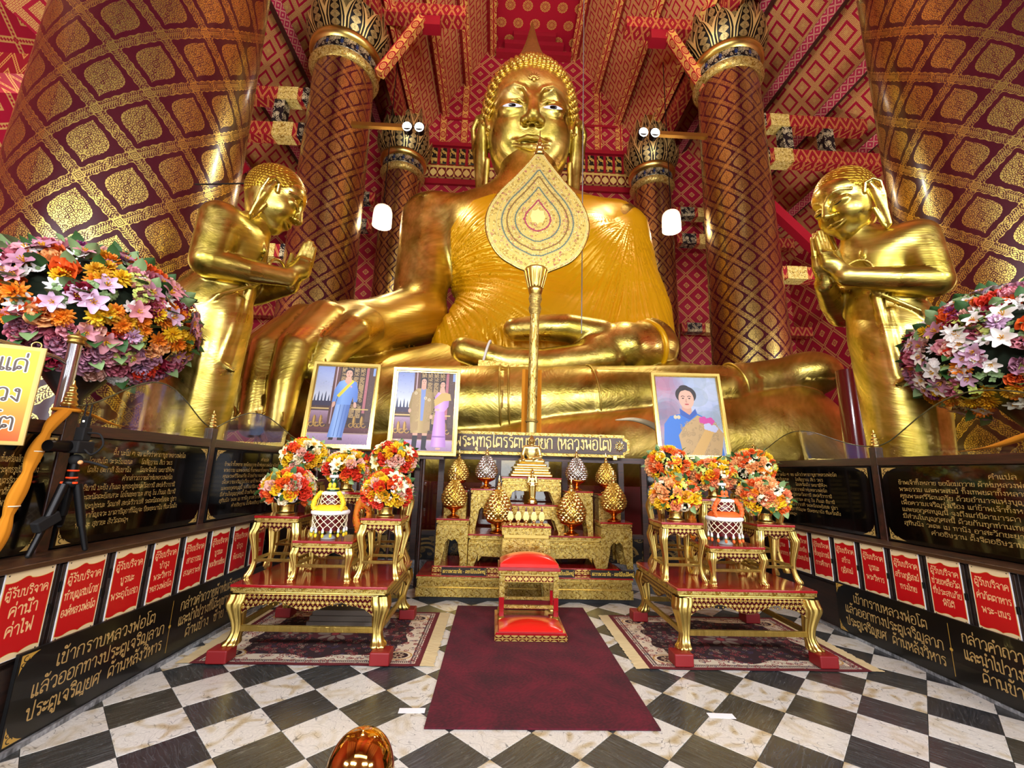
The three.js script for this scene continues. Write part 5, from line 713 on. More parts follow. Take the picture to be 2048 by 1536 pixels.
portrait(2.925, 1.79, -6.3, 1.07, 1.36, 0.17, -0.04, (g, w, h) => { const gr = rng(4); g.fillStyle = '#9aa6c0'; g.fillRect(0, 0, w, h); for (let i = 0; i < 130; i++) { const x = gr() * w, y = gr() * h, c = x < w * 0.35 ? ['#a8506e', '#b98ca0', '#8e9a98', '#70708a'][(gr() * 4) | 0] : ['#aab6d6', '#8fa2c8', '#c3cce0', '#7f8f8c'][(gr() * 4) | 0]; g.globalAlpha = 0.25; ov(g, c, x, y, 50 + gr() * 60, 50 + gr() * 60); } g.globalAlpha = 1; blob(g, '#2f6fc4', [[w * 0.05, h], [w * 0.1, h * 0.62], [w * 0.2, h * 0.52], [w * 0.4, h * 0.48], [w * 0.62, h * 0.48], [w * 0.8, h * 0.56], [w * 0.92, h * 0.7], [w * 0.95, h]]); blob(g, '#b99a66', [[w * 0.34, h], [w * 0.3, h * 0.75], [w * 0.42, h * 0.62], [w * 0.62, h * 0.5], [w * 0.86, h * 0.58], [w * 0.98, h * 0.72], [w * 0.9, h]]); scrollsIn(g, w * 0.34, h * 0.56, w * 0.56, h * 0.44); blob(g, '#caa25a', [[w * 0.44, h], [w * 0.72, h * 0.66], [w * 0.84, h * 0.7], [w * 0.62, h]]); for (const [x, y, c] of [[0.7, 0.56, '#c63f96'], [0.8, 0.57, '#c63f96'], [0.76, 0.64, '#b8bedc'], [0.84, 0.66, '#b8bedc']]) for (let k = 0; k < 5; k++) ov(g, c, w * x + Math.cos(k * 1.26) * 18, h * y + Math.sin(k * 1.26) * 16, 18, 15); g.fillStyle = '#c9957c'; g.fillRect(w * 0.4, h * 0.38, 72, 80); blob(g, '#2b55a8', [[w * 0.36, h * 0.42], [w * 0.36, h * 0.5], [w * 0.5, h * 0.56], [w * 0.62, h * 0.48], [w * 0.6, h * 0.42], [w * 0.5, h * 0.5]]); faceOn(g, w * 0.48, h * 0.3, 84, '#241c1e', true); for (const x of [0.28, 0.33]) ov(g, '#c8bd9a', w * x, h * 0.53, 14, 16); }, 'gilt-framed portrait, half length, in blue with gold brocade shawl');
// name board below the statue with raised gold letters
{
  const t = thing('name_board', 'brown carved name board with raised gold Thai letters', 'sign', [0.58, 1.79, -6.49]), w = 2.86, h = 0.335, c = 0.08;
  const oct = (a, b, k) => shapeOf([[-a + k, -b], [a - k, -b], [a - k, -b + k * 0.5], [a, -b + k], [a, b - k], [a - k, b - k * 0.5], [a - k, b], [-a + k, b], [-a + k, b - k * 0.5], [-a, b - k], [-a, -b + k], [-a + k, -b + k * 0.5]]);
  part('frame', T(extr(oct(w / 2, h / 2, c), 0.03, 0.006), 0, h / 2, 0), S({ map: rep(carveTex, 3, 3), metalness: 0.9, roughness: 0.3, bumpMap: rep(carveBump, 3, 3), bumpScale: 0.006 }), t); part('panel', T(extr(oct(w / 2 - 0.045, h / 2 - 0.045, c * 0.8), 0.012, 0.002), 0, h / 2, 0.034), M.woodLedge, t);
  const txt = thai('พระพุทธไตรรัตนนายก (หลวงพ่อโต)'), k = 2.36 / txt.w, ky = 0.0015;
  // one raised letter group per word half keeps the meshes few
  const geo = txt.lines.map((l) => { const g = tube(l.map(([x, y]) => [(x - txt.w / 2) * k, h / 2 - 0.066 + (100 - y) * ky, 0]), 0.0125, Math.max(6, l.length * 2), 6); g.scale(1, 1, 1.2); return g.translate(-0.02, 0, 0.05); });
  part('lettering', geo, M.letterGold ??= S({ color: 0xf2dc92, metalness: 0.6, roughness: 0.4 }), t, 'raised gold Thai letters'); for (const s of [-1, 1]) { const e = []; for (let i = 0; i < 10; i++) e.push(tube([[0, 0, 0], [Math.cos(i * 0.628) * 0.045, Math.sin(i * 0.628) * 0.05, 0.006], [Math.cos(i * 0.628 + 0.4) * 0.072, Math.sin(i * 0.628 + 0.4) * 0.085, 0]], 0.006, 8, 5)); e.push(new THREE.TorusGeometry(0.05, 0.006, 6, 20), new THREE.SphereGeometry(0.02, 10, 8)); part('emblem', merge(e).translate(s * 1.27, h / 2, 0.05), M.brightGold, t); part('bracket', rbox(0.07, 0.07, 0.03, 0.01, s * 1.2, -0.005, 0.045), M.brightGold, t); }
}
// elephant tusks
for (const [pts, l] of [[[[-1.62, 0.9, -6.95], [-1.72, 1.6, -6.95], [-1.6, 2.1, -6.9], [-1.33, 2.48, -6.85], [-0.95, 2.72, -6.8], [-0.6, 2.8, -6.75]], 'pale elephant tusk curving up between the two left portraits'], [[[3.1, 0.9, -6.95], [3.1, 1.5, -6.95], [2.9, 2.0, -6.9], [2.55, 2.32, -6.85], [2.2, 2.42, -6.82], [1.9, 2.4, -6.8]], 'pale elephant tusk with its tip left of the right portrait']]) {
  const t = thing('elephant_tusk', l, 'tusk', [pts[0][0], 0, pts[0][2]]), cu = new THREE.CatmullRomCurve3(pts.map((p) => V(...p))), fr = cu.computeFrenetFrames(40), o = pts[0];
  part('tusk', grid((u, v) => { const i = Math.round(v * 40), p = cu.getPointAt(v), r = 0.115 * Math.pow(1 - v * 0.985, 0.65), a = u * 6.283185; const q = p.addScaledVector(fr.normals[i], Math.cos(a) * r).addScaledVector(fr.binormals[i], Math.sin(a) * r); return [q.x - o[0], q.y, q.z - o[2]]; }, 16, 40), M.ivory, t); part('stand', lathe([[0, 0], [0.24, 0], [0.24, 0.1], [0.13, 0.2], [0.13, 1.0], [0, 1.0]], 20), M.woodDark, t);
}
// ------------------------------------------------------------------ carpets
{
  const pile = dataTex(256, 256, (u, v) => { const q = 0.82 + 0.3 * pn(u, v, 5, 5, 2) + 0.25 * pn(u, v, 60, 60, 4); return [90 * q, 3 * q, 27 * q]; });
  const t = thing('red_carpet', 'plain maroon carpet runner in the middle of the floor', 'carpet', [0.35, 0.001, -4.2]);
  part('pile', rbox(1.46, 0.012, 2.42, 0.005, -0.0, 0.006, 0), P({ map: pile, roughness: 0.95, sheen: 0.12, sheenColor: new THREE.Color(0x9a1840) }), t);
  { const p = t.children[0].geometry.attributes.position, uv = t.children[0].geometry.attributes.uv; for (let i = 0; i < p.count; i++) uv.setXY(i, p.getX(i), p.getZ(i)); }
  const rugTex = tex(1024, 720, (g, w, h) => {
    g.fillStyle = '#5c0d16'; g.fillRect(0, 0, w, h); g.fillStyle = '#cfc4ae'; g.fillRect(26, 26, w - 52, h - 52); g.fillStyle = '#2c0a0c'; g.fillRect(32, 32, w - 64, h - 64); for (let i = 0; i < 110; i++) { g.fillStyle = '#d8cdb8'; for (const y of [36, h - 46]) g.fillRect(36 + i * 8.7, y, 5, 10); for (const x of [36, w - 46]) if (i < 76) g.fillRect(x, 36 + i * 8.6, 10, 5); }
    g.fillStyle = '#cdbfa6'; g.fillRect(52, 52, w - 104, h - 104); g.fillStyle = '#2a090d'; g.beginPath(); g.moveTo(170, 90); for (let i = 0; i <= 60; i++) { const a = i / 60 * 6.283; g.lineTo(w / 2 + Math.cos(a) * (w / 2 - 110 - 26 * Math.cos(a * 8)), h / 2 + Math.sin(a) * (h / 2 - 84 - 18 * Math.cos(a * 10))); } g.closePath(); g.fill();
    g.fillRect(150, 110, w - 300, h - 220); scrolls(g, w, h, 460, 8, 22, '#7d2a2c', 4, 31); scrolls(g, w, h, 300, 6, 16, '#8a7a66', 3, 32); scrolls(g, w, h, 160, 5, 11, '#3a2a4a', 3, 33);
    for (const [x, y] of [[120, 110], [w - 120, 110], [120, h - 110], [w - 120, h - 110]]) { ov(g, '#b08a4a', x, y, 66, 46); ov(g, '#cfc0a4', x, y, 58, 40); ov(g, '#2c0a0c', x, y, 46, 32); rosette(g, x, y, 30, '#b59f82', '#6a1a20'); }
    for (const [x, y, r] of [[w / 2, h / 2, 120], [w / 2 - 240, h / 2, 60], [w / 2 + 240, h / 2, 60]]) { ov(g, '#4a1014', x, y, r, r * 0.7); rosette(g, x, y, r * 0.8, '#7a6658', '#8a2a2c'); }
    g.fillStyle = '#5c0d16'; g.fillRect(0, 0, w, 20); g.fillRect(0, h - 20, w, 20); g.fillRect(0, 0, 20, h); g.fillRect(w - 20, 0, 20, h);
  });
  const rm = P({ map: rugTex, roughness: 0.95 }), fm = S({ color: 0xc9b88a, roughness: 0.9 });
  for (const [x, w, l, turn] of [[-1.45, 1.8, 'left', 0], [2.24, 1.86, 'right', 0.0]]) {
    const r = thing('patterned_rug', 'dark red patterned rug with fringe under the ' + l + ' flower table', 'rug', [x, 0.001, -4.5], turn, 'patterned rugs');
    const d = 1.34, wave = (u, v) => 0.006 + 0.006 * Math.max(0, Math.sin(u * 19 + 1)) * Math.max(0, v - 0.9) * 10 * 0.6;
    part('pile', grid((u, v) => [(u - 0.5) * w, wave(u, v), (v - 0.5) * d], 60, 12).scale(1, 1, 1), rm, r); { const gg = r.children[0].geometry, uv = gg.attributes.uv; for (let i = 0; i < uv.count; i++) uv.setY(i, 1 - uv.getY(i)); const ix = gg.index.array; for (let i = 0; i < ix.length; i += 3) { const q = ix[i]; ix[i] = ix[i + 1]; ix[i + 1] = q; } gg.computeVertexNormals(); }
    for (const s of [-1, 1]) part('fringe', grid((u, v) => [s * (w / 2 + u * 0.11 + (u > 0.4 ? nz(v * 40, s, 2) * 0.02 : 0)), 0.004 + 0.008 * Math.abs(nz(v * 60, u * 3, s)) + (1 - u) * 0.003, (v - 0.5) * (d - 0.02) + nz(v * 25, u * 2, 5) * 0.012], 5, 120), fm, r, 'cream fringe');
  }
}
// ------------------------------------------------------------------ carved and gilded tables
M.carve.map = rep(carveTex, 3.3, 3.3); M.carve.bumpMap = rep(carveBump, 3.3, 3.3); M.carve.bumpScale = 0.008;
M.lattice.map = rep(scaleTex, 6.5, 6.5);
function archPanel(w, h, leg, top, foot = 0.03) { // face of a pedestal with an arched opening that widens to the floor
  const s = shapeOf([[-w / 2, 0], [-w / 2, h], [w / 2, h], [w / 2, 0], [w / 2 - leg * 0.72, 0], [w / 2 - leg, h * 0.25], [w / 2 - leg * 1.25, h * 0.5], [w / 2 - leg * 1.25, h - top * 1.4], [w / 2 - leg * 1.7, h - top], [0, h - top * 1.15], [-w / 2 + leg * 1.7, h - top], [-w / 2 + leg * 1.25, h - top * 1.4], [-w / 2 + leg * 1.25, h * 0.5], [-w / 2 + leg, h * 0.25], [-w / 2 + leg * 0.72, 0]]);
  return extr(s, 0.022, 0.004);
}
function carvedTable(x, y, z, w, d, h, label, o = {}) { // x = middle, z = front face, y = what it stands on
  const t = thing('altar_table', label, 'table', [x, y, z - d / 2], 0, 'carved gilded altar tables'), tt = o.top ?? 0.085, leg = o.leg ?? Math.min(0.12, w * 0.22);
  part('top', rbox(w, 0.02, d, 0.004, 0, h - 0.01, 0), M.redLac, t, 'red lacquer top');
  part('frieze', box(w - 0.01, tt * 0.4, d - 0.01, 0, h - 0.02 - tt * 0.2, 0), M.carve, t); part('moulding', rbox(w - 0.05, tt * 0.22, d - 0.05, 0.006, 0, h - 0.02 - tt * 0.5, 0), M.leafGold, t); part('frieze', box(w - 0.025, tt * 0.36, d - 0.025, 0, h - 0.02 - tt * 0.79, 0), M.carve, t);
  const ph = h - 0.02 - tt, at = o.apron ?? ph * 0.3;
  const f = archPanel(w - 0.02, ph, leg, at), s = archPanel(d - 0.02, ph, Math.min(leg, d * 0.22), at);
  part('front_panel', T(f, 0, 0, d / 2 - 0.03), M.carve, t); part('back_panel', T(f.clone(), 0, 0, -d + 0.04), M.carve, t);
  part('side_panel', s.clone().rotateY(Math.PI / 2).translate(w / 2 - 0.03, 0, 0), M.carve, t); part('side_panel', s.clone().rotateY(Math.PI / 2).translate(-w / 2 + 0.012, 0, 0), M.carve, t);
  return t;
}
{ // stepped base of the altar
  const t = thing('altar_platform', 'long gilded altar base with red top behind the red stool', 'altar', [0.415, 0, -6.03]), w = 2.65, d = 0.86;
  part('foot', box(w - 0.08, 0.05, d - 0.08, 0, 0.025, 0), M.black, t); part('lower_tier', box(w, 0.1, d, 0, 0.1, 0), M.carve, t); part('groove', box(w - 0.05, 0.014, d - 0.05, 0, 0.157, 0), M.leafGold, t); part('upper_tier', box(w - 0.02, 0.075, d - 0.02, 0, 0.2, 0), M.carve, t); part('moulding', rbox(w - 0.03, 0.02, d - 0.03, 0.008, 0, 0.245, 0), M.leafGold, t); part('frieze', box(w, 0.024, d, 0, 0.265, 0), M.carve, t); part('top', rbox(w + 0.01, 0.014, d + 0.01, 0.004, 0, 0.284, 0), M.redLac, t);
  const b = thing('altar_step', 'low red step with a gilded band on the altar base', 'altar', [0.43, 0.291, -6.08]); part('step', rbox(2.36, 0.08, 0.68, 0.006, 0, 0.041, 0), M.redLac, b); part('band', box(2.34, 0.06, 0.006, 0, 0.038, 0.343), (M.bandZ ??= S({ map: rep(zigTex, 1.6, 16), metalness: 0.75, roughness: 0.32 })), b);
  for (const s of [-1, 1]) { }
}
for (const [x, l] of [[-0.52, 'left'], [1.59, 'right']]) carvedTable(x, 0.372, -5.745, 0.42, 0.36, 0.565, 'gilded outer ' + l + ' altar pedestal carrying a gold lotus cone');
carvedTable(0.545, 0.372, -5.755, 1.72, 0.62, 0.385, 'wide low gilded altar table in the middle of the altar', { leg: 0.1, apron: 0.16 });
for (const [x, l] of [[-0.13, 'left'], [1.16, 'right']]) carvedTable(x, 0.758, -6.0, 0.38, 0.34, 0.55, 'tall gilded ' + l + ' altar pedestal carrying a silver lotus cone');
for (const [x, l] of [[-0.53, 'left'], [1.61, 'right']]) carvedTable(x, 0.372, -6.14, 0.32, 0.27, 0.9, 'rear ' + l + ' gilded pedestal with a gold lotus cone, at the back of the altar');
carvedTable(0.52, 0.758, -5.985, 0.88, 0.4, 0.36, 'gilded middle altar table under the standing gold figure', { leg: 0.1 }); carvedTable(0.515, 1.119, -6.13, 0.84, 0.255, 0.355, 'topmost gilded altar table under the small seated Buddha', { leg: 0.11 });
carvedTable(0.39, 0.0135, -5.22, 0.58, 0.32, 0.917, 'gilded stand right behind the red stool, carrying five miniature fans', { leg: 0.07, apron: 0.3, top: 0.2 });

// lotus-bud cones
const budGeo = (() => { const prof = smoothPts([[0.08, 0], [0.125, 0.03], [0.155, 0.09], [0.15, 0.16], [0.115, 0.24], [0.07, 0.31], [0.035, 0.36]], 60); return grid((u, v) => { const i = v * 60, a = Math.min(59, Math.floor(i)), f = i - a, r = prof[a][0] * (1 - f) + prof[a + 1][0] * f, y = prof[a][1] * (1 - f) + prof[a + 1][1] * f, n = 15, k = v * 12, s = Math.abs(Math.sin((u * n + k / 2) * Math.PI)), q = Math.abs(Math.sin((u * n - k / 2) * Math.PI)), bump = 0.024 * Math.min(s, q); return [Math.sin(u * 6.28318) * (r + bump), y, Math.cos(u * 6.28318) * (r + bump)]; }, 176, 80, 1, 1); })();
const budTip = lathe(smoothPts([[0.04, 0.35], [0.03, 0.375], [0.034, 0.39], [0.02, 0.41], [0.022, 0.43], [0.009, 0.455], [0.012, 0.468], [0.002, 0.53]], 30), 14), bowl = lathe(smoothPts([[0.0, 0.0], [0.085, 0.002], [0.08, 0.02], [0.035, 0.045], [0.03, 0.07], [0.06, 0.1], [0.125, 0.13], [0.14, 0.155], [0.12, 0.16], [0, 0.15]], 40), 32);
M.silver = S({ color: 0xc6c4bc, metalness: 1, roughness: 0.25 }); M.rosy = S({ color: 0xd98a3c, metalness: 1, roughness: 0.2 });
function cone(x, y, z, s, mat, label) { const t = thing('lotus_cone', label, 'lotus cone', [x, y, z], 0, 'lotus-bud cones on the altar'); t.scale.setScalar(s); part('bowl', bowl, M.rosy, t); part('bud', T(budGeo.clone(), 0, 0.14, 0), mat, t); part('tip', T(budTip.clone(), 0, 0.14, 0), M.brightGold, t); }
for (const [x, y, z, s, m, l] of [[-0.53, 0.938, -5.9, 0.96, M.leafGold, 'gold lotus-bud cone on the outer left pedestal'], [1.6, 0.938, -5.9, 0.98, M.leafGold, 'gold lotus-bud cone on the outer right pedestal'], [0.06, 0.758, -5.84, 1.1, M.brightGold, 'gold lotus-bud cone left of the five miniature fans'], [1.02, 0.758, -5.84, 1.1, M.brightGold, 'gold lotus-bud cone right of the five miniature fans'], [-0.12, 1.309, -6.16, 0.9, M.silver, 'silver lotus-bud cone left of the small seated Buddha'], [1.15, 1.309, -6.16, 0.9, M.silver, 'silver lotus-bud cone right of the small seated Buddha'], [-0.52, 1.273, -6.28, 0.86, M.leafGold, 'rear gold lotus-bud cone on the left'], [1.6, 1.273, -6.28, 0.86, M.leafGold, 'rear gold lotus-bud cone on the right']]) cone(x, y, z, s, m, l);
// small seated Buddha and standing figure
{
  const t = thing('small_buddha', 'small golden seated Buddha on a tiered base atop the altar', 'statue', [0.515, 1.474, -6.26]);
  const tier = (w, d, h, y) => rbox(w, h, d, h * 0.4, 0, y + h / 2, 0, 3);
  part('base', [tier(0.6, 0.22, 0.05, 0), tier(0.55, 0.2, 0.04, 0.045), tier(0.5, 0.19, 0.045, 0.08), tier(0.53, 0.2, 0.03, 0.12), tier(0.44, 0.18, 0.05, 0.145)], M.brightGold, t);
  const f = (x, y, z) => { let d = ellD(x, y, z, [0, 0.345, 0], [0.085, 0.11, 0.05]); const a = Math.abs(x); d = smin(d, capD(a, y, z, [0, 0.42, 0, 0.085, 0.42, 0, 0.035, 0.03]), 0.04); d = smin(d, capD(a, y, z, [0.1, 0.41, 0, 0.13, 0.29, 0.02, 0.028, 0.023]), 0.02); d = smin(d, x < 0 ? capD(a, y, z, [0.13, 0.29, 0.02, 0.12, 0.24, 0.07, 0.023, 0.018]) : capD(a, y, z, [0.13, 0.29, 0.02, 0.02, 0.265, 0.075, 0.023, 0.02]), 0.015); d = smin(d, capD(a, y, z, [0, 0.225, 0.05, 0.16, 0.222, 0.03, 0.035, 0.035]), 0.03); d = smin(d, capD(a, y, z, [0, 0.45, 0, 0, 0.47, 0, 0.03, 0.028]), 0.02); d = smin(d, ellD(x, y, z, [0, 0.515, 0.005], [0.042, 0.052, 0.045]), 0.012); d = smin(d, ellD(x, y, z, [0, 0.563, -0.003], [0.028, 0.025, 0.03]), 0.012); d = smin(d, capD(a, y, z, [0.044, 0.52, 0, 0.044, 0.475, 0, 0.008, 0.008]), 0.006); d = smin(d, capD(a, y, z, [0, 0.52, 0.05, 0, 0.508, 0.055, 0.006, 0.008]), 0.008); return smin(d, capD(a, y, z, [0, 0.58, 0, 0, 0.64, 0, 0.014, 0.002]), 0.01); };
  part('figure', sdfMesh(f, [-0.22, 0.16, -0.09], [0.22, 0.66, 0.13], 0.0065, 4), M.figGold ??= S({ color: 0xf0d684, metalness: 1, roughness: 0.3 }), t);
  const s = thing('standing_figure', 'small golden standing Buddha figure on the altar', 'statue', [0.52, 1.12, -6.07]); part('base', lathe([[0, 0], [0.075, 0], [0.075, 0.02], [0.06, 0.03], [0.068, 0.05], [0.05, 0.07], [0, 0.07]], 20), M.brightGold, s);
  const q = (x, y, z) => { const a = Math.abs(x); let d = capD(a, y, z, [0.012, 0.08, 0, 0.018, 0.24, 0, 0.03, 0.038]); d = smin(d, ellD(x, y, z, [0, 0.31, 0], [0.05, 0.07, 0.03]), 0.03); d = smin(d, capD(a, y, z, [0.05, 0.36, 0, 0.064, 0.27, 0.01, 0.017, 0.014]), 0.015); d = smin(d, capD(a, y, z, [0.064, 0.27, 0.01, 0.05, 0.26, 0.05, 0.013, 0.012]), 0.01); d = smin(d, capD(a, y, z, [0, 0.37, 0, 0, 0.4, 0, 0.014, 0.014]), 0.015); d = smin(d, ellD(x, y, z, [0, 0.425, 0.002], [0.023, 0.028, 0.025]), 0.006); d = smin(d, capD(a, y, z, [0.02, 0.08, 0.01, 0.024, 0.078, 0.035, 0.015, 0.01]), 0.01); return smin(d, capD(a, y, z, [0, 0.45, 0, 0, 0.485, 0, 0.012, 0.002]), 0.008); };
  part('figure', sdfMesh(q, [-0.1, 0.06, -0.06], [0.1, 0.5, 0.08], 0.0055, 4), M.brightGold, s);
  const lf = shapeOf(Array.from({ length: 20 }, (_, i) => { const a = i / 20 * 6.283; return [Math.sin(a) * 0.036 * (Math.cos(a) > 0 ? 1 - 0.35 * Math.cos(a) : 1), 0.1 + Math.cos(a) * 0.058]; }));
  for (let i = 0; i < 5; i++) { const m = thing('miniature_fan', ['first', 'second', 'middle', 'fourth', 'last'][i] + ' from the left of five miniature golden fans on the stand', 'ornament', [0.2 + i * 0.093, 0.931, -5.3], 0, 'five miniature fans'); part('leaf', T(extr(lf, 0.008, 0.002), 0, 0, -0.004), M.brightGold, m); part('foot', lathe(smoothPts([[0, 0], [0.03, 0.0], [0.032, 0.012], [0.016, 0.025], [0.022, 0.045], [0.008, 0.06]], 16), 14), M.brightGold, m); part('tip', T(lathe([[0.012, 0], [0.012, 0.02], [0.002, 0.06]], 8), 0, 0.155, 0), M.redDark, m); }
  const nt = tex(512, 64, (g, w, h) => { g.fillStyle = '#1a0d05'; g.fillRect(0, 0, w, h); write(g, 'งดวางพวงมาลัย - ดอกไม้บนโต๊ะหมู่', w / 2, 48, 26, '#e6c34a', 0.5, 16, w - 16); });
  for (const [x, l] of [[-0.34, 'left'], [0.75, 'partly behind the red stool'], [1.5, 'right']]) { const n = thing('notice_strip', 'small black strip sign with yellow Thai text on altar, ' + l, 'sign', [x, 0.292, -5.64], 0, 'strip signs on the altar base'); part('strip', box(0.55, 0.085, 0.014, 0, 0.0425, 0), M.black, n); part('print', T(uvRect(0.545, 0.08), 0, 0.0425, 0.0078), S({ map: nt, roughness: 0.4 }), n); }
}
// ------------------------------------------------------------------ red kneeling stool
{
  const t = thing('kneeling_stool', 'red cushioned stool with carved gilt frame on the maroon carpet', 'stool', [0.385, 0.014, -4.72]);
  const cush = (w, d, h) => { const g = rbox(w, h, d, 0.03, 0, 0, 0, 6), p = g.attributes.position; for (let i = 0; i < p.count; i++) { const x = p.getX(i) / w * 2, z = p.getZ(i) / d * 2; if (p.getY(i) > 0) p.setY(i, p.getY(i) + 0.05 * (1 - x * x) * (1 - z * z)); } g.computeVertexNormals(); return g; };
  const dome = (w, d, h, up) => merge([grid((u, v) => { const a = u * 2 - 1, b = v * 2 - 1, e = Math.pow(Math.abs(a), 6), f = Math.pow(Math.abs(b), 6); return [a * w / 2, h * (1 - Math.max(e, f) * 0.55) + up * (1 - a * a) * (1 - b * b), -b * d / 2]; }, 28, 20), box(w, h * 0.46, d, 0, h * 0.23, 0)]);
  part('seat_cushion', T(dome(0.6, 0.34, 0.07, 0.055), 0, 0.575, -0.13), M.redCushion, t); part('seat_frame', rbox(0.64, 0.035, 0.38, 0.006, 0, 0.56, -0.13), M.redLac, t); part('frieze', box(0.63, 0.035, 0.37, 0, 0.527, -0.13), M.carve, t); part('moulding', rbox(0.6, 0.02, 0.34, 0.006, 0, 0.5, -0.13), M.leafGold, t);
  for (const s of [1, -1]) part('apron', T(box(0.5, 0.06, 0.014), 0, 0.46, -0.13 + s * 0.15), M.zigS ??= S({ map: rep(zigTex, 2, 16), metalness: 0.75, roughness: 0.3 }), t);
  for (const sx of [-1, 1]) for (const sz of [-1, 1]) { const X = sx * 0.275, Z = -0.13 + sz * 0.145, l = part('leg', rbox(0.05, 0.42, 0.05, 0.006, X, 0.28, Z), M.redLac, t); part('carving', box(0.054, 0.2, 0.054, X, 0.39, Z), M.carve, l); part('foot', lathe(smoothPts([[0.05, 0], [0.048, 0.02], [0.03, 0.05], [0.036, 0.09]], 12), 4).rotateY(Math.PI / 4).translate(X, 0.075, Z), M.leafGold, l); }
  for (const s of [-1, 1]) part('stretcher', box(0.5, 0.028, 0.028, 0, 0.2, -0.13 + s * 0.15), M.carve, t); part('backboard', box(0.5, 0.09, 0.012, 0, 0.13, -0.29), M.redDark, t);
  part('platform', rbox(0.68, 0.055, 0.74, 0.006, 0, 0.0275, 0), M.redLac, t); part('platform_front', box(0.676, 0.05, 0.008, 0, 0.028, 0.371), (M.zigB ??= S({ map: rep(zigTex, 1.7, 20), metalness: 0.75, roughness: 0.3 })), t); part('knee_rim', rbox(0.66, 0.018, 0.36, 0.004, 0, 0.063, 0.18), M.redLac, t); part('knee_cushion', T(dome(0.6, 0.32, 0.035, 0.04), 0, 0.07, 0.18), M.redCushion, t);
}
// curved, fluted leg with a claw foot; leans out to the corner (sx, sz)
function clawLeg(h, r, sx, sz) {
  const prof = [[0, 1.0, 1.25], [0.02, 0.9, 1.3], [0.06, 0.8, 1.25], [0.03, 0.62, 1.0], [-0.01, 0.42, 0.78], [-0.015, 0.25, 0.68], [0.02, 0.12, 0.8], [0.06, 0.04, 1.05], [0.07, 0.0, 0.95]].map((p) => [p[0] * h, p[1] * h, p[2] * r]);
  const cu = new THREE.CatmullRomCurve3(prof.map((p) => V(...p)));
  const q = Math.SQRT1_2; return grid((u, v) => { const p = cu.getPoint(1 - v), a = u * 6.283185, fl = 1 + 0.09 * Math.cos(a * 9), rr = p.z * fl; const c = Math.cos(a), s = Math.sin(a), k = 1 / Math.pow(Math.pow(Math.abs(c), 4) + Math.pow(Math.abs(s), 4), 0.25) * 0.9; return [sx * p.x * q + c * rr * k, p.y, sz * p.x * q + s * rr * k]; }, 54, 26).scale(1, 1, 1);
}
// ------------------------------------------------------------------ the two flower tables: a big red table with smaller ones on it
function clawTable(x, y, z, w, d, h, label, o = {}) { // x = middle, z = front edge
  const t = thing('offering_table', label, 'table', [x, y, z - d / 2], 0, o.group ?? 'red and gold claw-footed tables'), k = o.k ?? 1, r = o.r ?? 0.05;
  const th = o.th ?? 0.1, legH = h - th - (o.block ?? 0);
  part('top', rbox(w, 0.022, d, 0.005, 0, h - 0.011, 0), M.redLac, t, 'red lacquer top'); part('top_frieze', box(w - 0.012, th * 0.3, d - 0.012, 0, h - 0.022 - th * 0.15, 0), M.carveFine ??= S({ map: rep(carveTex, 4, 4), bumpMap: rep(carveBump, 4, 4), bumpScale: 0.004, metalness: 0.95, roughness: 0.3 }), t); part('cord_moulding', rbox(w - 0.03, th * 0.28, d - 0.03, th * 0.12, 0, h - 0.022 - th * 0.42, 0), M.leafGold, t);
  const ah = o.apron ?? h * 0.2, ay = h - 0.022 - th * 0.55;
  const scal = (L) => { const a = L / 2 - r * 1.2, pts = [[-a, 0], [a, 0], [a, -ah * 1.15]]; const n = 24; for (let i = 0; i <= n; i++) { const u = 1 - i / n * 2, q = Math.abs(u); pts.push([u * a * 0.97, -ah * (0.72 + 0.3 * Math.cos(u * Math.PI * 2) * (q < 0.55 ? 1 : 0.6) - (q > 0.86 ? -(q - 0.86) * 3.2 : 0))]); } pts.push([-a, -ah * 1.15]); return extr(shapeOf(pts), 0.014, 0.003); };
  for (const s of [1, -1]) { const a = part('apron', T(scal(w), 0, ay, s > 0 ? d / 2 - 0.035 : -d / 2 + 0.022), M.lattice, t); const b = part('apron', scal(d).rotateY(Math.PI / 2).translate(s > 0 ? w / 2 - 0.035 : -w / 2 + 0.022, ay, 0), M.lattice, t);
    if (o.studs && s > 0) { const st = []; const g = new THREE.IcosahedronGeometry(0.0085, 0); const n = Math.floor(w / 0.04) - 3; for (let j = 0; j < 3; j++) for (let i = 0; i < n - (j & 1); i++) st.push(g.clone().translate((i - (n - 1) / 2 + (j & 1) * 0.5) * 0.04, ay - 0.018 - j * 0.028, d / 2 - 0.016)); const m = part('studs', st, M.brightGold, a); m.userData.kind = 'stuff'; } }
  for (const sx of [-1, 1]) for (const sz of [-1, 1]) {
    const l = part('leg', clawLeg(h - th * 0.55 - 0.02 - (o.block ?? 0), r, sx, sz).translate(sx * (w / 2 - r * 1.05), o.block ?? 0, sz * (d / 2 - r * 1.05)), M.leafGold, t, 'gilded fluted leg with claw foot');
    if (o.block) part('block', T(rbox(0.16, o.block, 0.15, 0.012), sx * (w / 2 - r * 0.6 + 0.03), o.block / 2, sz * (d / 2 - r * 0.6 + 0.03)), M.redFoot ??= S({ color: 0x7c0d10, roughness: 0.5 }), t);
  }
  const sy = o.sy ?? h * 0.34; for (const s of [1, -1]) { part('stretcher', rbox(w - r * 3, 0.035 * k, 0.03, 0.006, 0, sy, s * (d / 2 - r * 0.9)), M.carveFine, t); part('stretcher', rbox(0.03, 0.035 * k, d - r * 3, 0.006, s * (w / 2 - r * 0.9), sy, 0), M.carveFine, t); }
  return t;
}
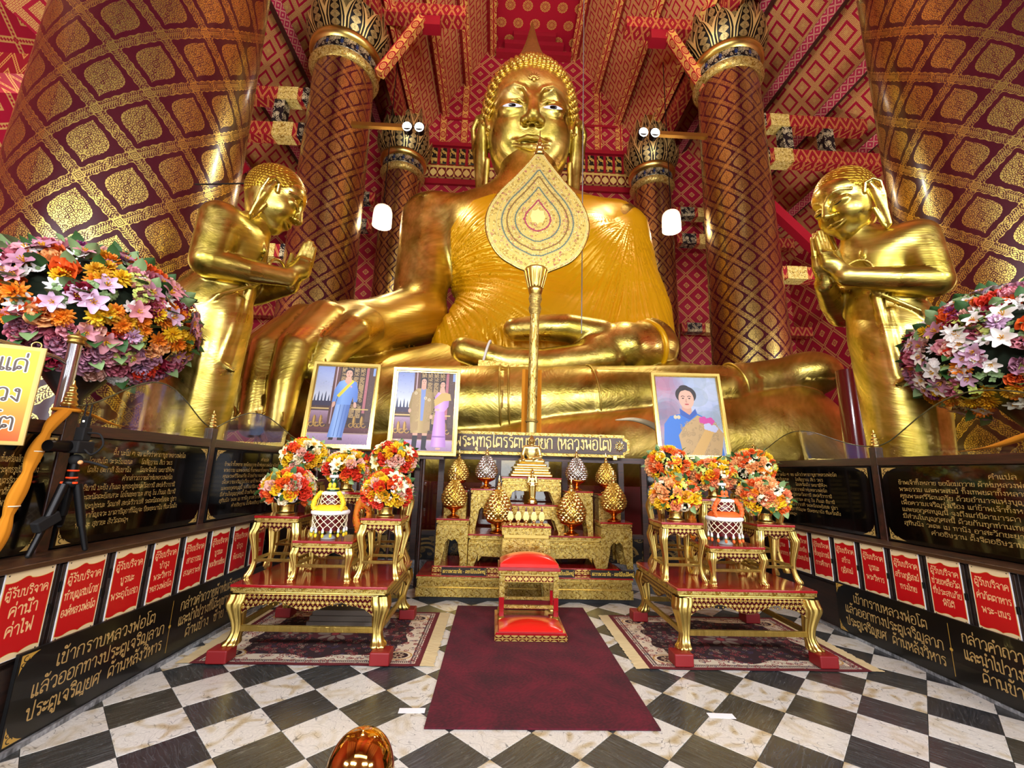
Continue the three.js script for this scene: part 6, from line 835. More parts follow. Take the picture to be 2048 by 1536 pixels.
// ------------------------------------------------------------------ flowers
const petal = (l, w, cup, curl, n = 4, m = 4) => grid((u, v) => { const s = u * 2 - 1, ww = w * Math.sin(Math.pow(v, 0.7) * Math.PI * 0.86 + 0.12), y = v * l; return [s * ww / 2, y * Math.cos(v * curl), y * Math.sin(v * curl) + cup * s * s * ww]; }, n, m);
function bloom(petals) { return merge(petals); }
const ringOf = (n, g, tilt, r, y, off, jit = 0, R = rng(1)) => Array.from({ length: n }, (_, i) => { const a = (i + off) / n * 6.283 + (R() - 0.5) * jit; return g.clone().rotateX(Math.PI / 2 - tilt).translate(0, y, r).rotateY(a); });
// every bloom: radius about 1, opens to +y
const ROSE = bloom([...ringOf(5, petal(0.78, 1.0, 0.35, -0.5), 0.35, 0.18, 0, 0), ...ringOf(5, petal(0.68, 0.85, 0.4, -0.35), 0.75, 0.14, 0.02, 0.5), ...ringOf(4, petal(0.56, 0.7, 0.45, -0.2), 1.05, 0.1, 0.06, 0.2), ...ringOf(3, petal(0.5, 0.55, 0.5, 0.1), 1.35, 0.06, 0.1, 0.6)]);
const LILY = bloom([...ringOf(3, petal(1.12, 0.78, -0.16, 0.4, 4, 6), 0.9, 0.04, 0, 0), ...ringOf(3, petal(1.08, 0.62, -0.16, 0.45, 4, 6), 0.85, 0.04, 0.02, 0.5)]);
const LILYC = merge([...Array.from({ length: 5 }, (_, i) => rod([0, 0, 0], [Math.cos(i * 1.26) * 0.2, 0.55, Math.sin(i * 1.26) * 0.2], 0.025, 0.045, 5))]);
const MUM = (() => { const R = rng(5), l = []; for (let k = 0; k < 4; k++) l.push(...ringOf(11 - k, petal(0.62 - k * 0.07, 0.26, 0.4, 0.25, 2, 3), 0.2 + k * 0.38, 0.14 - k * 0.03, k * 0.1, k * 0.3, 0.3, R)); return bloom(l); })();
const DAISY = bloom(ringOf(7, petal(0.8, 0.42, 0.2, -0.15, 2, 3), 0.35, 0.1, 0, 0)), DAISYC = new THREE.SphereGeometry(0.22, 8, 6).translate(0, 0.16, 0);
const HYDRA = (() => { const R = rng(8), l = []; const f = bloom(ringOf(4, petal(0.24, 0.24, 0.1, 0, 2, 2), 0.2, 0.01, 0, 0)); for (let i = 0; i < 34; i++) { const y = R() * 1.1 - 0.1, a = R() * 6.28, r = Math.sqrt(Math.max(0.05, 1 - y * y)) * 0.8; const q = new THREE.Quaternion().setFromUnitVectors(V(0, 1, 0), V(Math.cos(a) * r, y + 0.2, Math.sin(a) * r).normalize()); l.push(f.clone().applyQuaternion(q).translate(Math.cos(a) * r, y * 0.6, Math.sin(a) * r)); } return merge(l); })();
const LEAF = grid((u, v) => { const s = u * 2 - 1, w = 0.42 * Math.sin(v * Math.PI); return [s * w, 0.25 * Math.sin(v * 2) + Math.abs(s) * w * 0.3, v * 1.5]; }, 4, 6);
const pm2 = (c) => P({ color: c, roughness: 0.62, sheen: 0.2, sheenColor: new THREE.Color(c) });
const FM = {}; for (const [k, c] of Object.entries({ red: 0xd8361a, orange: 0xf08a18, deep: 0xe8611c, yellow: 0xf0c41c, gold: 0xd9a012, cream: 0xf4e6c0, lemon: 0xf0ecb8, white: 0xf2efe9, pink: 0xe39aa4, rose: 0xc86a7c, blush: 0xe8b4a0, mauve: 0xb07a90, lilac: 0xd9b3d0, purple: 0xa04a8a, crimson: 0x8e1430, lime: 0xc8d66a, green: 0x2f5a24, sage: 0x7d9a62, peach: 0xf0b070, salmon: 0xe88a5c, brown: 0x4a1810 })) FM[k] = pm2(c);
const KIND = { rose: [ROSE, 'rose', 0.95], lily: [LILY, 'lily', 1.0], mum: [MUM, 'chrysanthemum', 0.95], daisy: [DAISY, 'daisy', 0.8], hydra: [HYDRA, 'hydrangea', 0.95] };
function place(parent, kind, color, x, y, z, n, s, spin) {
  const [g, name] = KIND[kind], m = part(name, g, FM[color], parent); m.position.set(x, y, z); m.scale.setScalar(s); const q = new THREE.Quaternion().setFromUnitVectors(V(0, 1, 0), n); m.quaternion.copy(q.multiply(new THREE.Quaternion().setFromAxisAngle(V(0, 1, 0), spin)));
  if (kind === 'lily') part('stamens', LILYC, FM.gold, m); if (kind === 'daisy') part('centre', DAISYC, FM.sage, m); return m;
}
function ballOf(t, cy, rx, ry, rz, N, palette, size, seed, ymin, view, core = M.leafCore ??= S({ color: 0x16240f, roughness: 0.9 })) {
  const R = rng(seed); part('foliage_core', new THREE.SphereGeometry(1, 28, 18).scale(rx * 0.88, ry * 0.88, rz * 0.88).translate(0, cy, 0), core, t);
  for (let i = 0; i < N; i++) {
    const y = 1 - (1 - ymin) * (i + 0.5) / N, r = Math.sqrt(1 - y * y), a = i * 2.399963 + (R() - 0.5) * 0.5, nx = Math.cos(a) * r, nzz = Math.sin(a) * r;
    if (view && nx * view[0] + nzz * view[1] < -0.25) continue;
    const [kind, color, k] = palette(R, y, nx), n = V(nx / rx, y / ry, nzz / rz).normalize(), s = size * (k ?? 1) * (0.85 + R() * 0.3), lift = kind === 'lily' ? 1.04 : 0.95 + R() * 0.08;
    place(t, kind, color, nx * rx * lift, cy + y * ry * lift, nzz * rz * lift, n, s, R() * 6);
    if (R() < 0.3) { const l = part('leaf', LEAF, R() < 0.5 ? FM.green : FM.sage, t); l.position.set(nx * rx * 0.95, cy + y * ry * 0.95, nzz * rz * 0.95); l.scale.setScalar(size * 1.1); l.quaternion.setFromUnitVectors(V(0, 0, 1), n.clone().add(V(R() - 0.5, R() - 0.5, R() - 0.5).multiplyScalar(1.2)).normalize()); }
  }
}
const pick = (R, ...a) => a[(R() * a.length) | 0];
const palA = (R) => { const q = R(); return q < 0.3 ? ['rose', 'yellow'] : q < 0.46 ? ['rose', 'red', 1.3] : q < 0.62 ? ['rose', 'cream', 0.95] : q < 0.71 ? ['rose', 'gold'] : q < 0.78 ? ['lily', 'lemon', 1.2] : q < 0.84 ? ['rose', 'blush', 1.15] : q < 0.93 ? ['hydra', 'white', 0.7] : ['rose', 'deep', 1.1]; };
const palB = (R) => { const q = R(); return q < 0.34 ? ['rose', pick(R, 'salmon', 'deep', 'peach')] : q < 0.48 ? ['mum', pick(R, 'orange', 'deep')] : q < 0.72 ? ['hydra', pick(R, 'lime', 'cream', 'yellow'), 0.9] : q < 0.88 ? ['rose', pick(R, 'peach', 'yellow'), 1.2] : ['daisy', pick(R, 'cream', 'pink'), 0.7]; };
const vase = lathe(smoothPts([[0, 0], [0.075, 0.0], [0.078, 0.015], [0.06, 0.03], [0.058, 0.075], [0.066, 0.085], [0.062, 0.1], [0.035, 0.125], [0.045, 0.15], [0.1, 0.18], [0.13, 0.215], [0.11, 0.215], [0, 0.2]], 44), 30);
function bouquet(x, y, z, r, pal, seed, label, ry = 0.8) { const t = thing('flower_bouquet', label, 'bouquet', [x, y, z], seed * 0.7, 'bouquets in gold bowls'); part('bowl', vase, M.leafGold, t); ballOf(t, 0.13 + r * ry * 0.62, r, r * ry, r, 104, pal, r * 0.29, seed, -0.62); }
// stacked garland offering
function garland(x, y, z, main, dark, label) {
  const t = thing('garland_offering', label, 'garland offering', [x, y, z], 0, 'garland offerings'), cm = FM[main];
  part('stem', lathe(smoothPts([[0, 0], [0.06, 0], [0.055, 0.02], [0.02, 0.05], [0.025, 0.12], [0.05, 0.2], [0.1, 0.22]], 20), 20), P({ color: 0xdfe6e4, roughness: 0.1, transmission: 0.6, thickness: 0 }), t);
  const tor = (r, q, yy, sy = 1) => new THREE.TorusGeometry(r, q, 10, 48).rotateX(Math.PI / 2).scale(1, sy, 1).translate(0, yy, 0);
  part('white_ring', [tor(0.148, 0.02, 0.235), lathe([[0, 0.23], [0.15, 0.23], [0.15, 0.245], [0, 0.25]], 30)], FM.white, t); part('pad', lathe(smoothPts([[0.0, 0.25], [0.13, 0.25], [0.14, 0.27], [0.1, 0.3], [0, 0.31]], 16), 30), cm, t);
  part('upper_drum', lathe([[0.085, 0.3], [0.09, 0.4], [0, 0.4]], 24), M.redDark, t); part('upper_ring', [tor(0.095, 0.013, 0.4), lathe([[0, 0.4], [0.095, 0.4], [0.08, 0.415], [0, 0.42]], 24)], FM.white, t); part('lower_drum', lathe([[0.11, 0.08], [0.135, 0.22]], 28), M.redDark, t);
  const net = (r0, r1, y0, y1, n) => { const l = []; for (let i = 0; i < n; i++) for (const s of [1, -1]) { const a = i / n * 6.283, b = a + s * 6.283 / n * 1; l.push(rod([Math.sin(a) * r0, y0, Math.cos(a) * r0], [Math.sin(b) * r1, y1, Math.cos(b) * r1], 0.0035, 0.0035, 5)); } return l; };
  const n1 = part('bead_net', [...net(0.152, 0.15, 0.225, 0.165, 14), ...net(0.15, 0.148, 0.165, 0.105, 14), ...net(0.098, 0.1, 0.395, 0.35, 10), ...net(0.1, 0.104, 0.35, 0.305, 10)], FM.cream, t); n1.userData.kind = 'stuff';
  for (let i = 0; i < 14; i++) { const a = i / 14 * 6.283, b = part('tassel', T(lathe(smoothPts([[0.003, 0.05], [0.009, 0.04], [0.011, 0.02], [0.006, 0.01]], 10), 8), Math.sin(a) * 0.148, 0.055, Math.cos(a) * 0.148), FM.white, t); part('tassel_bud', T(new THREE.SphereGeometry(0.013, 8, 6).scale(1, 1.4, 1), Math.sin(a) * 0.148, 0.045, Math.cos(a) * 0.148), cm, b); part('tassel_leaf', T(new THREE.SphereGeometry(0.012, 8, 6).scale(1, 0.7, 1), Math.sin(a) * 0.148, 0.067, Math.cos(a) * 0.148), FM.sage, b); }
  for (const s of [-1, 1]) { const pts = Array.from({ length: 10 }, (_, i) => { const u = i / 9; return [s * (0.075 + 0.055 * Math.sin(u * 2.4)), 0.415 - u * 0.16, 0.07 + 0.02 * u]; }); const R = rng(3), l = [tube(pts, 0.02, 30, 8)]; const cu = new THREE.CatmullRomCurve3(pts.map((p) => V(...p))); for (let i = 0; i < 40; i++) { const p = cu.getPointAt(i / 39), a = R() * 6.28; l.push(new THREE.IcosahedronGeometry(0.008, 0).translate(p.x + Math.cos(a) * 0.019, p.y, p.z + Math.sin(a) * 0.019)); } part('side_garland', l, cm, t); }
  part('bottle', T(lathe(smoothPts([[0.055, 0], [0.055, 0.02], [0.04, 0.035], [0.042, 0.06], [0.03, 0.1], [0.024, 0.13]], 20), 20), 0, 0.415, 0), M.greenBottle, t); for (const s of [-1, 1]) part('bottle_flower', T(new THREE.SphereGeometry(0.02, 10, 8).scale(0.9, 1.3, 0.7), s * 0.018, 0.47, 0.036), cm, t); part('bottle_band', T(lathe([[0.056, 0.02], [0.05, 0.034]], 20), 0, 0.415, 0), cm, t); part('bottle_rim', T(new THREE.TorusGeometry(0.026, 0.014, 8, 24).rotateX(Math.PI / 2), 0, 0.55, 0), FM.white, t); part('bottle_cap', T(lathe([[0.02, 0], [0.016, 0.03], [0, 0.035]], 12), 0, 0.555, 0), M.greenBottle, t);
}
function marigold(x, y, z, r, label, turn, tall) { const t = thing('marigold_garland', label, 'garland', [x, y, z], turn, 'orange marigold garlands'); const R = rng(11), g = new THREE.TorusGeometry(r, r * 0.42, 18, 44), p = g.attributes.position; if (tall) g.scale(0.7, 1.5, 0.7); for (let i = 0; i < p.count; i++) { const k = 1 + 0.2 * nz(p.getX(i) * 70, p.getY(i) * 70, p.getZ(i) * 70); p.setXYZ(i, p.getX(i) * k, p.getY(i) * k, p.getZ(i) * k); } g.computeVertexNormals(); g.computeBoundingBox(); part('blooms', T(g, 0, -g.boundingBox.min.y, 0), FM.orange, t); const fl = []; for (let i = 0; i < 60; i++) { const a = R() * 6.28, b = R() * 6.28, q = r * (1 + 0.42 * Math.cos(b)); fl.push(new THREE.IcosahedronGeometry(r * 0.12, 0).translate(Math.cos(a) * q * (tall ? 0.7 : 1), Math.sin(a) * q * (tall ? 1.5 : 1) - g.boundingBox.min.y * 0 + r * (tall ? 2.1 : 1.42), Math.sin(b) * r * 0.42)); } const s = part('petals', fl, FM.deep, t); s.userData.kind = 'stuff'; }
function offering(cx, zf, H, side, pal, seed, x, cl) { // x: pedestal and bouquet positions
  const L = side === 'left' ? 'left' : 'right';
  clawTable(cx, 0.012, zf, x.w, 1.1, H - 0.012, 'large red and gold claw-footed table on the ' + L + ' rug', { block: 0.1, th: 0.1, r: 0.062, apron: 0.12, sy: 0.225, studs: true, k: 1.3 });
  const S2 = (xx, zz, w, d, h, l, o = {}) => clawTable(xx, H, zz, w, d, h, l, { r: 0.03, th: 0.07, apron: 0.075, sy: 0.14, k: 0.7, group: 'small claw-footed tables', ...o });
  S2(x.f0, zf - 0.24, 0.4, 0.36, 0.52, 'front outer pedestal on the ' + L + ' flower table'.replace('outer', 'left-hand')); S2(x.f1, zf - 0.24, 0.37, 0.36, 0.52, 'front right-hand pedestal on the ' + L + ' flower table');
  S2(x.m, zf - 0.14, 0.52, 0.42, 0.33, 'low middle table on the ' + L + ' flower table, under the garland offering', { sy: 0.12 });
  S2(x.b1, zf - 0.66, 0.44, 0.36, 0.72, 'high rear middle pedestal on the ' + L + ' flower table', { sy: 0.2 }); S2(x.b0, zf - 0.7, 0.34, 0.34, 0.83, 'tall rear left-hand pedestal on the ' + L + ' flower table', { sy: 0.2 }); S2(x.b2, zf - 0.7, 0.34, 0.34, 0.83, 'tall rear right-hand pedestal on the ' + L + ' flower table', { sy: 0.2 });
  const B = (xx, y, z, n, l, r) => bouquet(xx, y, z, r, pal, seed + n, l);
  B(x.f0, H + 0.52, zf - 0.4, 1, cl + ' bouquet on the front left-hand pedestal', x.r); B(x.f1, H + 0.52, zf - 0.4, 2, cl + ' bouquet on the front right-hand pedestal', x.r);
  B(x.c1 ?? x.b1, H + 0.72, zf - 0.82, 3, cl + ' bouquet in the middle, on the high rear pedestal', x.r); B(x.b0, H + 0.83, zf - 0.86, 4, cl + ' bouquet on the tall rear left-hand pedestal', x.r); B(x.b2, H + 0.83, zf - 0.86, 5, cl + ' bouquet on the tall rear right-hand pedestal', x.r);
}
offering(-1.5, -3.87, 0.58, 'left', palA, 40, { w: 1.28, f0: -1.95, f1: -1.02, m: -1.485, b0: -2.03, b1: -1.55, b2: -1.08, r: 0.205 }, 'red, yellow and white');
offering(2.22, -3.92, 0.6, 'right', palB, 60, { w: 1.24, f0: 1.78, f1: 2.68, m: 2.235, b0: 1.92, b1: 2.39, b2: 2.86, r: 0.212 }, 'orange and lime');
garland(-1.485, 0.91, -4.14, 'yellow', 0, 'yellow and white garland offering with green bottle on the left flower table'); garland(2.2, 0.93, -4.2, 'deep', 0, 'orange and white garland offering with green bottle on the right flower table');
marigold(-1.26, 0.911, -4.36, 0.085, 'orange marigold garland beside the yellow garland offering', 0.3, true); marigold(1.99, 0.931, -4.42, 0.055, 'orange marigold garland beside the orange garland offering', 0.4, true);

// ------------------------------------------------------------------ the two huge flower balls
const palBig = (o) => (R, y, nx) => { const q = R(), m = nz(nx * 2.2 + o, y * 2.2, o * 3); if (m > 0.22) return ['mum', pick(R, 'orange', 'yellow', 'gold'), 0.95]; if (m < -0.25) return ['rose', pick(R, 'rose', 'pink', 'mauve'), 0.9]; return q < 0.3 ? ['lily', o > 5 ? pick(R, 'white', 'white', 'lilac', 'mauve') : pick(R, 'lilac', 'mauve', 'pink'), 0.78] : q < 0.5 ? ['rose', pick(R, 'rose', 'pink', 'blush', 'deep')] : q < 0.62 ? ['mum', pick(R, 'lilac', 'orange', 'yellow', 'purple')] : q < 0.76 ? ['daisy', 'white', 0.7] : q < 0.88 ? ['hydra', pick(R, 'lime', 'white', 'sage'), 0.95] : ['rose', pick(R, 'red', 'deep', 'crimson', 'peach')]; };
for (const [x, z, y, r, ry, o, l, n] of [[-3.92, -4.05, 2.86, 0.8, 0.62, 1, 'huge ball of artificial flowers on the left, mauve lilies and pink roses', 640], [5.36, -4.05, 2.88, 0.86, 0.64, 9, 'huge ball of artificial flowers on the right, white lilies and orange blooms', 640]]) { const t = thing('flower_ball', l, 'flower arrangement', [x, 0, z], 0, 'huge flower balls'); part('stand', lathe([[0, 0], [0.35, 0], [0.35, 0.1], [0.1, 0.25], [0.09, 2.1], [0.3, 2.4]], 24), M.woodDark, t); ballOf(t, y, r, ry, r, n, palBig(o), 0.115, 100 + o, -0.9, [-x / Math.hypot(x, z), -z / Math.hypot(x, z)]); }
// ------------------------------------------------------------------ small things
{ // steel pole with gold cap and an orange hanging sign
  const t = thing('steel_pole', 'shiny steel pole with gold cap at the left edge', 'pole', [-3.05, 0, -3.1]); part('tube', rod([0, 0, 0], [0, 2.36, 0], 0.038, 0.038, 20), M.steel, t); part('cap', T(lathe(smoothPts([[0.035, 0], [0.05, 0.015], [0.045, 0.03], [0.052, 0.045], [0.05, 0.06], [0.02, 0.075], [0.012, 0.085], [0.002, 0.11]], 24), 20), 0, 2.36, 0), M.oldGold, t); part('arm', tube([[0, 2.2, 0], [-0.02, 2.24, 0.08], [-0.03, 2.25, 0.2], [-0.02, 2.25, 0.4], [-0.0, 2.25, 0.75]], 0.014, 30, 10), M.steel, t); part('base', lathe([[0, 0], [0.07, 0], [0.07, 0.015], [0.035, 0.03]], 20), M.steel, t);
  const s = thing('orange_sign', 'yellow to orange sign with dark Thai letters hanging at the left edge', 'sign', [-3.02, 1.62, -2.47], 0.42), st = tex(512, 512, (g, w, h) => { const q = g.createLinearGradient(0, 0, 0, h); q.addColorStop(0, '#e8d21a'); q.addColorStop(0.5, '#f2a71e'); q.addColorStop(1, '#e8561a'); g.fillStyle = '#d8b45a'; g.fillRect(0, 0, w, h); g.fillStyle = q; g.fillRect(14, 14, w - 28, h - 28); for (const [l, y] of [['ถวายแด่', 130], ['หลวง', 290], ['พ่อโต', 440]]) { write(g, l, w - 40, y, 66, '#f4f0e0', 1, 26); write(g, l, w - 40, y, 66, '#4a3a30', 1, 13); } }); part('board', rbox(0.66, 0.58, 0.012, 0.003, 0, 0.29, 0), S({ color: 0xc8a860, roughness: 0.5 }), s); part('print', T(uvRect(0.645, 0.565), 0, 0.29, 0.0068), S({ map: st, roughness: 0.45 }), s); for (const x of [-0.28, 0.28]) part('ring', T(new THREE.TorusGeometry(0.022, 0.004, 6, 20), x, 0.59, 0), M.leafGold, s);
}
{ // orange cloth tied to the post and drawn along the rail
  const t = thing('orange_cloth', 'twisted orange cloth tied to the left barrier post', 'cloth', [-2.86, 0.973, -2.93]);
  const strip = (pts, w, tw) => { const cu = new THREE.CatmullRomCurve3(pts.map((p) => V(...p))); return grid((u, v) => { const p = cu.getPointAt(v), ww = w * (0.55 + 0.45 * Math.abs(Math.sin(v * tw))), a = u * 6.283; return [p.x + Math.sin(a) * ww * 0.35 + Math.sin(u * 40) * 0.002, p.y, p.z + Math.cos(a) * ww * 0.5 + Math.sin(u * 31) * 0.003]; }, 20, 60); };
  part('hanging_end', strip([[0.04, 0.0, 0.27], [0.05, 0.15, 0.24], [0.04, 0.3, 0.21], [0.05, 0.48, 0.18], [0.04, 0.62, 0.15], [0.03, 0.8, 0.08], [0.01, 0.9, -0.01]], 0.085, 12), M.cloth, t); part('rail_end', strip([[0.03, 0.92, -0.02], [0.0, 0.89, -0.2], [-0.0, 0.84, -0.4], [0.0, 0.835, -0.62]], 0.05, 3), M.cloth, t); for (const y of [0.3, 0.62]) part('tie', T(new THREE.TorusGeometry(0.03, 0.004, 6, 20).rotateX(Math.PI / 2), 0.045, y, y > 0.5 ? 0.15 : 0.21), FM.cream, t); part('knot', T(new THREE.TorusGeometry(0.062, 0.012, 8, 24).rotateX(Math.PI / 2), -0.03, 0.9, -0.05), M.cloth, t);
  const q = thing('orange_cloth', 'orange cloth lying along the right rail at the right edge', 'cloth', [4.0, 1.79, -2.9]); part('cloth', strip([[0.02, 0.03, -0.7], [0.02, 0.06, -0.45], [0.03, 0.14, -0.2], [0.03, 0.22, 0.1], [0.02, 0.26, 0.4]], 0.14, 3), M.cloth, q);
}
{ // camera on a tripod that stands on the ledge
  const t = thing('tripod', 'black camera tripod with orange rings on the left ledge', 'tripod', [-2.73, 0.973, -2.95]);
  for (const [x, z, k] of [[0.1, -0.09, 1], [-0.0, 0.16, 1], [-0.1, -0.1, 0.5]]) { const l = part('leg', rod([x * 0.25, 0.42, z * 0.25], [x * 0.7, 0.16 * (k < 1 ? 1.4 : 1), z * 0.7], 0.026, 0.022, 10), M.blackMetal, t); part('lower_leg', rod([x * 0.7, 0.16 * (k < 1 ? 1.4 : 1), z * 0.7], [x, k < 1 ? 0.16 : 0.012, z], 0.018, 0.016, 10), M.blackMetal, l); part('foot', T(new THREE.SphereGeometry(0.014, 10, 8), x, k < 1 ? 0.152 : 0.014, z), M.rubber, l); }
  part('hub', T(lathe([[0, 0], [0.035, 0], [0.038, 0.03], [0.03, 0.05], [0, 0.05]], 20), 0, 0.4, 0), M.blackMetal, t); for (const y of [0.455, 0.5]) part('orange_ring', T(lathe([[0, 0], [0.03, 0], [0.03, 0.012], [0, 0.012]], 20), 0, y, 0), M.orange, t); part('column', rod([0, 0.45, 0], [0, 0.56, 0], 0.024, 0.024, 14), M.blackMetal, t); for (const s of [-1, 1]) part('leg_lock', T(rbox(0.022, 0.014, 0.02, 0.004), s * 0.038, 0.43, 0.012), M.orange, t); part('head', T(new THREE.SphereGeometry(0.036, 16, 12), 0, 0.575, 0), M.rubber, t); part('pan_handle', tube([[0.02, 0.57, 0], [0.08, 0.56, -0.03], [0.16, 0.53, -0.06]], 0.008, 16, 8), M.rubber, t);
  part('knob', T(new THREE.SphereGeometry(0.014, 10, 8), 0.05, 0.56, 0.02), FM.peach, t); part('side_pouch', T(rbox(0.05, 0.07, 0.14, 0.01).rotateX(0.5), -0.0, 0.2, 0.1), M.rubber, t);
  const c = thing('video_camera', 'black video camera with cable loop on the tripod', 'camera', [-2.73, 1.585, -2.95]); part('body', rbox(0.1, 0.08, 0.12, 0.012, 0, 0.045, 0), M.rubber, c); part('lens', T(new THREE.CylinderGeometry(0.035, 0.037, 0.13, 24).rotateX(Math.PI / 2), -0.015, 0.045, 0.12), M.blackMetal, c); part('top_mount', rbox(0.06, 0.09, 0.06, 0.008, 0.0, 0.13, -0.01), M.rubber, c); part('receiver', rbox(0.045, 0.08, 0.03, 0.006, 0.0, 0.21, -0.01), M.rubber, c); for (const s of [-1, 1]) part('aerial', rod([s * 0.018, 0.24, -0.01], [s * 0.018, 0.33, -0.01], 0.005, 0.004, 8), M.rubber, c); part('cable', tube([[0.04, 0.14, 0], [0.12, 0.13, 0], [0.15, 0.06, 0], [0.1, -0.0, 0.01], [0.05, 0.03, 0.01]], 0.006, 36, 8), M.rubber, c); part('light', T(rbox(0.012, 0.012, 0.004, 0.001), 0.0, 0.215, 0.006), M.lamp, c);
}
{ // polished stanchion in the foreground
  const t = thing('stanchion', 'shiny copper-gold dome of a stanchion post near the camera', 'stanchion', [-0.278, 0.001, -1.12]); part('dome', T(lathe(smoothPts([[0.0, 0.082], [0.035, 0.074], [0.062, 0.045], [0.075, 0], [0.07, -0.05], [0.05, -0.09], [0.03, -0.1]], 40), 40), 0, 0.885, 0), S({ color: 0xf0b860, metalness: 1, roughness: 0.07 }), t); part('post', rod([0, 0.02, 0], [0, 0.8, 0], 0.028, 0.028, 24), M.brightGold, t); part('foot', lathe([[0, 0], [0.16, 0], [0.16, 0.015], [0.05, 0.05], [0.03, 0.06]], 32), M.brightGold, t);
}
for (const [x, z, r, l] of [[-0.49, -3.2, 0.03, 'white paper strip on the floor left of the maroon carpet'], [1.55, -3.17, -0.06, 'white paper strip on the floor right of the maroon carpet']]) { const t = thing('paper_strip', l, 'paper', [x, 0.0008, z], r, 'paper strips on the floor'); part('sheet', box(0.17, 0.001, 0.06, 0, 0.0005, 0), M.paper, t); }
{ const t = thing('hanging_wire', 'thin grey wire hanging from the ceiling in front of the statue’s face', 'wire', [1.35, 4.4, -8.5]); part('wire', rod([0.35, 0, 0], [1.05, 24.5, -2.0], 0.012, 0.012, 6), S({ color: 0x9a9a9a, roughness: 0.4, metalness: 0.6 }), t); }
{ const t = thing('bracket_rod', 'thin black rod from the left column to the praying statue’s head', 'rod', [-4.5, 5.72, -6.05]); part('rod', rod([-0.25, 0.02, 0.0], [0.68, -0.06, 0.2], 0.012, 0.012, 8), M.black, t); }
{ const t = thing('stacked_boards', 'pile of pale boards under the left flower table', 'boards', [-1.4, 0.014, -4.72]); for (let i = 0; i < 3; i++) part('board', rbox(0.78 - i * 0.03, 0.05, 0.16, 0.006, i * 0.01, 0.025 + i * 0.052, 0), S({ color: 0x6d6357, roughness: 0.7 }), t); }
// ------------------------------------------------------------------ visible lamps of the hall
function spotLamp(x, y, z, s, label) {
  const t = thing('spotlight', label, 'spotlight', [x, y, z]); part('arm', box(2.0, 0.16, 0.16, -s * 1.05, 0.02, 0), M.oldGold, t); for (const k of [0, 1]) { const h = part('head', T(new THREE.CylinderGeometry(0.2, 0.14, 0.3, 20).rotateX(Math.PI / 2 - 0.2), s * (0.1 + k * 0.45), -0.16 - k * 0.12 * 0, 0.12), M.blackMetal, t); part('lens', T(new THREE.CircleGeometry(0.17, 24).rotateX(-0.2 + 0.4), s * (0.1 + k * 0.45), -0.2, 0.3), M.lens, h);
    const l = new THREE.SpotLight(0xfff3e0, SPOT, 0, 0.6, 0.5); l.name = 'spot_bulb'; l.position.set(s * (0.1 + k * 0.45), -0.3, 0.5); l.castShadow = true; l.shadow.radius = 8; l.target.position.set(s * 4.6, -9, 5.5); t.add(l, l.target); }
}
spotLamp(-3.8, 14.2, -14.2, 1, 'bright twin spotlight on a gold arm left of the giant head'); spotLamp(5.75, 14.5, -14.2, -1, 'bright twin spotlight on a gold arm right of the giant head');
function pendant(x, y, z, label, top) { const t = thing('pendant_lamp', label, 'lamp', [x, y, z], 0, 'white pendant lamps'); part('shade', T(lathe(smoothPts([[0.06, 0.95], [0.28, 0.88], [0.38, 0.7], [0.4, 0.3], [0.4, 0.0]], 20), 28), 0, 0, 0), P({ color: 0xfff4e6, roughness: 0.9, transmission: 0.45, thickness: 0, emissive: 0xffeedd, emissiveIntensity: 0.12 }), t); part('bulb', T(new THREE.SphereGeometry(0.14, 16, 12), 0, 0.42, 0), M.lamp, t); part('cap', T(lathe([[0, 0.12], [0.06, 0.12], [0.09, 0]], 14), 0, 0.93, 0), M.leafGold, t); part('cord', rod([0, 1.0, 0], [0, top - y, 0], 0.02, 0.02, 6), M.blackMetal, t); const l = new THREE.PointLight(0xffe6c8, PENDANT); l.name = 'pendant_bulb'; l.position.set(0, 0.2, 0); l.castShadow = true; l.shadow.radius = 6; t.add(l); }
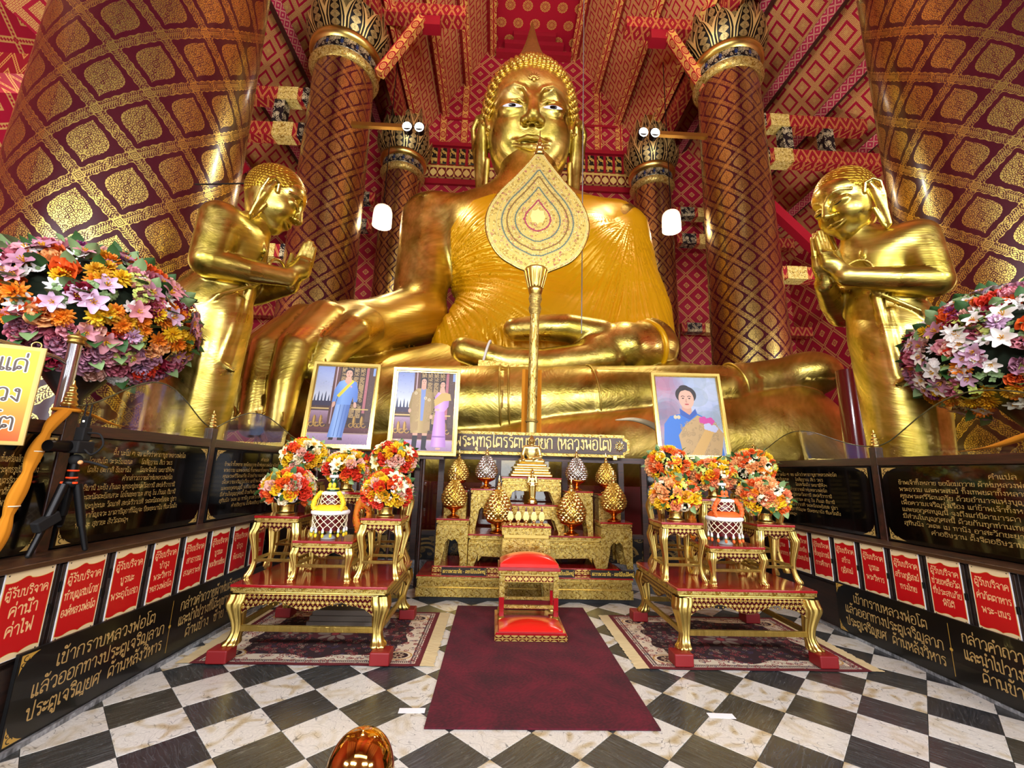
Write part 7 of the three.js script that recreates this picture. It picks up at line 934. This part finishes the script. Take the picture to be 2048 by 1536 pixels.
pendant(-5.2, 11.7, -16.9, 'white pendant lamp left of the seated statue’s bare shoulder', 21); pendant(7.4, 12.1, -16.9, 'white pendant lamp right of the seated statue’s robed shoulder', 21);
// ------------------------------------------------------------------ unseen lamps, all out of view, placed to light statue, roof and floor
function unseen_floodlight(p, aim, w, h, power, label) {
  const t = thing('unseen_floodlight', label, 'unseen_floodlight', p, 0, 'unseen floodlights of the hall'); t.lookAt(V(...aim));
  part('housing', rbox(w + 0.1, h + 0.1, 0.14, 0.02, 0, 0, -0.08), M.blackMetal, t);
  part('glass', box(w, h, 0.01, 0, 0, 0), S({ color: 0xffffff, emissive: 0xfff3e2, emissiveIntensity: Math.min(power, 6) }), t);
  const l = new THREE.RectAreaLight(0xf6f8ff, power, w, h); l.name = 'unseen_flood_light'; l.position.set(0, 0, 0.03); l.rotation.y = Math.PI; t.add(l); l.castShadow = true;
  return t;
}
for (const [x, k] of [[-8.5, 'far left'], [-2.6, 'middle left'], [4.8, 'middle right'], [11, 'far right']]) unseen_floodlight([x, 6.8, 7], [1.2, 8.5, -14], 3.2, 1.0, UNSEEN_FLOOD, 'long unseen flood lamp high behind the camera, ' + k);  // out of view behind the camera, placed to light the statue
for (const [x, k] of [[-1.4, 'left'], [4.6, 'right']]) { for (const [z, n] of [[-3, 'front'], [-8, 'rear']]) unseen_floodlight([x, 16.3, z], [x, 29, z - 7], 1.6, 0.8, UNSEEN_UPLIGHT, 'unseen flood lamp aimed up at the ceiling, ' + k + ' one on the ' + n + ' lamp beam'); unseen_floodlight([x < 0 ? -10.5 : 13.2, 6, -9.5], [x < 0 ? -9.6 : 12.2, 18, -19], 1.6, 0.9, UNSEEN_AISLE, 'unseen flood lamp aimed up at the roof, ' + k + ' aisle'); }  // out of view, placed to brighten the ceiling and aisle roofs
unseen_floodlight([0.6, 5.4, 2.2], [0.6, 0.6, -5.2], 4.5, 0.6, UNSEEN_FRONT, 'long unseen lamp behind the camera, lighting the floor and altar front');  // out of view, placed to light altar front and near floor
renderer.render(scene, camera);
